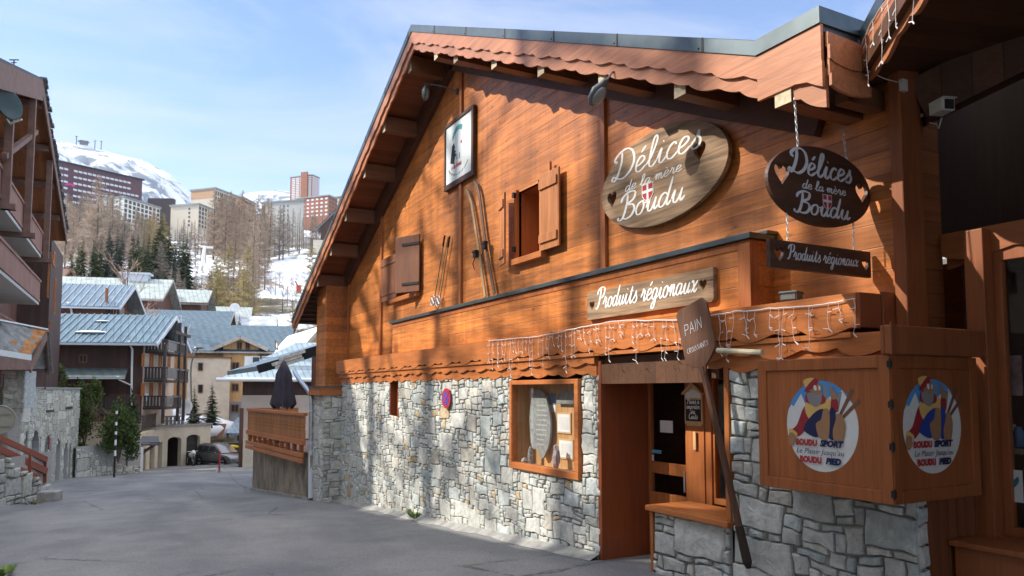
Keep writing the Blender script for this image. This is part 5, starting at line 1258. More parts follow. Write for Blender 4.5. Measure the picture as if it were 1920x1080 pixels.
mb = MB(); rA = Vector((FW.y, -FW.x, 0)); mb.M = FR(tuple(A0-rA*6+Vector((0, 0, -3))), tuple(rA), (0, 0, 1)); masonry(mb, 6.0, 5.0, .14, .11, 35, gap=.014, tint=tint_grey); mb.build('return_wall', [m_wall_b, m_mortar], o)
mb = MB(); q = dep(27, 715, A0.dot(FW)-.4); mb.M = FR((q.x-rA.x*.42, q.y-rA.y*.42, 1.2), tuple(rA), (0, 0, 1)); masonry(mb, .84, 1.5, .12, .1, 36, tint=tint_grey); mb.M = mb.M @ Matrix.Translation((0, 0, 0)); mb.box((0, 0, -.7), (.84, 1.5, -.02)); mb.build('stone_pillar', [m_wall_b, m_mortar], o)
# slab roofed porch on the terrace
pp = lambda a: dep(*a)
R1, R0, E1, E0, F1, F0 = map(pp, ((87, 621, 31.5), (-40, 597, 27.7), (57, 665, 29.4), (-40, 648, 25.6), (94, 697, 33.6), (-40, 690, 30.2)))
o = thing('porch', 'porch with a rough stone slab roof and timber gable above the arched wall', 'porch', R1-Vector((0, 0, 3)))
m_lauze = plain('lichen slate slab', (.25, .245, .225), .85, .5, 2.2, bump=.6); m_lich = plain('orange lichen slab', (.42, .17, .05), .9, .4, 3, bump=.6)
mb = MB(); rd = random.Random(8); rows = 7
for r in range(rows):
    k0 = r/rows; k1 = (r+1.35)/rows; u = 0
    while u < 1:
        w_ = rd.uniform(.05, .14); u1 = min(1, u+w_); P = lambda uu, kk: (E0.lerp(E1, uu)).lerp(R0.lerp(R1, uu), kk)
        up = Vector((0, 0, .03+.05*rd.random())); q = [P(u, k0)+Vector((0, 0, -.05*rd.random())), P(u1, k0+rd.uniform(-.03, .03)), P(u1, min(1, k1)), P(u, min(1, k1))]
        mb.mi = 1 if (u1 > .86 and rd.random() < .8) or rd.random() < .05 else 0
        a = [mb.V(x+up) for x in q]; b = [mb.V(x-Vector((0, 0, .05))) for x in q]; mb.F(a); mb.F(b[::-1])
        for k in range(4): mb.F((a[(k+1) % 4], a[k], b[k], b[(k+1) % 4]))
        u = u1
mb.build('slab_roof', [m_lauze, m_lich], o)
mb = MB()
for k in range(14):
    p = R1.lerp(F1, k/14); q = R1.lerp(F1, (k+1.3)/14); p0_ = R0.lerp(F0, k/14); q0_ = R0.lerp(F0, (k+1.3)/14); mb.poly([p0_, p+Vector((0, 0, .05)), q+Vector((0, 0, .02)), q0_]); mb.bar(p, q, .22, .07)
mb.build('slab_roof', m_lauze, o)
mb = MB(); mb.bar(R0+Vector((0, 0, .08)), R1+Vector((0, 0, .08)), .16, .06); mb.bar(E0+Vector((0, 0, -.12)), E1+Vector((0, 0, -.12)), .1, .22); mb.build('ridge_flashing', m_steel, o)
m_mauve = plain('faded brown board', (.17, .095, .07), .7, .25, 4)
Eb, Fb = pp((56, 692, 29.4)), pp((91, 699, 33.6)); mb = MB(); mb.bar(R1-Vector((0, 0, .18)), Eb, .07, .34); mb.bar(R1-Vector((0, 0, .18)), Fb, .07, .22); mb.bar(E0-Vector((0, 0, .55)), Eb+Vector((0, 0, .25)), .08, .55); mb.build('gable_board', m_mauve, o)
mb = MB(); a, b = pp((-40, 688, 30.3)), pp((88, 690, 33.3)); mb.poly([a, b, b+Vector((0, 0, -.95)), a+Vector((0, 0, -.95))]); mb.build('boarding', m_brown, o)
mb = MB(); mb.bar(pp((0, 697, 27.7)), pp((26, 700, 29)), .1, .14); mb.bar(pp((2, 727, 28)), pp((5, 698, 28)), .05, .06); mb.build('beam', m_mauve, o)
# tall chalet behind
LC = BF(85, 40, 268)
o = thing('tall_chalet', 'tall dark brown chalet with long balconies and an overhanging gable, left edge of the street', 'chalet', LC.w(-4, 2, -1))
AV, AB = .75, .5
ap = LC.pa(80, 147, AV); fe = LC.pa(125, 440, AV); sl = (ap[1]-fe[1])/(fe[0]-ap[0])
ne = (ap[0]-11, ap[1]-sl*11)
mb = LC.mb()
for (c, z) in (fe, ne):
    q = [(AV, ap[0], ap[1]), (AV, c, z), (-16, c, z), (-16, ap[0], ap[1])]; i = [mb.V(x) for x in q]; j = [mb.V((x[0], x[1], x[2]-.35)) for x in q]
    f = c > ap[0]; mb.F(i if f else i[::-1]); mb.F(j[::-1] if f else j)
    for k in range(4): mb.F((i[(k+1) % 4], i[k], j[k], j[(k+1) % 4]) if f else (i[k], i[(k+1) % 4], j[(k+1) % 4], j[k]))
r_ = mb.build('roof', plain('rough slate edge', (.09, .095, .10), .8, .4, 5, bump=.5), o)
m_osoff = wood('orange brown soffit', (.38, .15, .06), plank=.18, pax=0, gax=1, rough=.6)
mb = LC.mb()
for (c, z) in (fe, ne):
    mb.poly([(AV-.06, ap[0], ap[1]-.37), (-16, ap[0], ap[1]-.37), (-16, c, z-.37), (AV-.06, c, z-.37)])
mb.build('soffit', m_osoff, r_)
mb = LC.mb()
mb.bar((AV+.01, ap[0], ap[1]-.42), (AV+.01, fe[0], fe[1]-.30), .06, .42); mb.bar((AV+.01, ap[0], ap[1]-.50), (AV+.01, ne[0], ne[1]-.50), .06, .75); mb.build('verge_board', m_mauve, r_)
mb = LC.mb(); rd = random.Random(2)
for k in range(34):
    t = k/34; b = ap[0]+(fe[0]-ap[0])*t; z = ap[1]-sl*(b-ap[0]); mb.box((AV-.05-.05*rd.random(), b, z-.02), (AV+.05+.10*rd.random(), b+.42, z+.06+.05*rd.random()))
mb.build('slate_edge', plain('slate verge', (.10, .105, .11), .8, .3, 8), r_)
for k in range(6):
    mb = LC.mb(); b = ap[0]-5+k*2.9; z = ap[1]-sl*abs(b-ap[0])-.42; mb.box((-3, b-.1, z-.28), (AV-.1, b+.1, z)); mb.build('purlin', m_mauve, o)
bw, zw = LC.pa(118, 500, 0)
mb = LC.mb(); mb.prism([(-14, 0), (0, 0), (0, bw), (-14, bw)], -3.5, 10.2); mb.build('wall', m_brown, o)
mb = LC.mb(); P = [(-1.4, ne[0]+1), (-1.4, bw)]
mb.poly([(-1.45, ne[0]+1, 2.0), (-1.45, bw, 2.0), (-1.45, bw, 11), (-1.45, ap[0], ap[1]-.5), (-1.45, ne[0]+1, 9.5)]); mb.build('gable_wall', m_brown2, o)
for px0, px1, y0, y1 in ((88, 93, 470, 560), (98, 103, 472, 500), (88, 93, 600, 690), (99, 104, 520, 590)): wina(LC, o, .0, px0, y0, px1, y1, fm=m_orangesh, gm=m_orangesh, mull=False)
bend = LC.pa(77, 500, AB)[0]; bnear = bend-14
m_balc = wood('faded red balcony boards', (.27, .13, .095), plank=.13, pax=1, gax=2, rough=.7)
z3 = LC.pa(40, 609, -1.0)[1]
for zt, zb, ab, b1 in ((LC.pa(77, 431, AB)[1], LC.pa(76, 474, AB)[1], AB, bend), (LC.pa(77, 527, AB)[1], LC.pa(76, 567, AB)[1], AB, bend), (z3, z3-1.0, -1.0, LC.pa(60, 620, -1.0)[0])):
    mb = LC.mb(); mb.box((ab-.04, bnear, zb+.12), (ab, b1, zt-.1)); mb.box((ab-.07, bnear, zt-.1), (ab+.04, b1+.02, zt)); mb.box((ab-.06, bnear, zb-.02), (ab+.02, b1, zb+.10)); mb.box((-1.4, b1-.05, zb), (ab-.05, b1, zt)); bb = mb.build('balcony', m_balc, o)
    mb = LC.mb(); mb.box((-1.4, bnear, zb-.16), (ab-.02, b1-.01, zb-.04)); mb.build('balcony_slab', plain('white balcony underside', (.50, .48, .45), .8, .08, 1), bb)
for px in (5, 48, 86):
    b = LC.pa(px, 400, AB+.06)[0]; z1 = ap[1]-sl*abs(b-ap[0])-.5; mb = LC.mb(); mb.box((AB+.02, b-.13, LC.pa(77, 474, AB)[1]-.35), (AB+.24, b+.13, z1)); mb.box((AB-1.8, b-.12, LC.pa(77, 474, AB)[1]-.35), (AB+.4, b+.12, LC.pa(77, 474, AB)[1]-.17)); mb.build('post', m_mauve, o)
b = LC.pa(60, 235, AB)[0]; mb = LC.mb(); mb.bar((AB+.1, LC.pa(0, 292, AB)[0], LC.pa(0, 292, AB)[1]), (AB+.1, LC.pa(62, 246, AB)[0], LC.pa(62, 246, AB)[1]), .16, .16); mb.box((-1.4, LC.pa(86, 245, AB)[0]-.1, LC.pa(86, 245, AB)[1]-.3), (AV-.1, LC.pa(86, 245, AB)[0]+.1, LC.pa(86, 245, AB)[1])); mb.build('brace', m_mauve, o)
c = LC.w(AB+.15, LC.pa(14, 196, AB+.15)[0], LC.pa(14, 196, AB+.15)[1])
mb = MB(); mb.smooth = True; d = Vector((.75, -.65, .1)).normalized(); mb.M = Matrix.Translation(c) @ d.to_track_quat('Z', 'Y').to_matrix().to_4x4(); mb.lathe([(0, -.12), (.2, -.10), (.42, -.02), (.48, .08), (.44, .08), (.2, -.05), (0, -.07)], 20); dd = mb.build('satellite_dish', plain('dark green dish', (.03, .055, .055), .5), label='dark green satellite dish on the post of the tall left chalet', cat='satellite dish')
mb = MB(); mb.M = Matrix.Translation(c); mb.tube([(0, 0, -.45), (.1, -.1, -.62), (.42, -.32, -.50)], .03, 6); mb.build('arm', m_cream2, dd)
q = LC.w(AV-3, ap[0]+.2, ap[1]); q = dep(26, 122, 34); mb = MB(); mb.bar(q-Vector((0, 0, .7)), q+Vector((0, 0, .25)), .05, .05); mb.bar(q-RV*.22+Vector((0, 0, .25)), q+RV*.22+Vector((0, 0, .25)), .04, .04); mb.bar(q-RV*.12+Vector((0, 0, .12)), q+RV*.12+Vector((0, 0, .12)), .03, .03); mb.build('roof_aerial', m_iron, label='small aerial on the roof edge of the tall left chalet', cat='aerial')
# stone steps with a red handrail, marker pole, round sign seen from behind
sA, sB = onG(103, 936), onG(0, 962)
o = thing('stone_steps', 'rough stone steps with a flanking boulder wall at the left road edge', 'steps', tuple(sA))
S0 = dep(96, 935, 22.6); S1 = dep(-30, 935, 19.4); uS = Vector(((S0-S1).x, (S0-S1).y, 0)); LS = uS.length; uS.normalize()
mb = MB(); mb.M = FR((S1.x, S1.y, -2.0), tuple(uS), (0, 0, 1))
zr0, zr1 = dep(-30, 868, 19.4).z+2, dep(88, 915, 22.4).z+2
masonry(mb, LS, zr0+.05, .16, .13, 41, gap=.02, depth=.10, tint=tint_grey, warp=1.3, big=.7, keep=lambda u, v: v < zr0+(zr1-zr0)*(max(0, u-.3*LS)/(LS*.7))); mb.build('boulder_wall', [m_wall_b, m_mortar], o)
mb = MB(); mb.M = FR((S1.x, S1.y, -2.0), tuple(uS), (0, 0, 1))
for k in range(7):
    u0 = LS*(.3+.1*k); h = zr0+(zr1-zr0)*(.02+.14*k); mb.box((u0, 0, -2.2), (u0+LS*.1, h-.06, -.06))
mb.box((LS*.86, .1, -.35), (LS*1.02, 2-1.02+.0, .12)) if False else None
mb.build('step', m_conc, o, bevel=.02)
p = onG(92, 940); mb = MB(); mb.M = Matrix.Translation((p.x, p.y, gz(p.y))) @ Matrix.Rotation(-.35, 4, 'Z'); mb.box((-.24, -.25, -.1), (.26, .25, .30)); mb.build('kerb_stone', m_conc, o, bevel=.04)
m_redwood = wood('red stained rail', (.25, .055, .025), gax=0, rough=.5, bump=.15)
o = thing('handrail', 'dark red wooden handrail sloping down the stone steps at the left', 'handrail', tuple(S0))
for (a, b, h) in (((-30, 808, 19.6), (88, 862, 22.2), .17), ((-30, 828, 19.6), (88, 884, 22.2), .19), ((-30, 852, 19.6), (72, 897, 21.8), .19)):
    mb = MB(); mb.bar(dep(*a), dep(*b), .05, h); mb.build('rail', m_redwood, o, bevel=.008)
for px, y0, y1, t in ((54, 852, 899, 21.4), (83, 862, 905, 22.2)): mb = MB(); mb.bar(dep(px, y1, t), dep(px, y0, t), .12, .12); mb.build('post', m_redwood, o, bevel=.008)
p = onG(87, 936); mb = MB(); z1 = dep(87, 818, p.dot(FW)).z
mb.tube([p, (p.x, p.y, z1)], .018, 6); s = mb.build('snow_pole', m_mar, label='thin red and white snow pole beside the stone steps', cat='marker pole')
mb = MB(); mb.tube([(p.x, p.y, p.z+.55), (p.x, p.y, p.z+.8)], .0195, 6); mb.tube([(p.x, p.y, z1-.6), (p.x, p.y, z1-.4)], .0195, 6); mb.build('band', m_white, s)
m_signback = plain('sign back', (.30, .29, .24), .5, .12, 4, metal=.2)
p = dep(-1, 787, 18.5); o = thing('round_sign', 'round road sign seen from its grey beige back at the left edge', 'sign', (p.x, p.y, gz(p.y)))
mb = MB(); mb.M = FR(tuple(p), tuple(RV*.86+FW*.5), (0, 0, 1)); mb.prism(ell(0, 0, .325, .335, 32), -.02, 0); mb.tube([(.33*math.cos(k*math.pi/16), .34*math.sin(k*math.pi/16), .005) for k in range(33)], .016, 6, False); mb.build('disc', m_signback, o)
mb = MB(); mb.M = FR(tuple(p), tuple(RV*.86+FW*.5), (0, 0, 1)); mb.box((-.25, .13, .001), (.25, .17, .03)); mb.box((-.25, -.17, .001), (.25, -.13, .03)); mb.build('bracket', m_signback, o)
mb = MB(); q = p-FW*.1-RV*.02; mb.tube([(q.x, q.y, gz(q.y)-.2), (q.x, q.y, p.z+.3)], .03, 8); mb.build('pole', m_steel, o)
# low retaining wall with planting
W0, W1 = onG(141, 895.5), onG(263, 886); dW = Vector((W1.x-W0.x, W1.y-W0.y, 0)); LW = dW.length; dW.normalize()
o = thing('retaining_wall', 'low pale rubble retaining wall under the green shrubs, along the street', 'wall', tuple(W0))
mb = MB(); mb.M = FR((W0.x, W0.y, -3.6), tuple(dW), (0, 0, 1)); zt0, zt1 = dep(143, 838, 40).z+3.6, dep(262, 868, 45).z+3.6
masonry(mb, LW, zt0+.05, .16, .13, 51, gap=.02, depth=.05, tint=tint_grey, warp=1.4, keep=lambda u, v: v < zt0+(zt1-zt0)*min(1, u/LW*1.25)); mb.build('stone_face', [m_wall_l, m_mortar], o)
def m_bank_():
    t = NT('dry bank earth'); n = t.noise(t.co(), .9, 6, .6); col = t.mix(t.ramp(n, .4, .62), (.09, .07, .045), (.17, .15, .07)); t.bump(t.noise(t.co(), 9, 5, .7), .7, .06); return t.fin(col, .95, 0, .1)
m_bank = m_bank_()
mb = MB(); mb.smooth = True; nW = Vector((-dW.y, dW.x, 0)); G_ = {}
for i in range(13):
    for j in range(7):
        p = W0+dW*LW*(i/12)+nW*(j*1.2+.12); k = i/12; z = -3.6+zt0+(zt1-zt0)*min(1, k*1.25)-.03+j*.55*(1-.3*k)+(.15*noise.noise(p*.9) if j else 0); G_[i, j] = mb.V((p.x, p.y, z))
for i in range(12):
    for j in range(6): mb.F((G_[i, j], G_[i+1, j], G_[i+1, j+1], G_[i, j+1]))
mb.build('bank', m_bank, kind='structure')
p = onG(214, 895); z1 = dep(214, 770, p.dot(FW)).z; mb = MB(); mb.tube([p, (p.x, p.y, z1)], .05, 8); s = mb.build('snow_pole', m_iron, label='tall black snow pole with white bands by the retaining wall', cat='marker pole')
mb = MB()
for k in (.32, .48, .64, .78, .95): z = p.z+(z1-p.z)*k; mb.tube([(p.x, p.y, z), (p.x, p.y, z+(.28 if k < .5 else .16))], .053, 8)
mb.build('band', m_white, s)
p = onG(151, 893); q = dep(151, 846, p.dot(FW)); mb = MB(); mb.tube([p, (p.x, p.y, q.z-.05), (p.x-.05, p.y-.05, q.z), (p.x-.28, p.y-.1, q.z-.02)], .06, 8); mb.build('drain_pipe', m_greypaint, label='short pale bent pipe standing at the end of the arched wall', cat='pipe')
tuft('weed', tuple(onG(143, 893)), .35, 60, 9, plain('dull green weed', (.06, .09, .03), .8, .4, 10), 'dull green weed at the corner where the arches meet the low wall', .45)
tuft('weed', tuple(onG(6, 1078)), .13, 60, 19, m_leaf, 'yellow green weed at the road edge in the near left corner', .11)
tuft('weed', tuple(onG(60, 945)), .3, 40, 21, plain('dry weed', (.12, .10, .05), .9, .4, 10), 'dry brown weed among stones under the steps', .12)
# ---------------------------------------------------------------- big brown chalet with balconies
BR = BF(262, 50.3, 697)
def zat(py, t): return EYE-(py-HOR)/FPX*t
o = thing('brown_chalet', 'big dark brown chalet with a blue grey roof and stacked balconies over the garages', 'chalet', BR.w(-3, 4, -3))
ze, zr = zat(642, 50.0), zat(591, 54.8)
bA, bB = .5, 8.6
slp = (zr-ze)/(4.9)
mb = BR.mb(); mb.prism([(-11, bA), (0, bA), (0, bB), (-11, bB)], -.15, zr-slp*4.1); mb.build('wall', m_brown, o)
mb = BR.mb(); bm = (bA+bB)/2
q = [(-.6, bA, zr-slp*4.1), (-.6, bB, zr-slp*4.1), (-.6, bm, zr-.3)]; mb.poly(q); mb.build('gable_wall', m_brown2, o)
mb = BR.mb(); mb.box((.002, bA+.02, -.5), (.03, bB-.02, zr-slp*4.1-.02)); mb.build('gable_render', m_pinkwall, o)
mb = BR.mb(); mb.prism([(-11, bA+.03), (-.02, bA+.03), (-.02, bB), (-11, bB)], -4.5, -.16); mb.build('base_wall', m_stucco, o)
m_brroof = m_blueroof
mb = BR.mb(); a0, a1 = -11.5, BR.pb(331, 591, bm)[0]
for e in (bA-.9, bB+.9):
    z = zr-slp*abs(e-bm); q = [(a0, e, z), (a1, e, z), (a1, bm, zr), (a0, bm, zr)]; i = [mb.V(x) for x in q]; j = [mb.V((x[0], x[1], x[2]-.22)) for x in q]; f = e < bm
    mb.F(i if f else i[::-1]); mb.F(j[::-1] if f else j)
    for k in range(4): mb.F((i[(k+1) % 4], i[k], j[k], j[(k+1) % 4]) if f else (i[k], i[(k+1) % 4], j[(k+1) % 4], j[k]))
roof_m = seam('blue grey seamed roof slanted', (.105, .17, .21), .45, 0)
# seams run down the slope: pattern along the local a axis via an object with its own frame
r_ = mb.build('roof', roof_m, o)
mb = BR.mb()
n = 26
for k in range(n):
    a = a0+(a1-a0)*(k+.5)/n
    mb.bar((a, bA-.88, zr-slp*(bm-bA+.88)+.03), (a, bm, zr+.03), .05, .07)
mb.build('standing_seam', plain('seam metal', (.22, .28, .33), .4, .2, 1, metal=.3), r_)
mb = BR.mb()
for e in (bA-.9, bB+.9): mb.bar((a1+.02, e, zr-slp*abs(e-bm)-.16), (a1+.02, bm, zr-.16), .06, .26)
mb.bar((a0, bA-.95, zr-slp*(bm-bA+.9)-.12), (a1, bA-.95, zr-slp*(bm-bA+.9)-.12), .12, .14); mb.build('fascia', m_greypaint, r_)
mb = BR.mb(); mb.ball((BR.pb(168, 622, .9)[0], 1.2, zr-slp*(bm-1.2)+.02), 1, 12, 6, (1.05, .40, .12)); mb.ball((BR.pb(190, 601, 2.9)[0], 3.2, zr-slp*(bm-3.2)+.02), 1, 10, 6, (.5, .3, .07)); s = mb.build('snow_patch', m_snow, label='small leftover snow patches on the roof of the big brown chalet', cat='snow', kind='stuff')
winb(BR, o, bA-.0, 148, 665, 164, 680)
winb(BR, o, bA-.0, 97, 650, 108, 671, gm=m_panel_grey)
# lean-to in front with dark tiles, and its porch
aL, zL1 = BR.pb(238, 690, bA-.2); aE, zE = BR.pb(232, 707, -1.4)
mb = BR.mb(); q = [(-9.5, -1.5, zE), (aE+.1, -1.5, zE), (aL, bA, zL1), (-9.5, bA, zL1)]; i = [mb.V(x) for x in q]; j = [mb.V((x[0], x[1], x[2]-.16)) for x in q]; mb.F(i); mb.F(j[::-1])
for k in range(4): mb.F((i[(k+1) % 4], i[k], j[k], j[(k+1) % 4]))
r_ = mb.build('porch_roof', m_darktile, o)
mb = BR.mb(); mb.bar((-9.5, -1.56, zE-.08), (aE+.1, -1.56, zE-.08), .1, .1); mb.build('gutter', m_greypaint, r_)
a, z = BR.pb(176, 722, bA-.1); mb = BR.mb(); mb.box((a-.45, bA-.06, -.1), (a+.5, bA-.002, z+.45)); mb.box((a+.95, bA-.10, -.15), (a+2.9, bA-.002, 1.7)); mb.build('door', m_brown2, o)
p0_, p1_ = BR.w(BR.pb(158, 760, -1)[0], -1, 0), BR.w(BR.pb(243, 760, -1)[0], -1, 0)
railing('railing', p0_, p1_, zat(768, 49), zat(745, 49), o, m_rail, .3, (0, .5, 1), .2)
mb = BR.mb(); mb.box((BR.pb(155, 770, -1)[0], -1.1, zat(776, 49)), (0, bA-.01, zat(770, 49))); mb.build('balcony_slab', m_rail, o)
mb = BR.mb(); tpt = lambda px, py, b=bA-.12: (BR.pb(px, py, b)[0], b, BR.pb(px, py, b)[1])
mb.tube([tpt(242, 640, bA-.9), tpt(243, 645, bA-.5), tpt(248, 655), tpt(247, 700), tpt(246, 782)], .07, 8); mb.tube([tpt(221, 706, -1.4), tpt(223, 712, -1.2), tpt(245, 722)], .05, 8); mb.build('drain_pipe', m_white, o)
# gable side: windows, balconies, posts
for (x0, y0, x1, y1) in ((265, 662, 270, 688), (280, 663, 287, 688), (297, 664, 303, 688), (314, 666, 319, 690), (264, 718, 270, 743), (280, 718, 286, 742), (297, 718, 302, 742)):
    wina(BR, o, .04, x0, y0, x1, y1, fm=m_orangesh, gm=m_orangesh, mull=False)
def bal(px0, px1, ya0, ya1, aw, nm):
    b0 = .7; a, zt = BR.pb(px0, ya0, b0); zb = BR.pb(px0, ya1, b0)[1]; b1 = BR.pa(px1, (ya0+ya1)/2, aw)[0]; b1 = min(b1, 9.4)
    mb = BR.mb(); mb.box((.03, b0, zb-.14), (aw, b1, zb)); sl_ = mb.build('balcony', m_rail, o)
    railing('railing', BR.w(.05, b0, 0), BR.w(aw, b0, 0), zb+.06, zt, sl_, m_rail, .19, (0, 1), .13)
    bmid = b0+(b1-b0)*.42
    mb = BR.mb(); mb.box((aw-.03, b0+.05, zb+.1), (aw+.03, bmid, zt-.12)); mb.box((aw-.05, b0, zt-.1), (aw+.05, b1, zt)); mb.build('panel', m_panel_grey, sl_)
    railing('railing', BR.w(aw, bmid, 0), BR.w(aw, b1, 0), zb+.06, zt, sl_, m_rail, .26, (0, 1), .16)
bal(279, 350, 637, 658, 1.5, '') ; bal(250, 353, 689, 712, 1.5, ''); bal(262, 340, 743, 764, 1.5, '')
for px in (308, 335, 346):
    b = BR.pa(px, 690, 1.5)[0]; mb = BR.mb(); mb.box((1.42, b-.09, -.3), (1.6, b+.09, zr-slp*abs(b-bm)-.25)); mb.build('post', m_rail, o)
mb = BR.mb(); b = BR.pa(335, 625, 1.5)[0]; mb.bar((1.5, .2, zr-slp*(bm-.2)-.4), (1.5, 8.8, zr-slp*(8.8-bm)-.4), .1, .2) if False else mb.box((1.4, bm-2.3, zr-slp*2.3-.4), (1.6, bm+2.3, zr-slp*2.3-.2)); mb.build('tie_beam', m_rail, o)
a, z = BR.pb(269, 748, .62); o2 = thing('garden_chair', 'white garden chair on the lower balcony of the big brown chalet', 'chair', BR.w(a, .9, zat(764, 50)))
q = BR.w(a, .95, zat(763, 50)); mb = MB(); mb.box((q.x-.22, q.y-.2, q.z+.38), (q.x+.22, q.y+.2, q.z+.43))
for sx in (-.2, .2):
    for sy in (-.18, .18): mb.tube([(q.x+sx, q.y+sy, q.z), (q.x+sx, q.y+sy, q.z+.38)], .02, 5)
mb.build('seat', m_white, o2); mb = MB(); mb.box((q.x-.22, q.y+.18, q.z+.43), (q.x+.22, q.y+.22, q.z+.9)); mb.build('backrest', m_white, o2)
q = dep(345, 763, 57); o2 = thing('satellite_dish', 'white satellite dish beside the balconies of the big brown chalet', 'satellite dish', q)
def dish(q, r, par):
    mb = MB(); mb.smooth = True; mb.M = Matrix.Translation(q) @ Vector((-.35, -.9, .25)).to_track_quat('Z', 'Y').to_matrix().to_4x4(); mb.lathe([(0, -.3*r), (r*.5, -.24*r), (r, 0), (r*.97, .02), (r*.5, -.2*r), (0, -.26*r)], 18); mb.build('bowl', m_white, par)
    mb = MB(); mb.tube([q+Vector((0, .1, -.1)), q+Vector((0, .12, -r*1.7))], .04, 6); mb.tube([q+Vector((0, -.1, -r*.9)), q+Vector((-.2, -r*1.1, -.1))], .025, 5); mb.build('arm', m_greypaint, par)
dish(q, .62, o2)
q = dep(340, 600, 58); mb = MB(); mb.tube([q-Vector((0, 0, 2.2)), q+Vector((0, 0, .4))], .045, 6); mb.bar(q-RV*.35+Vector((0, 0, .35)), q+RV*.3+Vector((0, 0, .25)), .05, .05); mb.bar(q-RV*.2, q+RV*.25, .04, .04); mb.build('roof_aerial', m_greypaint, label='pale aerial mast rising behind the gable of the big brown chalet', cat='aerial')
mb = BR.mb(); a, z = BR.pb(227, 772, bA); M = BR.fb(a, bA+.0, z); mb = MB(); mb.M = M; mb.prism([(-.32, .4), (.32, .4), (.32, 0), (0, -.45), (-.32, 0)][::-1], .0, .03); s = mb.build('wall_shield', m_iron, label='black and yellow shield fixed on the base wall of the big brown chalet', cat='emblem'); mb = MB(); mb.M = M; mb.prism([(-.2, .28), (.2, .28), (.18, 0), (0, -.25), (-.18, 0)][::-1], .031, .04); mb.build('field', plain('yellow enamel', (.5, .38, .05), .5), s)
# ---------------------------------------------------------------- garages under a terrace
def gp2(px, py, t): p = dep(px, py, t); return Vector((p.x, p.y, 0))
g0, g1, g2 = gp2(266, 733, 46.6), gp2(309, 733, 55), gp2(397, 733, 59)
o = thing('garage_terrace', 'cream garage block with arched openings under a curved terrace', 'garage', (g1.x, g1.y, -3.5))
zG = lambda p: gz(p.y)-.1
zT = zat(822, 55); zP = zat(800, 55)
def wing(p, q, ops, name, nz=0):
    d = (q-p); L = d.length; d = d.normalized(); M = FR((p.x, p.y, -4.6), tuple(d), (0, 0, 1)); mb = MB(); mb.M = M
    hs = []
    for u0, u1, v1, ar in ops:
        h = [(u0, .05), (u1, .05), (u1, v1)]+([((u0+u1)/2+(u1-u0)/2*math.cos(a), v1+ar*math.sin(a)) for a in [math.pi*k/8 for k in range(1, 8)]] if ar else [])+[(u0, v1)]
        hs.append(h)
    mb.prism([(0, 0), (L, 0), (L, zP+4.6), (0, zP+4.6)], -.35, 0, hs); mb.build('wall', m_stucco, o)
    return M, L
def ux(p, q, px):
    d = ray(px, 733); e = q-p; k = ((p.x)*e.y-p.y*e.x)/(d.x*e.y-d.y*e.x); return (Vector((d.x*k, d.y*k, 0))-p).length
ops = [(ux(g0, g1, a), ux(g0, g1, b), zat(834, 51)+4.6, .0) for a, b in ((269.5, 277.5), (285, 294), (300, 308))]
M1, L1 = wing(g0, g1, ops, 'wall')
zf = -4.6
ops2 = [(ux(g1, g2, a), ux(g1, g2, b), zat(c, 57)+4.6, .25) for a, b, c in ((317.5, 343, 823), (352.5, 377.5, 821))]
M2, L2 = wing(g1, g2, ops2, 'wall')
m_gdoor = wood('dark garage boards', (.05, .042, .036), plank=.16, pax=2, gax=0, rough=.7)
mb = MB(); mb.M = M1
for u0, u1, v, a in ops: mb.box((u0, 0, -.32), (u1, v, -.26))
mb.build('garage_door', m_gdoor, o)
mb = MB(); mb.M = M2; u0, u1, v, a = ops2[1]; mb.box((u0, 0, -.33), (u1, v+.3, -.27)); mb.build('garage_door', m_gdoor, o)
mb = MB(); mb.M = M2; u0, u1, v, a = ops2[0]; mb.box((u0-.5, 0, -4), (u1+.5, v+.4, -3.9)); mb.box((u0-.5, v+.3, -4), (u1+.5, v+.4, -.36)); mb.box((u0-.55, 0, -4), (u0-.5, v+.4, -.36)); mb.box((u1+.5, 0, -4), (u1+.55, v+.4, -.36)); mb.build('garage_inside', plain('garage inside', (.06, .045, .04), .9), o)
mb = MB(); mb.M = M2; mb.box((-.1, zP+4.6, -.4), (L2+.1, zP+4.72, .12)); mb.box((L2-.02, 0, -7), (L2, zP+4.6, -.36)); mb.build('coping', m_conc, o)
mb = MB(); mb.M = M1; mb.box((L1*.55, zP+4.6, -.4), (L1+.05, zP+4.72, .12)); mb.build('coping', m_conc, o)
mb = MB(); mb.poly([(g1.x, g1.y, zP-.3), (g2.x, g2.y, zP-.3), (g2.x-3, g2.y+9, zP-.3), (g1.x-6, g1.y+8, zP-.3)]); mb.build('terrace_floor', m_snow, o)
n2_ = (g2-g1).normalized(); railing('railing', g1+n2_*.1, g1+n2_*L2*.42, zP+.1, zP+.75, o, m_panel_grey, .3, (0, .5, 1), .24); railing('railing', g1+n2_*L2*.46, g2, zP+.1, zP+.85, o, m_rail, 1.2, (0, .5, 1), .1)
n1_ = (g1-g0).normalized(); railing('railing', g0-RV*.2+n1_*L1*.15, g0-RV*.2+n1_*L1*.75, zat(802, 50), zat(778, 50), o, m_rail, .32, (0, 1), .10)
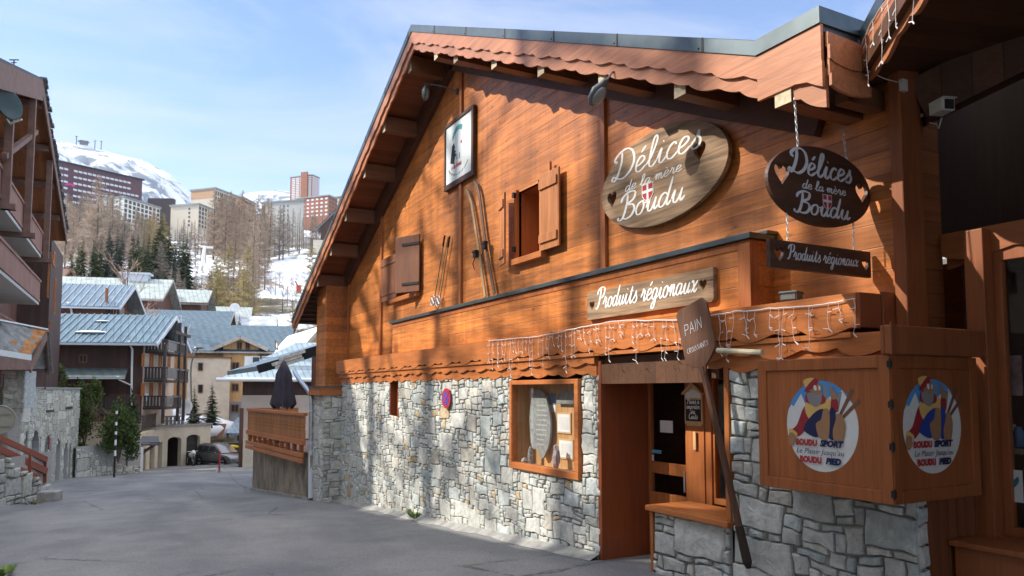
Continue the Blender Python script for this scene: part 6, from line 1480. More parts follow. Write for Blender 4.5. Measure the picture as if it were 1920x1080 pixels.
# little tiled canopy with braces over the first door
p = dep(267, 822, 46.2); mb = MB(); K = lambda px, py, t: dep(px, py, t)
q = [K(254, 832, 45.6), K(299, 832, 47.5), K(298, 818, 48.6), K(256, 818, 46.8)]; i = [mb.V(x) for x in q]; j = [mb.V(x-Vector((0, 0, .12))) for x in q]; mb.F(i); mb.F(j[::-1])
for k in range(4): mb.F((i[(k+1) % 4], i[k], j[k], j[(k+1) % 4]))
cn = mb.build('canopy', plain('dark slate canopy', (.075, .08, .09), .6, .3, 4), o)
mb = MB(); mb.bar(K(259, 855, 46), K(297, 829, 48), .12, .14); mb.bar(K(257, 833, 45.7), K(258, 860, 46.0), .14, .14); mb.bar(K(258, 832, 46), K(299, 831, 47.6), .1, .14); mb.build('brace', m_rail, cn)
mb = MB(); q = K(262, 850, 45.8); mb.box((q.x-.25, q.y, gz(q.y)-.3), (q.x+.2, q.y+.3, q.z+.35)); mb.build('end_pier', m_white, o)
# ---------------------------------------------------------------- chalets behind
C2 = BF(187, 62, 640)
o = thing('blue_roof_chalet', 'brown chalet with a striped blue roof and small balcony behind the big brown one', 'chalet', C2.w(-3, 4, 0))
a1 = 0; ze = zat(563, 61); zr = zat(529, 65)
gable_house(C2, o, -14, 0, .8, 8.2, -2, ze+.1, zr, 'a', m_brown2, seam('blue striped roof', (.13, .185, .24), .5, 0), oa=1.3, ob=.9, fascia=m_greypaint, br=4.5)
mb = C2.mb(); zz = zr+.02
for k in range(26):
    a = -14+k*.6; e = .8-.9; mb.bar((a, e, zr-(zr-ze-.1)/3.7*(4.5-e)+.02), (a, 4.5, zr+.02), .06, .08)
mb.build('standing_seam', plain('pale seam metal', (.36, .42, .47), .4, .2, 1, metal=.3), o)
mb = C2.mb(); mb.box((.01, 1.0, 1), (.04, 8.0, ze)); mb.build('gable_boarding', wood('honey brown boarding', (.20, .10, .05), plank=.25, pax=1, gax=2, rough=.7), o)
wina(C2, o, .05, 197, 540, 202, 566, fm=m_orangesh, gm=m_orangesh, mull=False)
z0_, z1_ = zat(587, 62), zat(571, 62); b0 = 1.0; b1 = C2.pa(232, 580, 1.0)[0]
mb = C2.mb(); mb.box((0.05, b0, z0_-.2), (1.0, b1, z0_)); bb = mb.build('balcony', m_rail, o)
railing('railing', C2.w(.1, b0, 0), C2.w(1, b0, 0), z0_, z1_, bb, m_rail, .2, (0, 1), .14); mb = C2.mb(); mb.box((.98, b0, z0_), (1.04, b1, z1_)); mb.build('panel', m_panel_grey, bb)
mb = C2.mb(); tp2 = lambda px, py, b: (C2.pb(px, py, b)[0], b, C2.pb(px, py, b)[1]); mb.tube([tp2(127, 567, 0), tp2(133, 577, .6), tp2(135, 590, .7), tp2(135, 612, .7)], .09, 6); mb.build('drain_pipe', m_white, o)
winb(C2, o, .78, 99, 592, 108, 616, gm=m_panel_grey)
C3 = BF(283, 92, 620)
o = thing('pale_roof_chalet', 'reddish brown chalet with a pale green roof below the wooded slope', 'chalet', C3.w(-4, 5, 3))
ze, zr = zat(546, 90), zat(519, 96)
gable_house(C3, o, -13, 0, 1, 11, 0, ze, zr, 'a', m_brown2, m_greenroof, oa=1.0, ob=1.2, th=.3, fascia=m_palefascia, br=6)
winb(C3, o, .95, 270, 585, 280, 602); 
for px in (300, 326): wina(C3, o, .03, px, 548, px+6, 558)
mb = C3.mb(); a, z = C3.pb(255, 516, 6); mb.box((a-1.6, 5.2, z-1.5), (a+1.6, 6.8, z)); mb.box((a-1.9, 5.0, z), (a+1.9, 7.0, z+.25)); mb.build('chimney', m_greypaint, o)
C4 = BF(372, 105, 560)
o = thing('small_chalet', 'small brown chalet gable between the pale roofed chalet and the honey coloured house', 'chalet', C4.w(-3, 3, 3))
gable_house(C4, o, -9, 0, 0, 9, 0, zat(562, 105), zat(541, 108), 'a', m_brown2, m_greenroof, oa=1, ob=1, th=.35, fascia=m_winwood)
C5 = BF(455, 118, 540)
o = thing('small_chalet', 'small brown chalet with a grey roof and a dish, behind the honey coloured house', 'chalet', C5.w(-3, 3, 3))
gable_house(C5, o, -12, 0, 0, 9, 0, zat(591, 116), zat(574, 121), 'a', m_brown, m_greenroof, oa=1, ob=1, th=.35, fascia=m_winwood)
q = dep(440, 577, 114); o = thing('satellite_dish', 'small white satellite dish on a roof behind the honey coloured house', 'satellite dish', q); dish(q, .75, o)
C6 = BF(503, 108, 540)
o = thing('small_chalet', 'low brown chalet with a snow edged grey roof, right of the dish', 'chalet', C6.w(-3, 3, 3))
gable_house(C6, o, -9, 0, 0, 8, 0, zat(608, 107), zat(592, 111), 'a', m_brown, plain('snowy grey roof', (.36, .38, .39), .7, .5, .5), oa=1, ob=1, th=.4, fascia=m_winwood)
C6b = BF(108, 96, 640)
o = thing('small_chalet', 'dark brown gable peeping over the striped blue roof at the left', 'chalet', C6b.w(-3, 3, 3))
gable_house(C6b, o, -9, -1.5, 0, 9, 0, zat(530, 96), zat(500, 99), 'a', m_brown2, m_mauve, oa=1, ob=1, th=.35, fascia=m_winwood)
C7 = BF(596, 62, 211)
o = thing('small_chalet', 'honey brown gable roof just left of the big shop chalet corner post', 'chalet', C7.w(-3, 3, 0))
a, z = C7.pb(546, 655, 0); a2, z2 = C7.pb(592, 625, 0)
gable_house(C7, o, a+.6, a2*2-a, 0, 12, -2, z, z2+.6, 'b', m_ochre, plain('snowy roof', (.62, .64, .66), .7, .2, .5), oa=.7, ob=.8, th=.3, fascia=m_palefascia)
# honey coloured house: two ridged blocks, cross gable, rendered bay and base
OC = BF(505, 72, 600)
o = thing('honey_house', 'large honey coloured timber house with blue shingle roofs and a cross gable', 'house', OC.w(-4, 3, -3))
zr1, ze1 = zat(611, 77), zat(654, 71.5)
gable_house(OC, o, -7.0, 1.2, .6, 9.6, -5, zat(650, 72), zr1, 'a', m_ochre, m_shinroof, oa=1.0, ob=.9, th=.25, fascia=m_palefascia, br=5.2)
ca, cz = OC.pb(451, 630, -.6); cl_, cz2 = OC.pb(398, 652, -.6); cr_, _z = OC.pb(503, 652, -.6)
mb = OC.mb(); b0, b1 = 0.0, 6.0
zpk = cz; zl = cz2
wl_, wr_ = cl_+.9, cr_-.9
mb.prism([(0, 0)]*3, 0, 0) if False else None
P = [(wl_, -5), (wr_, -5), (wr_, zl+.25), (ca, zpk-.25), (wl_, zl+.25)]
A = [mb.V((a, .02, z)) for a, z in P]; C = [mb.V((a, 3, z)) for a, z in P]; mb.F(A)
for k in range(5): mb.F((A[(k+1) % 5], A[k], C[k], C[(k+1) % 5]))
mb.build('wall', m_ochre, o)
mb = OC.mb()
for e in (cl_, cr_):
    q = [(e, -.7, zl), (ca, -.7, zpk), (ca, 5, zpk), (e, 5, zl)]; i = [mb.V(x) for x in q]; j = [mb.V((x[0], x[1], x[2]-.22)) for x in q]; f = e > ca
    mb.F(i[::-1] if f else i); mb.F(j if f else j[::-1])
    for k in range(4): mb.F((i[k], i[(k+1) % 4], j[(k+1) % 4], j[k]) if f else (i[(k+1) % 4], i[k], j[k], j[(k+1) % 4]))
r_ = mb.build('roof', m_shinroof, o)
mb = OC.mb()
for e in (cl_, cr_): mb.bar((e, -.74, zl-.14), (ca, -.74, zpk-.14), .08, .32)
mb.build('fascia', m_palefascia, r_)
# upper left block
O2 = BF(376, 75, 600); za, zb_ = zat(640, 73), zat(581, 80)
gable_house(O2, o, -9, O2.pb(437, 583, 5)[0]-.9, .8, 10.5, -5, zat(611, 74), zb_, 'a', m_ochre, m_shinroof, oa=.9, ob=1.0, th=.25, fascia=m_palefascia, br=6)
mb = OC.mb(); a0_, zt_ = OC.pb(352, 671, -.5); a1_, _ = OC.pb(432, 666, -.5); mb.prism([(a0_, -.5), (a1_, -.5), (a1_, 2), (a0_, 2)], -5, zt_); mb.build('rendered_bay', m_stucco2, o)
mb = OC.mb(); mb.prism([(a0_-.1, -.6), (a1_+.1, -.6), (a1_+.1, .0), (a0_-.1, .0)], zt_, zt_+.12); mb.build('bay_cap', m_winwood, o)
mb = OC.mb(); zb2 = OC.pb(450, 755, -.1)[1]; mb.box((a1_+.02, -.06, -5), (wr_+.04, 0, zb2)); mb.box((a1_, -.08, zb2), (wr_+.05, .01, zb2+.1)); mb.build('base_wall', m_greybase, o)
for q in ((371, 680, 381, 695), (371, 721, 381, 737)): winb(OC, o, -.54, *q, mull=False)
for q in ((434, 679, 449, 694), (434, 719, 448, 734), (444, 641, 454, 655), (460, 641, 469, 655)): winb(OC, o, -.02, *q)
winb(OC, o, -.10, 433, 758, 448, 773)
mb = OC.mb(); mb.tube([(OC.pb(504, 655, -.3)[0], -.3, OC.pb(504, 655, -.3)[1]), (OC.pb(489, 668, -.2)[0], -.2, OC.pb(489, 668, -.2)[1]), (OC.pb(487, 690, -.2)[0], -.2, OC.pb(487, 690, -.2)[1])], .08, 6); mb.build('drain_pipe', m_rail, o)
for px in ((516, 640, 521, 655),): wina(OC, o, 1.22, *px, mull=False)
# ---------------------------------------------------------------- low house with a hipped blue roof, and the terrace house next door
LH = BF(453, 43.8, 478)
LX, LY = LH.o.x, LH.o.y
o = thing('low_house', 'low pale house with a hipped blue grey roof and white gutter beyond the terrace', 'house', (LX, LY, -2.6))
zw = zat(713, 43.8); zd = zat(741, 43.8)
mb = LH.mb(); mb.prism([(0, 0), (9, 0), (9, 9), (0, 9)], -3.4, zd); mb.build('wall', m_pinkwall, o)
mb = LH.mb(); mb.prism([(.05, .05), (9, .05), (9, 9), (.05, 9)], zd, zw); mb.build('upper_wall', m_brown, o)
bE = -.8; aE0, ez = LH.pb(409, 711, bE); aR, zR = LH.pb(556, 642, 4.2)
mb = LH.mb(); E = [(aE0, bE, ez), (10.5, bE, ez), (10.5, 9.6, ez), (aE0, 9.6, ez)]
i = [mb.V(x) for x in E]; a, b = mb.V((aR, 4.2, zR)), mb.V((10.5, 4.2, zR)); mb.F((i[0], i[1], b, a)); mb.F((i[1], i[2], b)); mb.F((i[2], i[3], a, b)); mb.F((i[3], i[0], a)); mb.F(i[::-1])
m_lhroof = seam('pale blue seamed roof', (.30, .38, .42), .35, 0, .4, .25); r_ = mb.build('roof', m_lhroof, o)
mb = LH.mb(); mb.tube([(aE0-.1, bE-.06, ez-.02), (10.5, bE-.06, ez-.02)], .11, 8); mb.build('gutter', m_white, r_)
mb = LH.mb()
for f in (.28, .5):
    p = Vector((aE0, bE, ez)).lerp(Vector((aR, 4.2, zR)), f)
    for k in range(3): mb.tube([(p.x+.1, p.y, p.z+.06+.06*k), (9, p.y, p.z+.06+.06*k)], .02, 4)
mb.build('snow_guard', m_steel, r_)
ac, zc_ = LH.pb(458, 700, 1.5); a2c = LH.pb(474, 690, 1.5)[0]; a3c = LH.pb(487, 690, 1.5)[0]; zt_ = LH.pb(470, 668, 1.5)[1]
mb = LH.mb(); mb.box((ac, 1.5, zc_-.8), (a3c, 2.6, zt_)); s_ = mb.build('chimney', m_white, o); mb = LH.mb(); mb.box((a2c, 1.46, zc_-.2), (a3c-.03, 1.497, zt_-.05)); mb.build('chimney_panel', plain('dark slate chimney side', (.05, .07, .08), .5), s_)
mb = LH.mb(); mb.box((-.08, -.10, -3.5), (.14, .05, zat(765, 43.8))); mb.build('post', m_brown2, o)
mb = LH.mb(); mb.box((.15, -.4, -3.4), (1.3, -.002, zat(823, 43.8))); mb.build('plinth', m_stucco, o)
mb = LH.mb(); mb.box((-1.2, -2.6, gz(LY-2)-.3), (4, -.45, gz(LY-1)+.10)); mb.build('pavement', m_conc, kind='structure')
a0s = LH.pb(459, 790, 0)[0]; mb = LH.mb(); mb.box((a0s+.2, -.05, zat(822, 43.7)), (a0s+3, -.002, zat(765, 43.7))); mb.build('shutter', m_orangesh, o)
# terrace: concrete base, timber balustrade, dark porch under a sloping roof
TX, TY0, TY1 = 4.22, 19.0, 26.0
p0_ = onG(473, 919); TY1 = p0_.y; TX = p0_.x
o = thing('terrace', 'timber terrace with a carved balustrade on a stained concrete base beside the shop chalet', 'terrace', (TX, 22, -1.2))
def m_stain():
    t = NT('stained concrete'); n = t.noise(t.mapped((1, 1.2, .7)), 1.6, 6, .65, .5); c = t.mix(t.ramp(n, .34, .6), (.10, .095, .085), (.30, .255, .20)); n2 = t.noise(t.co(), 20, 5, .7)
    c = t.mix(t.ramp(n2, .3, .8), c, t.mix(1.0, c, (1.3, 1.28, 1.2), 'MULTIPLY')); t.bump(n2, .4, .01); return t.fin(c, .9, 0, .2)
mb = MB(); mb.poly([(TX, TY1, -2), (4.42, 18.96, -2), (4.42, 18.96, .35), (TX, TY1, .35)]); mb.box((TX+.02, TY1, -2), (9, TY1+.05, .35)); mb.box((4.42, 18.9, -2), (4.5, 18.96, .3)); mb.build('concrete_base', m_stain(), o)
mb = MB(); mb.bar((TX-.03, TY1, gz(TY1)+.03), (4.40, 18.96, gz(19)+.03), .06, .08); mb.build('base_edge', m_conc, o)
def bl(px, py): # point on the balustrade plane
    d = ray(px, py); a_ = Vector((bx1, TY1+.3, 0)); e = Vector((bx0-bx1, 19.0-TY1-.3, 0)); k = (a_.x*e.y-a_.y*e.x)/(d.x*e.y-d.y*e.x); return _c+d*k
bx1, bx0 = TX-.13, 4.30
m_balus = wood('orange balustrade', (.42, .17, .055), plank=.10, pax=1, gax=2, rough=.5, lw=.05)
zt, zm1, zm0, zb = bl(464, 767).z, bl(464, 811).z, bl(464, 825).z, bl(464, 840).z
L0, L1_ = Vector((bx1, TY1+.3, 0)), Vector((bx0, 19.0, 0))
def rail_(za, zb_, t, nm, mat, off=0., par=None):
    mb = MB(); d = (L1_-L0).normalized(); n = Vector((d.y, -d.x, 0)); n = -n if n.x > 0 else n
    mb.bar(L0+n*off+Vector((0, 0, (za+zb_)/2)), L1_+n*off+Vector((0, 0, (za+zb_)/2)), t, abs(za-zb_)); return mb.build(nm, mat, par or o, bevel=.006)
rail_(zt+.03, zt-.05, .12, 'handrail', m_fascia)
rail_(zm1+.09, zm1-.04, .08, 'rail', m_fascia, .02)
rail_(zm0, (zm0+zb)/2+.012, .05, 'board', m_fascia, .04); rail_((zm0+zb)/2-.012, zb, .05, 'board', m_fascia, .05)
rd = random.Random(6); d = (L1_-L0); n_ = int(d.length/.105)
# carved slats with round holes between them
dn = d.normalized(); mb = MB(); zc0, zc1 = zm1+.09, zt-.05; H = zc1-zc0
for k in range(n_):
    c = L0+d*((k+.5)/n_); mb.M = FR((c.x, c.y, zc0), tuple(dn), (0, 0, 1)); w2 = .049
    prof = [(w2, 0), (w2, H*.30), (w2*.55, H*.36), (w2, H*.42), (w2*.45, H*.50), (w2, H*.58), (w2*.55, H*.64), (w2, H*.70), (w2, H)]
    mb.prism([(a, b) for a, b in prof]+[(-a, b) for a, b in prof[::-1]], -.012, .012)
bs = mb.build('baluster', m_balus, o); 
mb = MB(); mb.M = None
for k in range(10):
    c = L0+d*((k+.5)/10); mb = MB(); mb.bar(Vector((c.x, c.y, zm0-.05)), Vector((c.x, c.y, zm1)), .10, .10); mb.build('post', m_post, o)
mb = MB(); mb.box((TX+.4, 19.0, .25), (10, TY1, .32)); mb.build('floor', m_jamb, o)
mb = MB(); mb.box((6.9, 19, .32), (6.95, TY1+2, 3.3)); mb.build('back_wall', m_jamb, o)
mb = MB(); mb.box((5.62, 23.9, .32), (5.8, 24.1, 3.0)); mb.box((5.9, TY1-.2, .32), (6.0, TY1-.05, 2.9)); mb.build('post', m_brown2, o)
# sloping roof over the terrace, with pale weathered verge planks
t0 = 24.0; q0, q1 = dep(489, 690, t0+2), dep(600, 655, t0)
mb = MB(); v0, v1 = Vector((q0.x, 24.3, q0.z)), Vector((q1.x+4, 24.3, q0.z+(q1.z-q0.z)/(q1.x-q0.x)*(q1.x+4-q0.x)))
v0, v1 = onY(489, 689, 24.3), onY(592, 657, 24.3); dv = (v1-v0); v1 = v0+dv*2.5
def slab2(mb, a, b, y1, t):
    q = [a, b, Vector((b.x, y1, b.z)), Vector((a.x, y1, a.z))]; i = [mb.V(x) for x in q]; j = [mb.V(x-Vector((0, 0, t))) for x in q]; mb.F(i); mb.F(j[::-1])
    for k in range(4): mb.F((i[(k+1) % 4], i[k], j[k], j[(k+1) % 4]))
slab2(mb, v0+Vector((0, 0, .06)), v1+Vector((0, 0, .06)), 32, .16); r_ = mb.build('roof', m_lhroof, o)
mb = MB(); mb.bar(v0+Vector((-.1, -.05, -.06)), v0+dv*.55+Vector((0, -.05, -.06)), .12, .26); mb.bar(v0+dv*.55+Vector((0, -.04, -.02)), v1+Vector((0, -.04, -.02)), .12, .32); mb.build('verge_board', m_iron, r_)
mb = MB(); m_pale = plain('pale weathered plank', (.60, .56, .48), .8, .3, 9)
for a, b, dz, dy in ((.18, .72, .02, -.14), (.30, .78, .13, -.16), (.24, .76, -.10, -.13)): mb.bar(v0+dv*a+Vector((0, dy, dz-.04)), v0+dv*b+Vector((0, dy, dz-.04)), .05, .10)
mb.build('verge_plank', m_pale, r_)
gp0 = dep(556, 700, 20.8)
mb = MB(); mb.smooth = True
pts = [dep(552, 696, 21.5), dep(556, 704, 21), dep(563, 714, 20.4), dep(577, 731, 19.2), dep(583, 743, 18.9), dep(583.5, 760, 18.85), dep(583, 850, 18.85), dep(583, 934, 18.75)]
mb.tube(sm(pts, 4), .058, 10); dp = mb.build('drain_pipe', m_steel, o)
mb = MB()
for py in (770, 830, 848): q = dep(583, py, 18.85); mb.tube([q-Vector((0, 0, .03)), q+Vector((0, 0, .03))], .068, 10)
mb.tube([dep(583, 852, 18.85), dep(583, 934, 18.75)], .066, 10); mb.build('pipe_sleeve', m_greypaint, dp)
# closed parasol behind the balustrade
m_canvas = plain('aubergine canvas', (.045, .038, .052), .85, .25, 3)
pb_ = dep(530, 800, 23.2); zt = dep(532, 672, 23.2).z; z1 = dep(532, 695, 23.2).z; z2 = dep(532, 763, 23.2).z
o = thing('parasol', 'closed dark purple parasol standing on the terrace', 'parasol', (pb_.x, pb_.y, .3))
mb = MB(); mb.smooth = True; n = 28; rings = []; rd = random.Random(1)
for k, (r, z) in enumerate(((.05, zt-.08), (.14, zt-.30), (.20, z1-.1), (.25, (z1+z2)/2), (.32, z2+.2), (.34, z2))):
    rings.append([mb.V((pb_.x+r*(1+.22*math.cos(7*a)*min(1, k/2))*math.cos(a), pb_.y+r*(1+.22*math.cos(7*a)*min(1, k/2))*math.sin(a), z+(.09*math.cos(7*a) if k == 5 else 0))) for a in [2*math.pi*j/n for j in range(n)]])
for A, B in zip(rings, rings[1:]):
    for j in range(n): mb.F((A[j], B[j], B[(j+1) % n], A[(j+1) % n]))
mb.F(rings[0]); mb.build('canopy', m_canvas, o)
mb = MB(); mb.tube([(pb_.x, pb_.y, .3), (pb_.x, pb_.y, zt)], .025, 8); mb.build('pole', m_steel, o)
mb = MB(); mb.lathe([(0, .3), (.28, .3), (.26, .36), (.05, .42), (0, .42)], 16, (pb_.x, pb_.y, .02)); mb.build('base', m_iron, o)
# red road marker
p = onG(411, 886); z = dep(411, 846, p.dot(FW)).z; mb = MB(); mb.tube([p, (p.x, p.y, z)], .045, 8); s = mb.build('snow_pole', m_red, label='short red snow pole at the kerb in front of the low house', cat='marker pole'); mb = MB(); mb.tube([(p.x, p.y, p.z-.02), (p.x, p.y, p.z+.10)], .09, 8); mb.build('foot', m_conc, s)
# ---------------------------------------------------------------- snowy mountain and far ridge
def m_mount_():
    t = NT('snow mountain'); n = t.noise(t.mapped((.016, .016, .006), (.3, .1, .4)), 1.0, 9, .68, .6); n2 = t.noise(t.co(), .004, 4, .5)
    f = t.math('ADD', n, t.math('MULTIPLY', t.math('SUBTRACT', n2, .5), .25)); col = t.mix(t.ramp(f, .48, .57), (.80, .83, .88), (.20, .23, .28)); t.bump(n, 1.0, 30); return t.fin(col, .85, 0, .1)
m_mount = m_mount_()
def ridge(name, prof, t0, depth_, base, seed, amp=120):
    """mountain flank whose crest follows the measured skyline at distance t0"""
    mb = MB(); mb.smooth = True; I = {}; xs = [p[0] for p in prof]; N = 90; K = 16
    for i in range(N+1):
        px = xs[0]+(xs[-1]-xs[0])*i/N
        for (a, ya), (b, yb) in zip(prof, prof[1:]):
            if a <= px <= b: py = ya+(yb-ya)*(px-a)/(b-a); break
        c = dep(px, py, t0)
        for k in range(-5, K+1):
            s = k/K
            p = c-FW*depth_*max(s, 0)+FW*depth_*.6*max(-s, 0)*1.6; z = base+(c.z-base)*(1-abs(s)**1.15 if s >= 0 else 1-abs(s)*1.2)
            z += (noise.fractal(Vector((p.x*.0045, p.y*.0045, seed)), 1, 2, 5)*amp*min(1, abs(s)*5))*(1 if s > 0 else .5)
            I[i, k] = mb.V((p.x, p.y, z))
    for i in range(N):
        for k in range(-5, K): mb.F((I[i, k], I[i, k+1], I[i+1, k+1], I[i+1, k]))
    return mb.build(name, m_mount, kind='structure')
ridge('mountain', [(-700, 330), (-500, 290), (-300, 270), (-150, 262), (0, 255), (60, 256), (105, 263), (150, 272), (200, 284), (245, 296), (268, 299), (290, 312), (318, 326), (345, 350), (360, 368), (420, 420), (520, 480)], 2600, 1500, 120, 3)
ridge('mountain', [(380, 460), (440, 420), (470, 385), (482, 366), (500, 359), (530, 357), (560, 362), (620, 372), (720, 380), (900, 420), (1100, 450)], 2400, 1200, 120, 8, 25)
# lift station and mast on the ridge
q = dep(158, 268, 2580); o = thing('lift_station', 'tiny lift station with masts on the snowy mountain ridge', 'lift station', q)
mb = MB(); mb.M = Matrix.Translation(q); mb.box((-14, -8, -6), (12, 8, 7)); mb.box((-20, -6, 2), (16, 6, 5)); mb.build('cabin', m_iron, o)
for dx, h in ((-28, 26), (38, 10), (60, 8)): mb = MB(); mb.tube([q+RV*dx-Vector((0, 0, 25)), q+RV*dx+Vector((0, 0, h))], 1.6, 6); mb.bar(q+RV*(dx-6)+Vector((0, 0, h-3)), q+RV*(dx+6)+Vector((0, 0, h-3)), 1.2, 1.2); mb.build('mast', m_iron, o)
# ---------------------------------------------------------------- apartment blocks of the upper resort
m_maroon = plain('maroon cladding', (.085, .04, .05), .7, .15, .05); m_beige = plain('beige concrete', (.50, .43, .34), .85, .08, .08); m_terr = plain('terracotta panel', (.42, .25, .15), .85, .1, .08)
m_greyc = plain('grey concrete', (.38, .37, .34), .85, .1, .08); m_whitec = plain('white concrete', (.60, .59, .55), .85, .08, .08); m_flat = plain('flat roof edge', (.20, .22, .22), .7, .2, .1)
m_wdark = plain('far window', (.05, .055, .065), .2, .3, .3); m_wpale = plain('pale far window', (.55, .56, .58), .4, .1, .3); m_woodpan = plain('red wood panel', (.24, .09, .05), .8, .2, .1)
m_shade = plain('loggia_shade', (.085, .075, .07), .9, .3, .2)  # flat dark tone painted in place of the shade inside the balconies
def apart(name, lab, B, a0, a1, b0, b1, ztop, zbase, wall, front=None, side=None, roof=True, cap=None, extra=None):
    """block in frame B; front/side = (columns, rows, material, width share, height share, v0 share, v1 share)"""
    o = thing(name, lab, 'apartment block', B.w((a0+a1)/2, (b0+b1)/2, zbase)); mb = B.mb(); mb.prism([(a0, b0), (a1, b0), (a1, b1), (a0, b1)], zbase-22, ztop); mb.build('wall', wall, o)
    if roof: mb = B.mb(); mb.prism([(a0-.5, b0-.5), (a1+.5, b0-.5), (a1+.5, b1+.5), (a0-.5, b1+.5)], ztop, ztop+.9); mb.build('roof', cap or m_flat, o)
    H = ztop-zbase
    for spec, kind in ((front, 'f'), (side, 's')):
        if not spec: continue
        for nc, nr, m, ws, hs, v0, v1, u0, u1 in (spec if isinstance(spec, list) else [spec]):
            L = (a1-a0) if kind == 'f' else (b1-b0); cw = L*(u1-u0)/nc; ch = H*(v1-v0)/nr; proto = None
            for i in range(nc):
                for j in range(nr):
                    u = L*u0+cw*(i+.5); v = zbase+H*v0+ch*(j+.5); c = B.w(a0+u, b0, v) if kind == 'f' else B.w(a1, b0+u, v)
                    if proto is None:
                        mb = MB(); mb.M = Matrix(((B.e1.x, B.e2.x, 0, 0), (B.e1.y, B.e2.y, 0, 0), (0, 0, 1, 0), (0, 0, 0, 1)))
                        w2, h2 = cw*ws/2, ch*hs/2
                        mb.box((-w2, -.12, -h2), (w2, .05, h2)) if kind == 'f' else mb.box((-.05, -w2, -h2), (.12, w2, h2))
                        proto = mb.build('window' if hs < .75 else 'loggia_shade', m, o); proto.location = c
                    else:
                        q = proto.copy(); COL.objects.link(q); q.location = c
    return o
m_seg = lambda B, px, py, b: B.pb(px, py, b)
# long maroon block on the left
B = BF(60, 380, 2300)
B = BF(108, 380, 1150); a1 = B.pb(265, 340, 0)[0]
B = BF(267, 470, -250)      # corner at its right end, long face recedes to the left towards the camera
zt = zat(337, 470)
b_l = B.pa(60, 300, 0)[0]
def longface():
    o = thing('apartment_block', 'long maroon apartment block with white windows under the snowy mountain', 'apartment block', B.w(0, 0, 80))
    p, q = dep(267, 338, 470), dep(20, 283, 395); zt_ = (p.z+q.z)/2+1
    d = Vector((q.x-p.x, q.y-p.y, 0)); L = d.length; d.normalize(); n = Vector((d.y, -d.x, 0)); M = FR((q.x, q.y, 0), tuple(-d), (0, 0, 1))
    zb = 78; mb = MB(); mb.M = M
    z0_, z1_ = q.z, p.z
    mb.prism([(0, zb), (L, zb), (L, z1_), (0, z0_)], -14, 0); mb.build('wall', m_maroon, o)
    mb = MB(); mb.M = M; mb.prism([(-.5, z0_), (L+1.2, z1_), (L+1.2, z1_+.8), (-.5, z0_+.8)], -15, .8); mb.build('roof', m_iron, o)
    proto = None
    rows = 6; cols = 19
    for j in range(rows):
        for i in range(cols):
            if i in (3,) or (j < 2 and i > 16): continue
            u = L*(.30+.68*(i+.3)/cols); v = z0_+(z1_-z0_)*u/L-3.4-j*3.7
            if proto is None: mb = MB(); mb.M = Matrix(((M[0][0], M[0][1], M[0][2], 0), (M[1][0], M[1][1], M[1][2], 0), (M[2][0], M[2][1], M[2][2], 0), (0, 0, 0, 1))); mb.box((-1.15, -.55, -.05), (1.15, .55, .12)); proto = mb.build('window', m_wpale, o); proto.location = M @ Vector((u, v, 0))
            else: c = proto.copy(); COL.objects.link(c); c.location = M @ Vector((u, v, 0))
    mb = MB(); mb.M = M; mb.prism([(L*.28, z0_-20), (L*.42, z0_-23.5), (L*.42, z0_-34), (L*.28, z0_-34)], 0, 5); mb.build('stair_tower', m_stucco2, o)
    mb = MB(); mb.M = M; u = L*.37; v = z0_-11; mb.prism([(u, v), (u+4, v+.9), (u+6, v+.2), (u+7, v+1.8), (u+3, v+2.2)], .02, .1); mb.build('pink_logo', plain('pink sign', (.5, .03, .22), .5), o)
longface()
def block(name, lab, pcorner, t, vpx, pleft, pright_b, ytop, ybase, wall, front, side, **k):
    """frame at the near vertical corner; left face = front (b=0) to the left, right face recedes"""
    B = BF(pcorner, t, vpx); a0 = B.pb(pleft, 400, 0)[0]; b1 = B.pa(pright_b, 400, 0)[0]
    return apart(name, lab, B, a0, 0, 0, b1, zat(ytop, t), zat(ybase, t), wall, front, side, **k), B
W1 = lambda nc, nr, m=None, ws=.5, hs=.5, v0=0, v1=1, u0=0, u1=1: (nc, nr, m or m_wdark, ws, hs, v0, v1, u0, u1)
block('apartment_block', 'low white apartment block with a grey roof edge below the maroon block', 219, 350, 1413, 181, 300, 366, 412, m_whitec, [W1(1, 5, None, .12, .5, .05, .95, .55, .95)], [W1(9, 5, m_shade, .62, .72, .02, .98)])
block('apartment_block', 'low dark brown block between the white and beige blocks', 318, 420, 900, 281, 324, 370, 400, plain('dark brown cladding', (.055, .04, .04), .8, .2, .1), None, None, roof=False)
o, B = block('apartment_block', 'tall beige apartment block with a terracotta top band on the hillside', 393, 385, 1413, 357, 448, 349, 440, m_beige, None, [W1(10, 8, m_shade, .55, .7, .06, .98, 0, .86)], cap=m_flat)
mb = B.mb(); a0 = B.pb(357, 400, 0)[0]; z1, z0_ = zat(350, 385), zat(365, 385); mb.box((a0+.1, -.12, z0_), (-.1, -.002, z1)); mb.box((.002, B.pa(437, 400, 0)[0], zat(440, 385)+2), (.12, B.pa(448, 400, 0)[0], z1)); mb.build('terracotta_band', m_terr, o)
block('apartment_block', 'brown and beige stepped block adjoining the tall beige block on its right', 446, 440, 1150, 440, 478, 366, 430, m_terr, None, [W1(1, 6, m_shade, .95, .35)])
block('apartment_block', 'low cream apartment block in front of the tall beige block', 362, 355, 1300, 320, 420, 380, 424, m_beige, [W1(1, 5, None, .10, .5, .05, .95, .40, .95)], [W1(9, 5, m_shade, .6, .72, .02, .98)])
o, B = block('apartment_block', 'broad grey beige apartment block standing on tall white pillars of its base', 562, 385, 1300, 490, 570, 372, 440, m_greyc, [W1(2, 5, None, .25, .4, .30, .95, .50, .68), W1(1, 5, m_woodpan, .9, .6, .02, .98, 0, .10)], None)
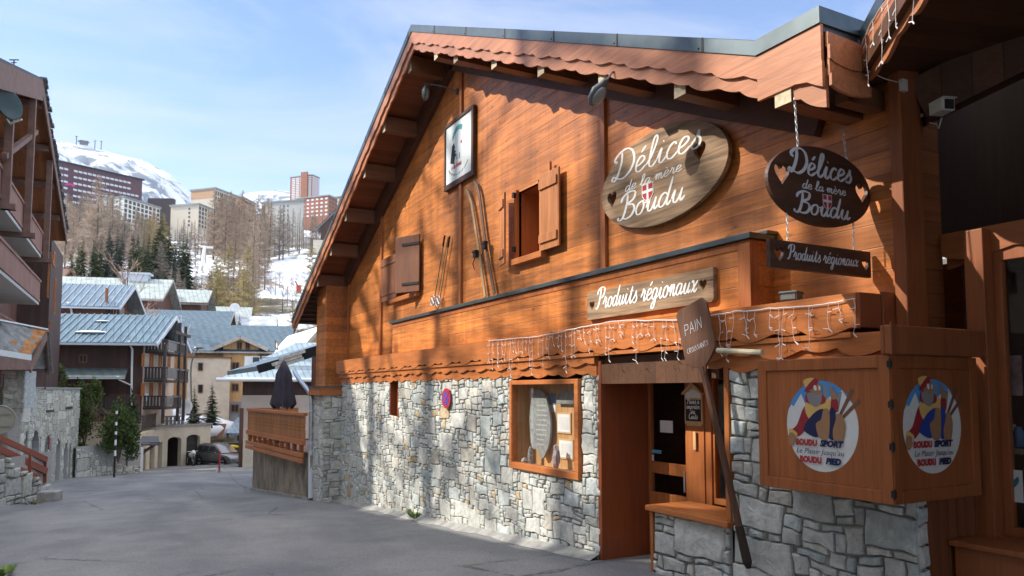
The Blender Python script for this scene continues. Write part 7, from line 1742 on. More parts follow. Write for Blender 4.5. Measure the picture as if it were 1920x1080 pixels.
mb = B.mb(); a0 = B.pb(490, 400, 0)[0]; mb.prism([(a0*.86, 1), (-.5, 1), (-.5, 9), (a0*.86, 9)], zat(470, 385)-3, zat(440, 385)); mb.build('base_wall', m_whitec, o)
o, B = block('apartment_tower', 'tall red and white apartment tower on the skyline', 578, 760, 1500, 543, 598, 322, 372, m_woodpan, [W1(5, 14, m_wpale, .82, .62, .02, .98, .06, .98)], [W1(4, 14, m_wpale, .8, .62, .02, .98)])
mb = B.mb(); a0 = B.pb(543, 340, 0)[0]; a1 = B.pb(566, 340, 0)[0]; a2 = B.pb(578, 340, 0)[0]; mb.box((a1, -2, zat(372, 760)), (a2, -.2, zat(315, 760))); mb.build('lift_shaft', m_woodpan, o)
block('apartment_block', 'red brown apartment block with balconies beside the tower', 610, 560, 1500, 556, 632, 362, 402, m_woodpan, [W1(7, 5, m_wpale, .5, .42, .02, .98, 0, 1)], [W1(3, 5, m_shade, .6, .5)])
block('apartment_block', 'pale red apartment block half hidden by the shop roof', 640, 585, 1500, 606, 660, 364, 404, m_terr, [W1(5, 5, m_wpale, .5, .42, .02, .98, 0, 1)], None)
B = BF(596, 240, 700); o = thing('hillside_chalet', 'grey roofed chalet high on the snowy slope beside the shop roof', 'chalet', B.w(4, 3, 40))
gable_house(B, o, 0, 9, 0, 9, zat(470, 240), zat(418, 240), zat(393, 242), 'b', m_brown, plain('bluish grey roof', (.30, .33, .38), .5, .2, .2), oa=1.2, ob=1.4, th=.5, fascia=m_brown)
mb = B.mb(); mb.prism([(-2, -4), (9, -4), (9, -1), (-2, -1)], zat(452, 240)-4, zat(452, 240)); mb.build('terrace_wall', m_stucco2, o)
# lift pylon
q = dep(374, 525, 230); h = dep(384, 462, 230); o = thing('lift_pylon', 'leaning white ski lift pylon with a cross arm among the trees', 'lift pylon', q); mb = MB(); mb.tube([q-Vector((0, 0, 3)), h], [.75, .45], 8); mb.build('mast', m_white, o); mb = MB(); mb.bar(h-RV*1.2, h+RV*2.6-Vector((0, 0, .4)), .5, .6); mb.build('cross_arm', m_white, o)
mb = MB(); mb.ball(q+Vector((0, 0, .6)), 1, 8, 6, (1.0, 1.0, 1.4)); mb.build('orange_mat', plain('orange padding', (.6, .14, .03), .7), o)
for px, py, t, lab in ((560, 545, 190, 'red safety mattress standing at the edge of the ski slope'), ):
    q = dep(px, py, t); mb = MB(); mb.M = Matrix.Translation(q); mb.box((-.5, -.3, -.5), (.6, .3, 1.4)); mb.bar((-.3, 0, 1.3), (-.9, 0, 2.4), .3, .3); mb.build('safety_mat', plain('red padding', (.5, .05, .04), .7), label=lab, cat='safety mat')
# ---------------------------------------------------------------- trees
def foliage_mat(name, c, var=.45):
    t = NT(name); n = t.noise(t.co(), 1.3, 4, .6); n2 = t.noise(t.co(), 11, 3, .6)
    col = t.mix(t.ramp(n, .32, .68), sc3(c, 1-var), sc3(c, 1+var)); col = t.mix(1.0, col, t.ramp(n2, .3, .7, (.7, .7, .7), (1.25, 1.25, 1.2)), 'MULTIPLY'); return t.fin(col, .8, 0, .15)
m_needle = foliage_mat('dark spruce needles', (.048, .070, .036)); m_needleb = foliage_mat('bluish spruce needles', (.062, .080, .062)); m_needleg = foliage_mat('mid green needles', (.080, .105, .034))
m_twig = foliage_mat('larch twigs', (.38, .29, .225), .35); m_twigd = foliage_mat('grey brown twigs', (.31, .255, .215), .35); m_twigy = foliage_mat('straw yellow twigs', (.32, .25, .11), .35); m_twigp = foliage_mat('pinkish birch twigs', (.40, .27, .21), .3)
m_bark = plain('bark', (.12, .095, .075), .9, .35, 3); m_yew = foliage_mat('yew leaves', (.075, .105, .030), .5)
def tree_mesh(kind, H, R, seed, dens=1.):
    rd = random.Random(seed); tr, cr = MB(), MB(); lean = Vector((rd.uniform(-.02, .02)*H, rd.uniform(-.02, .02)*H, 0))
    P = [Vector((0, 0, -.6))]+[lean*((k/8)**2)+Vector((0, 0, H*k/8)) for k in range(1, 9)]; tr.tube(P, [H*.014*(1-.92*k/8)+.008 for k in range(9)], 6)
    def at(z): k = max(0, z/H); return lean*k*k+Vector((0, 0, z))
    if kind == 'spruce':
        n = int(H*4.2*dens); z = H*.06
        for k in range(n):
            f = (k+rd.random())/n; z = H*(.05+.94*f); r = R*(1-f)**.82*rd.uniform(.62, 1.12)+.12; m = max(4, int((7 if f < .7 else 5)*dens))
            for j in range(m):
                a = rd.uniform(0, 6.283); d = Vector((math.cos(a), math.sin(a), 0)); s = Vector((-d.y, d.x, 0)); c = at(z); rr = r*rd.uniform(.65, 1.1); droop = -.30*rr*rd.uniform(.5, 1.2)
                for q0, q1, w in ((.12, .6, .30), (.42, .82, .24), (.66, 1.0, .16)):
                    b = c+d*rr*q0+Vector((0, 0, droop*q0)); e = c+d*rr*q1+Vector((0, 0, droop*q1-.04*rr)); m_ = b.lerp(e, .55)
                    w_ = rr*w*rd.uniform(.7, 1.3); tz = Vector((0, 0, rd.uniform(-.10, .06)*rr)); cr.poly([b, m_+s*w_+tz, e, m_-s*w_+tz])
    elif kind == 'larch':
        n = int(H*4.6*dens)
        for k in range(n):
            f = (k+rd.random())/n; z = H*(.07+.92*f); r = R*(1-f)**.7*rd.uniform(.5, 1.15)+.15; a = rd.uniform(0, 6.283); d = Vector((math.cos(a), math.sin(a), rd.uniform(-.05, .30))); c = at(z); e = c+d*r
            cr.bar(c, e, .018*H/10+.012, .02*H/10+.012)
            for j in range(int(15*dens)):
                q = c.lerp(e, rd.uniform(.2, 1)); L = r*rd.uniform(.18, .42); v = Vector((rd.gauss(0, 1), rd.gauss(0, 1), rd.gauss(.1, .7))).normalized()*L; s = v.cross(Vector((rd.random(), rd.random(), rd.random()))).normalized()*(.010*H/10+.022)
                cr.poly([q-s, q+s, q+v])
    else:
        def br(p, d, L, r, lv):
            e = p+d*L; (tr if lv < 2 else cr).bar(p, e, r*2, r*2)
            if lv >= 4: return
            for _ in range(rd.randint(3, 4)): br(p.lerp(e, rd.uniform(.45, 1)), (d+Vector((rd.gauss(0, .45), rd.gauss(0, .45), rd.gauss(.15, .3)))).normalized(), L*rd.uniform(.5, .75), max(.006, r*.52), lv+1)
        for _ in range(7): z = H*rd.uniform(.12, .8); a = rd.uniform(0, 6.283); br(at(z), Vector((math.cos(a)*.6, math.sin(a)*.6, .75)).normalized(), R*rd.uniform(.5, .8)*(1-.4*z/H), .03*H/8, 1)
    return tr, cr
PROTO = {}
def proto(key, kind, H, R, seed, mat, dens=1.):
    PROTO[key] = (kind, H, R, seed, mat, dens, [])
proto('spruce_a', 'spruce', 18, 3.4, 1, m_needle); proto('spruce_b', 'spruce', 18, 2.8, 2, m_needleb); proto('spruce_c', 'spruce', 18, 4.0, 3, m_needleg)
proto('larch_a', 'larch', 20, 3.9, 4, m_twig, 1.9); proto('larch_b', 'larch', 20, 3.4, 5, m_twigd, 1.8); proto('larch_c', 'larch', 20, 4.8, 6, m_twig, 2.0); proto('larch_y', 'larch', 14, 4.6, 7, m_twigy, 2.4); proto('larch_tall', 'larch', 20, 3.6, 17, m_twigd, .78)
proto('larch_thin', 'larch', 20, 2.0, 12, m_twigd, .8)
proto('birch', 'birch', 9, 3.2, 8, m_twigp)
def plant(key, p, h, name, label, cat='tree', group=None, wide=1., rot=0.):
    kind, H, R, seed, mat, dens, made = PROTO[key]; s = h/H
    M = Matrix.Translation(p) @ Matrix.Rotation(rot, 4, 'Z') @ Matrix.Diagonal((s*wide, s*wide, s, 1))
    o = bpy.data.objects.new(name, None); COL.objects.link(o); o.matrix_basis = M; tag(o, label, cat, group)
    if not made:
        tr, cr = tree_mesh(kind, H, R, seed, dens); a = tr.build('trunk', m_bark); b = cr.build('crown', mat); made.append((a.data, b.data)); a.parent = o; b.parent = o
    else:
        for me, nm in zip(made[0], ('trunk', 'crown')): c = bpy.data.objects.new(nm, me); COL.objects.link(c); c.parent = o
    return o
def ground_at(px, t): p = dep(px, 733, t); return Vector((p.x, p.y, hill(p.x, p.y)))
def tree_at(key, px, ytop, t, name, label, group=None, wide=1., rot=None, zb=None):
    p = ground_at(px, t)
    if zb is not None: p.z = zb
    h = max(2, zat(ytop, t)-p.z); return plant(key, p, h, name, label, 'tree', group, wide, RD.uniform(0, 6.28) if rot is None else rot)
RD.seed(11)
# single trees one can point at
tree_at('spruce_c', 291, 392, 205, 'spruce', 'tall mid green spruce, highest conifer on the slope below the cream block', wide=1.0)
tree_at('spruce_b', 196, 408, 210, 'spruce', 'slim bluish spruce on the slope left of the tall mid green spruce', wide=.9)
tree_at('spruce_b', 216, 425, 205, 'spruce', 'bluish dark spruce right beside the slim bluish one', wide=1.1)
tree_at('spruce_a', 334, 440, 195, 'spruce', 'dark spruce with a pointed top right of the tall mid green spruce', wide=1.0)
tree_at('spruce_a', 318, 455, 185, 'spruce', 'dark spruce half hidden in front of the pointed one', wide=1.1)
tree_at('spruce_a', 267, 435, 190, 'spruce', 'dark spruce left in front of the tall mid green spruce', wide=1.0)
tree_at('spruce_a', 376, 540, 140, 'spruce', 'low dark spruce behind the gable of the small brown chalet', wide=1.3)
tree_at('larch_c', 172, 320, 215, 'larch', 'big bare brown larch in front of the maroon block', wide=1.0)
tree_at('larch_y', 447, 498, 165, 'larch', 'broad straw yellow larch above the roofs of the honey house', wide=1.2)
tree_at('larch_y', 582, 455, 150, 'larch', 'yellowish young larch beside the shop roof edge', wide=.8)
tree_at('larch_b', 292, 448, 175, 'larch', 'rounded greyish bare larch in front of the tall mid green spruce', wide=1.5)
tree_at('larch_y', 545, 560, 118, 'larch', 'thin pale larch growing left of the shop chalet corner post', wide=.5)
tree_at('spruce_c', 447, 590, 100, 'young_spruce', 'small yellowish young spruce between the roofs behind the honey house', wide=1.1, zb=3)
tree_at('birch', 228, 487, 74, 'birch', 'pinkish bare birch standing between the striped blue roof and the pale roof', wide=1.0, zb=-1)
tree_at('birch', 155, 500, 104, 'birch', 'pinkish bare birch behind the striped blue roof at the left', wide=1.2, zb=3)
# larch wood in groups
def wood_(n, keys, x0, x1, t0, t1, h0, h1, name, label, group, seed, wide=(.8, 1.2)):
    rd = random.Random(seed)
    for k in range(n):
        px = x0+(x1-x0)*(k+rd.random())/n; t = rd.uniform(t0, t1); p = ground_at(px, t); plant(rd.choice(keys), p, rd.uniform(h0, h1), name, label, 'tree', group, rd.uniform(*wide), rd.uniform(0, 6.28))
wood_(46, ['larch_a', 'larch_b', 'larch_c'], 95, 215, 215, 330, 16, 24, 'larch', 'bare larch in the brown wood under the maroon block', 'larches in the wood under the maroon block', 1)
wood_(22, ['larch_a', 'larch_b', 'larch_y'], 215, 300, 215, 300, 12, 18, 'larch', 'bare larch behind the row of spruces under the low white block', 'larches behind the spruces', 2)
wood_(32, ['larch_a', 'larch_c', 'larch_a'], 392, 500, 180, 300, 16, 24, 'larch', 'bare brown larch in the tall stand below the tall beige block', 'larches in the tall stand below the beige block', 3)
wood_(12, ['larch_y', 'larch_a'], 385, 475, 128, 165, 11, 15, 'larch', 'golden bare larch in the low row just above the house roofs', 'larches just above the house roofs', 4)
wood_(26, ['larch_thin', 'larch_b'], 485, 605, 225, 370, 12, 19, 'larch', 'thin dark bare larch on the snow under the block on pillars', 'thin larches on the snow under the pillared block', 5)
wood_(16, ['larch_b', 'larch_thin'], 320, 395, 225, 310, 9, 14, 'larch', 'small bare larch on the snow under the low cream block', 'larches under the cream block', 6)
wood_(20, ['spruce_a', 'spruce_b', 'spruce_c'], 120, 350, 150, 205, 12, 18, 'spruce', 'dark spruce in the row behind the striped blue and pale roofs', 'spruces behind the blue and pale roofs', 7)
wood_(12, ['spruce_a', 'larch_b'], 300, 400, 130, 170, 8, 11, 'conifer', 'dark low conifer in the dense row behind the small brown chalet', 'conifers behind the small chalet', 8)
wood_(7, ['birch'], 500, 560, 150, 230, 5, 8, 'bare_bush', 'bare reddish bush on the snow slope above the honey house', 'bare bushes above the honey house', 9)
wood_(14, ['birch', 'larch_b'], 395, 500, 340, 400, 5, 9, 'bare_bush', 'bare bush on the high snow just under the tall beige block', 'bare bushes under the tall beige block', 10)
# two spruces by the terrace, shrubs on the bank
tree_at('spruce_a', 366, 722, 60, 'spruce', 'dark spruce beside the white dish, left one of the pair over the garages', wide=1.25, zb=zat(800, 60)-.2)
tree_at('spruce_a', 399, 716, 62, 'spruce', 'dark spruce with open branches, right one of the pair over the garages', wide=1.35, zb=zat(795, 62)-.2)
def shrub(p, rx, ry, rz, n, seed, mat, name, lab, cone=.0, size=.16):
    rd = random.Random(seed); mb = MB(); st = MB(); o = thing(name, lab, 'shrub', p)
    lobes = [(rd.uniform(-.55, .55), rd.uniform(-.55, .55), rd.uniform(.25, 1.0), rd.uniform(.35, .6)) for _ in range(9)]
    for k in range(n):
        lx, ly, lz, lr = rd.choice(lobes); v = Vector((rd.gauss(0, 1), rd.gauss(0, 1), rd.gauss(0, 1))).normalized()*rd.random()**.4*lr
        kx = 1-cone*(lz+v.z); q = Vector((p[0]+(lx+v.x)*rx*kx, p[1]+(ly+v.y)*ry*kx, p[2]+max(.03, (lz+v.z*.9))*rz))
        d = (Vector((v.x, v.y, v.z+.5))+Vector((rd.gauss(0, .4), rd.gauss(0, .4), rd.gauss(.2, .4)))).normalized()*size*rd.uniform(.6, 1.5); s = d.cross(Vector((rd.random()-.5, rd.random()-.5, rd.random()-.5))).normalized()*size*.32
        mb.poly([q, q+d*.5+s, q+d, q+d*.5-s])
    mb.build('foliage', mat, o)
    for k in range(8): a = rd.uniform(0, 6.28); st.tube([p, Vector(p)+Vector((math.cos(a)*rx*.5, math.sin(a)*ry*.5, rz*.8))], .03, 5)
    st.build('stem', m_bark, o)
p = dep(158, 838, 44); shrub(p, 1.0, 1.0, 3.0, 2600, 1, m_yew, 'yew_shrub', 'tall green yew like shrub right against the end of the arched wall', .2)
p = dep(222, 868, 41.5); shrub(p, 1.25, 1.1, 2.7, 4200, 2, m_yew, 'yew_shrub', 'full rounded green shrub by the black and white pole', .25)
p = dep(178, 770, 48); shrub(p, .7, .7, 1.5, 900, 3, m_yew, 'yew_shrub', 'small pale green shrub tip against the dark porch railing', .4)
p = dep(246, 840, 43.5); shrub(p, .6, .6, 2.4, 1100, 4, foliage_mat('grey green juniper', (.07, .085, .05)), 'juniper', 'grey green juniper behind the full rounded green shrub', .5)
p = dep(107, 735, 47); shrub(p, .7, .7, 1.4, 900, 6, m_yew, 'yew_shrub', 'green shrub showing over the top of the arched wall', .3)
for px, y0, y1, t, lab in ((192, 850, 752, 44.5, 'bare brown bush between the two green shrubs on the bank'), (238, 870, 800, 43.0, 'bare greyish bush at the right end of the low wall'), (206, 850, 765, 46, 'bare brown bush behind the black and white pole')):
    p = dep(px, y0, t); plant('birch', p, zat(y1, t)-p.z, 'bare_bush', lab, 'bush', None, 1.3, px)
# ---------------------------------------------------------------- parked car, motorbikes, yard things
m_carp = NT('grey car paint'); m_carp.b.inputs['Coat Weight'].default_value = .6; m_carp = m_carp.fin((.15, .145, .15), .35, .5, .5)
m_tyre = plain('tyre rubber', (.018, .018, .02), .8, .2, 20); m_carglass = plain('car glass', (.03, .04, .045), .08, .1, 1); m_cargl2 = plain('windscreen glass', (.20, .30, .32), .08, .2, 1)
def loft(mb, secs):
    R_ = [[mb.V(p) for p in s] for s in secs]; n = len(R_[0])
    for A, B in zip(R_, R_[1:]):
        for k in range(n-1): mb.F((A[k], B[k], B[k+1], A[k+1]))
    return R_
p0_ = dep(380, 870, 58.8); p1_ = dep(466, 876, 56.0)
dC = Vector((p1_.x-p0_.x, p1_.y-p0_.y, 0)).normalized(); zc = gz(p0_.y)
car = thing('parked_car', 'dark grey compact suv parked beside the low house', 'car', (p0_.x, p0_.y, zc))
MC = FR((p0_.x, p0_.y, gz(p0_.y)+.02), tuple(dC), (0, 0, 1)); sc_ = 1.0
# local: x forward, y up, z towards the viewer (left side of the car)
hw = .88
def sec(x, yb, ys, yt, wb, wt):
    return [(x, yb, -wb), (x, ys, -wb*1.0), (x, yt, -wt), (x, yt, wt), (x, ys, wb*1.0), (x, yb, wb)]
S = [(0.0, .42, .75, .95, .78, .66), (.08, .30, .85, 1.02, .86, .74), (.5, .28, .9, 1.02, .90, .80), (1.2, .26, .92, 1.02, .91, .82), (2.6, .26, .92, 1.0, .91, .82), (3.3, .26, .86, .98, .91, .80), (3.9, .28, .80, .88, .89, .74), (4.3, .32, .68, .78, .82, .66), (4.42, .40, .58, .64, .72, .6)]
mb = MB(); mb.M = MC; mb.smooth = True; R_ = loft(mb, [sec(*s) for s in S]); mb.F(R_[0]); mb.F(R_[-1][::-1]); body = mb.build('body', m_carp, car)
S2 = [(.06, 1.0, 1.02, 1.06, .72, .60), (.22, 1.0, 1.10, 1.52, .78, .60), (.55, 1.0, 1.10, 1.64, .81, .62), (1.3, 1.0, 1.10, 1.68, .83, .64), (2.2, 1.0, 1.10, 1.64, .83, .62), (2.6, 1.0, 1.08, 1.45, .82, .66), (3.15, .97, 1.0, 1.03, .80, .72)]
mb = MB(); mb.M = MC; mb.smooth = True; R_ = loft(mb, [sec(*s) for s in S2]); mb.F(R_[0]); mb.build('cabin', m_carp, car)
mb = MB(); mb.M = MC
for sgn in (1, -1):
    w_ = lambda y: (.835-.20*(y-1.10)/.57)*sgn+.012*sgn
    for x0, x1, x2, x3 in ((.42, 1.0, 1.0, .40), (1.08, 1.72, 1.72, 1.08), (1.82, 2.86, 2.34, 1.80)):
        q = [(x0, 1.13, w_(1.13)), (x1, 1.13, w_(1.13)), (x2, 1.50, w_(1.50)+.0*sgn), (x3+.05, 1.50, w_(1.50)+.0*sgn)]; mb.poly(q if sgn > 0 else q[::-1])
mb.build('side_window', m_carglass, car)
mb = MB(); mb.M = MC; mb.poly([(2.32, 1.52, -.58), (3.10, 1.05, -.70), (3.10, 1.05, .70), (2.32, 1.52, .58)]); mb.build('windscreen', m_cargl2, car)
for x in (.78, 3.52):
    for z in (.80, -.80):
        mb = MB(); mb.M = MC @ Matrix.Translation((x, .335, z)); mb.tube([(0, 0, -.11), (0, 0, .11)], .335, 18); wh = mb.build('wheel', m_tyre, car); mb = MB(); mb.M = MC @ Matrix.Translation((x, .335, z+.112*(1 if z > 0 else -1)))
        mb.lathe([(0, .012), (.06, .012), (.20, .004), (.225, -.002)], 14) if z > 0 else mb.lathe([(0, -.012), (.06, -.012), (.20, -.004), (.225, .002)], 14); mb.build('rim', m_steel, wh)
        mb = MB(); mb.M = MC; n = 10; zz = .915 if z > 0 else -.915; pts = [(x+.43*math.cos(math.pi*k/n), .335+.43*math.sin(math.pi*k/n)) for k in range(n+1)]
        for a, b in zip(pts, pts[1:]): mb.bar((a[0], a[1], zz), (b[0], b[1], zz), .05, .05, up=(0, 0, 1))
        mb.build('wheel_arch', m_tyre, car)
for z in (.62, -.62):
    mb = MB(); mb.M = MC @ Matrix.Translation((4.28, .66, z)); mb.ball((0, 0, 0), 1, 10, 6, (.16, .09, .16)); mb.build('headlight', m_lglass, car)
    mb = MB(); mb.M = MC @ Matrix.Translation((.05, .86, z*1.2)); mb.ball((0, 0, 0), 1, 8, 5, (.06, .16, .10)); mb.build('tail_light', m_red, car)
    mb = MB(); mb.M = MC @ Matrix.Translation((2.75, 1.05, (.95 if z > 0 else -.95))); mb.ball((0, 0, 0), 1, 8, 5, (.07, .08, .10)); mb.build('wing_mirror', m_carp, car)
mb = MB(); mb.M = MC; mb.bar((.7, 1.70, .56), (2.1, 1.70, .56), .04, .04); mb.bar((.7, 1.70, -.56), (2.1, 1.70, -.56), .04, .04); mb.build('roof_rail', m_steel, car)
mb = MB(); mb.M = MC; mb.box((.3, .30, .885), (4.0, .42, .925)); mb.build('sill_trim', m_tyre, car)
def moto(p, yaw, lab, mb_mat, fairing):
    o = thing('motorbike', lab, 'motorbike', p); M = Matrix.Translation(p) @ Matrix.Rotation(yaw, 4, 'Z')
    for x in (-.68, .70):
        mb = MB(); mb.M = M; mb.tube([(x+.29*math.cos(2*math.pi*k/16), 0, .33+.29*math.sin(2*math.pi*k/16)) for k in range(17)], .06, 6, False); wh = mb.build('wheel', m_tyre, o)
        mb = MB(); mb.M = M
        for k in range(6): a = math.pi*k/6; mb.bar((x+.27*math.cos(a), 0, .33+.27*math.sin(a)), (x-.27*math.cos(a), 0, .33-.27*math.sin(a)), .02, .02)
        mb.build('rim', m_steel, wh)
    mb = MB(); mb.M = M; mb.box((-.25, -.14, .28), (.25, .14, .62)); mb.build('engine', m_iron, o, bevel=.03)
    mb = MB(); mb.M = M; mb.smooth = True; mb.ball((.12, 0, .80), 1, 10, 6, (.36, .17, .16)); mb.ball((.55, 0, .95), 1, 8, 6, (.18, .18, .24)); mb.build('tank', fairing, o)
    mb = MB(); mb.M = M; mb.box((-.75, -.13, .76), (-.15, .13, .86)); mb.build('saddle', m_tyre, o, bevel=.03)
    mb = MB(); mb.M = M
    for s in (-.09, .09): mb.tube([(.70, s, .33), (.48, s, 1.02)], .03, 6)
    mb.tube([(.40, -.38, 1.10), (.48, 0, 1.04), (.40, .38, 1.10)], .02, 6); mb.build('fork', m_steel, o)
    mb = MB(); mb.M = M; mb.ball((.66, 0, .90), .09, 8, 6); mb.build('headlight', m_lglass, o)
p = onG(357, 873); moto((p.x, p.y, gz(p.y)), -1.35, 'motorbike with a white fairing parked in front of the garages', m_iron, m_white)
p = onG(338, 870); p2 = Vector((p.x-.3, p.y+1.5, 0)); moto((p2.x, p2.y, gz(p2.y)), -1.75, 'dark blue and white motorbike parked at the mouth of the open garage', m_iron, m_navy)
# yard beyond the car: carport roof, snow heaps, covered car, timber pile, yellow toboggan, dark vehicle
m_cyan = seam('pale blue sheet roof', (.30, .40, .50), .35, 0, .4, .2)
o = thing('carport', 'small carport with a pale blue sheet roof beyond the parked car', 'carport', dep(450, 870, 66))
q = [dep(424, 812, 64), dep(475, 812, 64), dep(478, 782, 69), dep(445, 782, 69)]; mb = MB(); i = [mb.V(x) for x in q]; j = [mb.V(x-Vector((0, 0, .18))) for x in q]; mb.F(i); mb.F(j[::-1])
for k in range(4): mb.F((i[(k+1) % 4], i[k], j[k], j[(k+1) % 4]))
mb.build('roof', m_cyan, o); mb = MB()
for px, t in ((427, 64), (470, 64), (447, 68)): q = dep(px, 812, t); mb.box((q.x-.08, q.y-.08, gz(q.y)-.3), (q.x+.08, q.y+.08, q.z))
mb.build('post', m_brown, o)
def heap(px, py, t, r, lab, kind='snow_heap'):
    q = dep(px, py, t); mb = MB(); mb.smooth = True; mb.ball(q, 1, 16, 10, r); mb.v = [v+noise.noise_vector(v*1.1)*.35*min(r) for v in mb.v]; mb.build(kind, m_snow, label=lab, cat='snow')
heap(398, 806, 68, (2.2, 2.0, 1.0), 'dirty snow heap behind the car at the end of the garage terrace'); heap(408, 792, 72, (1.8, 1.6, .9), 'white snow heap in front of the honey house base'); heap(354, 792, 66, (2.0, 1.5, .6), 'flat snow bank under the two dark spruces'); heap(335, 778, 68, (1.2, 1.0, .5), 'small snow bank between the dish and the left dark spruce')
o = thing('snowed_car', 'parked car buried under a cap of snow by the honey house', 'car', dep(428, 800, 73)); q = dep(428, 790, 73)
mb = MB(); mb.M = Matrix.Translation(q); mb.box((-1.5, -.8, -.7), (1.5, .8, .0)); mb.box((-1.0, -.7, .0), (1.0, .7, .35)); mb.build('body', m_carp, o, bevel=.15); mb = MB(); mb.smooth = True; mb.M = Matrix.Translation(q); mb.ball((0, 0, .35), 1, 12, 8, (1.35, .85, .32)); mb.build('snow_cap', m_snow, o)
mb = MB()
for sx in (-.95, .95):
    for sy in (-.75, .75): mb.M = Matrix.Translation(q+Vector((sx, sy, -.7))); mb.tube([(0, -.1, 0), (0, .1, 0)], .3, 12)
mb.build('wheel', m_tyre, o)
mb = MB(); rd = random.Random(3)
for k in range(60):
    q = dep(rd.uniform(392, 432), rd.uniform(822, 846), rd.uniform(61.5, 65)); a = rd.uniform(-.5, .5); mb.bar(q-RV*math.cos(a)*rd.uniform(.3, .9), q+RV*math.cos(a)*rd.uniform(.3, .9)+Vector((0, 0, math.sin(a)*.6)), .09, .09)
mb.build('brushwood', plain('cut branches', (.17, .125, .07), .9, .5, 3), label='tangled brushwood pile behind the dark grey car', cat='brushwood', kind='stuff')
q = dep(431, 838, 60.5); mb = MB(); mb.smooth = True; mb.ball(q, 1, 12, 6, (.75, .3, .18)); mb.build('toboggan', plain('yellow plastic', (.60, .42, .02), .4), label='yellow plastic toboggan lying beyond the dark grey car', cat='toboggan')
q = dep(444, 838, 62); o = thing('trailer', 'dark covered trailer behind the bonnet of the grey car', 'trailer', q); mb = MB(); mb.M = Matrix.Translation(q); mb.box((-.9, -1.2, -1.0), (1.2, 1.2, .30)); mb.build('box', plain('dark blue tarpaulin', (.05, .065, .08), .6, .2, 2), o, bevel=.08); mb = MB(); mb.M = Matrix.Translation(q); mb.box((-1.0, -1.3, .31), (1.3, 1.3, .42)); mb.build('lid', plain('dark green lid', (.03, .04, .035), .6), o)
mb = MB(); mb.M = Matrix.Translation(q)
for s in (-.8, 1.0): mb.tube([(s, -1.25, -1.1), (s, -1.05, -1.1)], .3, 12)
mb.build('wheel', m_tyre, o)
mb = MB(); q0, q1 = dep(383, 845, 61), dep(392, 820, 66); mb.prism([(0, 0)]*3, 0, 0) if False else None
o = thing('timber_stack', 'stack of dark planks leaning behind the brushwood', 'timber', dep(402, 825, 66)); mb = MB()
for k in range(7): a = dep(391+k*3, 830, 66); mb.bar(a, a+Vector((.6, .8, 1.6)), .35, .06)
mb.build('plank', m_woodpan, o)
# curved street lamp by the honey house
q = dep(359, 760, 63); h = dep(358, 690, 63); e = dep(373, 652, 63); o = thing('street_lamp', 'slender curved street lamp in front of the honey house', 'street lamp', q-Vector((0, 0, 2)))
mb = MB(); mb.tube(sm([q-Vector((0, 0, 2)), q, h, h.lerp(e, .6)+Vector((-.05, 0, .25)), e], 5), .07, 7); mb.build('pole', m_lamp, o); mb = MB(); mb.ball(e, 1, 8, 6, (.4, .2, .12)); mb.build('lamp_head', m_lamp, o)
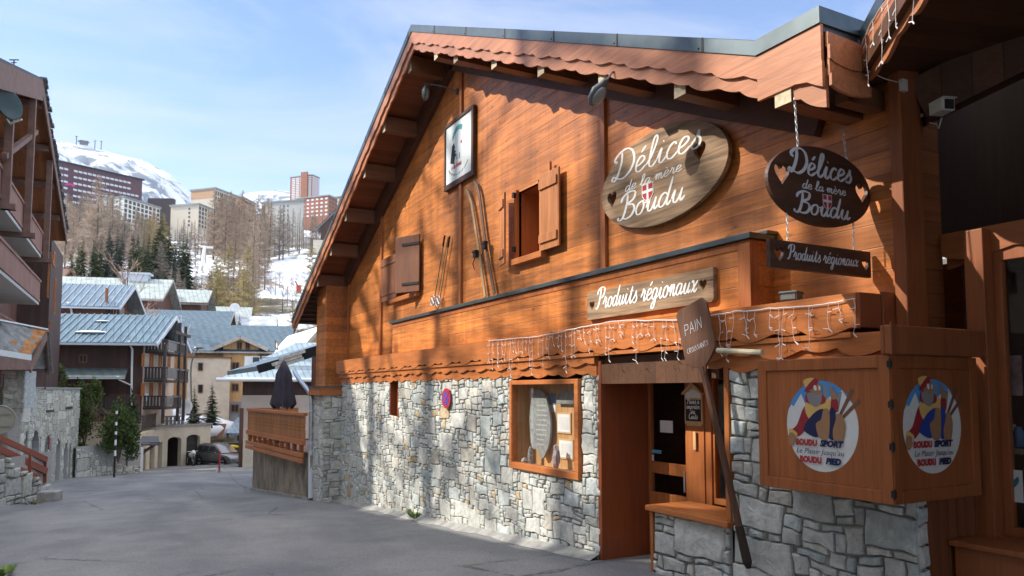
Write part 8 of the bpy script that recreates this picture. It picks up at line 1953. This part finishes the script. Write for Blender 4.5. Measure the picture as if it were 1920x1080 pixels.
# ---------------------------------------------------------------- across the street, beyond the left edge of the view: the chalet and larches whose shade falls on the street
o = thing('opposite_chalet', 'timber chalet across the street, outside the left edge of the view', 'chalet', (-9, 14, 0))
mb = MB()
pr = [(-8, -.5), (27.0, -2), (27.0, 7.0), (13.5, 8.0), (9.5, 10.6), (4, 13.0), (-8, 11)]
A = [mb.V((-5.6, y, z)) for y, z in pr]; B_ = [mb.V((-16, y, z)) for y, z in pr]; mb.F(A); mb.F(B_[::-1])
for k in range(len(pr)): mb.F((A[(k+1) % len(pr)], A[k], B_[k], B_[(k+1) % len(pr)]))
mb.build('wall', m_stucco, o)
mb = MB()
for (ya, za), (yb, zb) in zip(pr[2:], pr[3:]): slab(mb, yb, zb+.25, ya, za+.25, -16.5, -5.0, .22)
mb.build('roof', m_rooft, o)
for k, (y, z0_) in enumerate(((2, 1), (6, 1), (10, 1), (15, 1), (20, .5), (2, 4.2), (6, 4.2), (10, 4.2), (15, 4.2), (20, 4))): window(o, FR((-5.6, y-.6, z0_), (0, 1, 0), (0, 0, 1)), 0, 1.2, 0, 1.4)
for k, (x, y, h, key, wd) in enumerate(((-17.5, 17.5, 33, 'larch_tall', .9), (-18.5, 21.5, 36, 'larch_tall', .9), (-17.0, 25.2, 34, 'larch_tall', .9), (-18.0, 29.0, 34, 'larch_tall', 1.0), (-19.5, 33.0, 33, 'larch_tall', .9))):
    plant(key, Vector((x, y, gz(y))), h, 'larch', 'tall bare larch behind the chalet across the street', 'tree', 'larches behind the opposite chalet', wd, k*1.3)
# unseen house added behind the camera, blocking sky light on the shop corner
o = thing('sky_block_chalet', 'unseen timber chalet added behind the viewpoint to block sky light', 'chalet', (8, -12, 1))
mb = MB(); mb.box((3.5, -20, 0), (20, -11, 7)); mb.build('wall', m_brown2, o); mb = MB(); slab(mb, -21, 6.7, -15.5, 9.2, 2.5, 21, .25); slab(mb, -15.5, 9.2, -10, 6.7, 2.5, 21, .25); mb.build('roof', m_rooft, o)
for k in range(5): window(o, FR((18-k*3.2, -10.99, 2.2), (-1, 0, 0), (0, 0, 1)), 0, 1.2, 0, 1.5); window(o, FR((18-k*3.2, -10.99, 5.0), (-1, 0, 0), (0, 0, 1)), 0, 1.2, 0, 1.3)
# ---------------------------------------------------------------- thin mountain air
t = bpy.data.materials.new('mountain air'); t.use_nodes = True; n = t.node_tree.nodes; n.clear()
ou = n.new('ShaderNodeOutputMaterial'); pv = n.new('ShaderNodeVolumePrincipled'); pv.inputs['Color'].default_value = (.82, .90, 1, 1); pv.inputs['Density'].default_value = .00007
t.node_tree.links.new(pv.outputs[0], ou.inputs['Volume'])
mb = MB(); mb.M = Matrix.Rotation(-YAW, 4, 'Z'); mb.box((-4200, -400, -60), (4200, 6000, 1150)); mb.build('haze', t, kind='stuff')
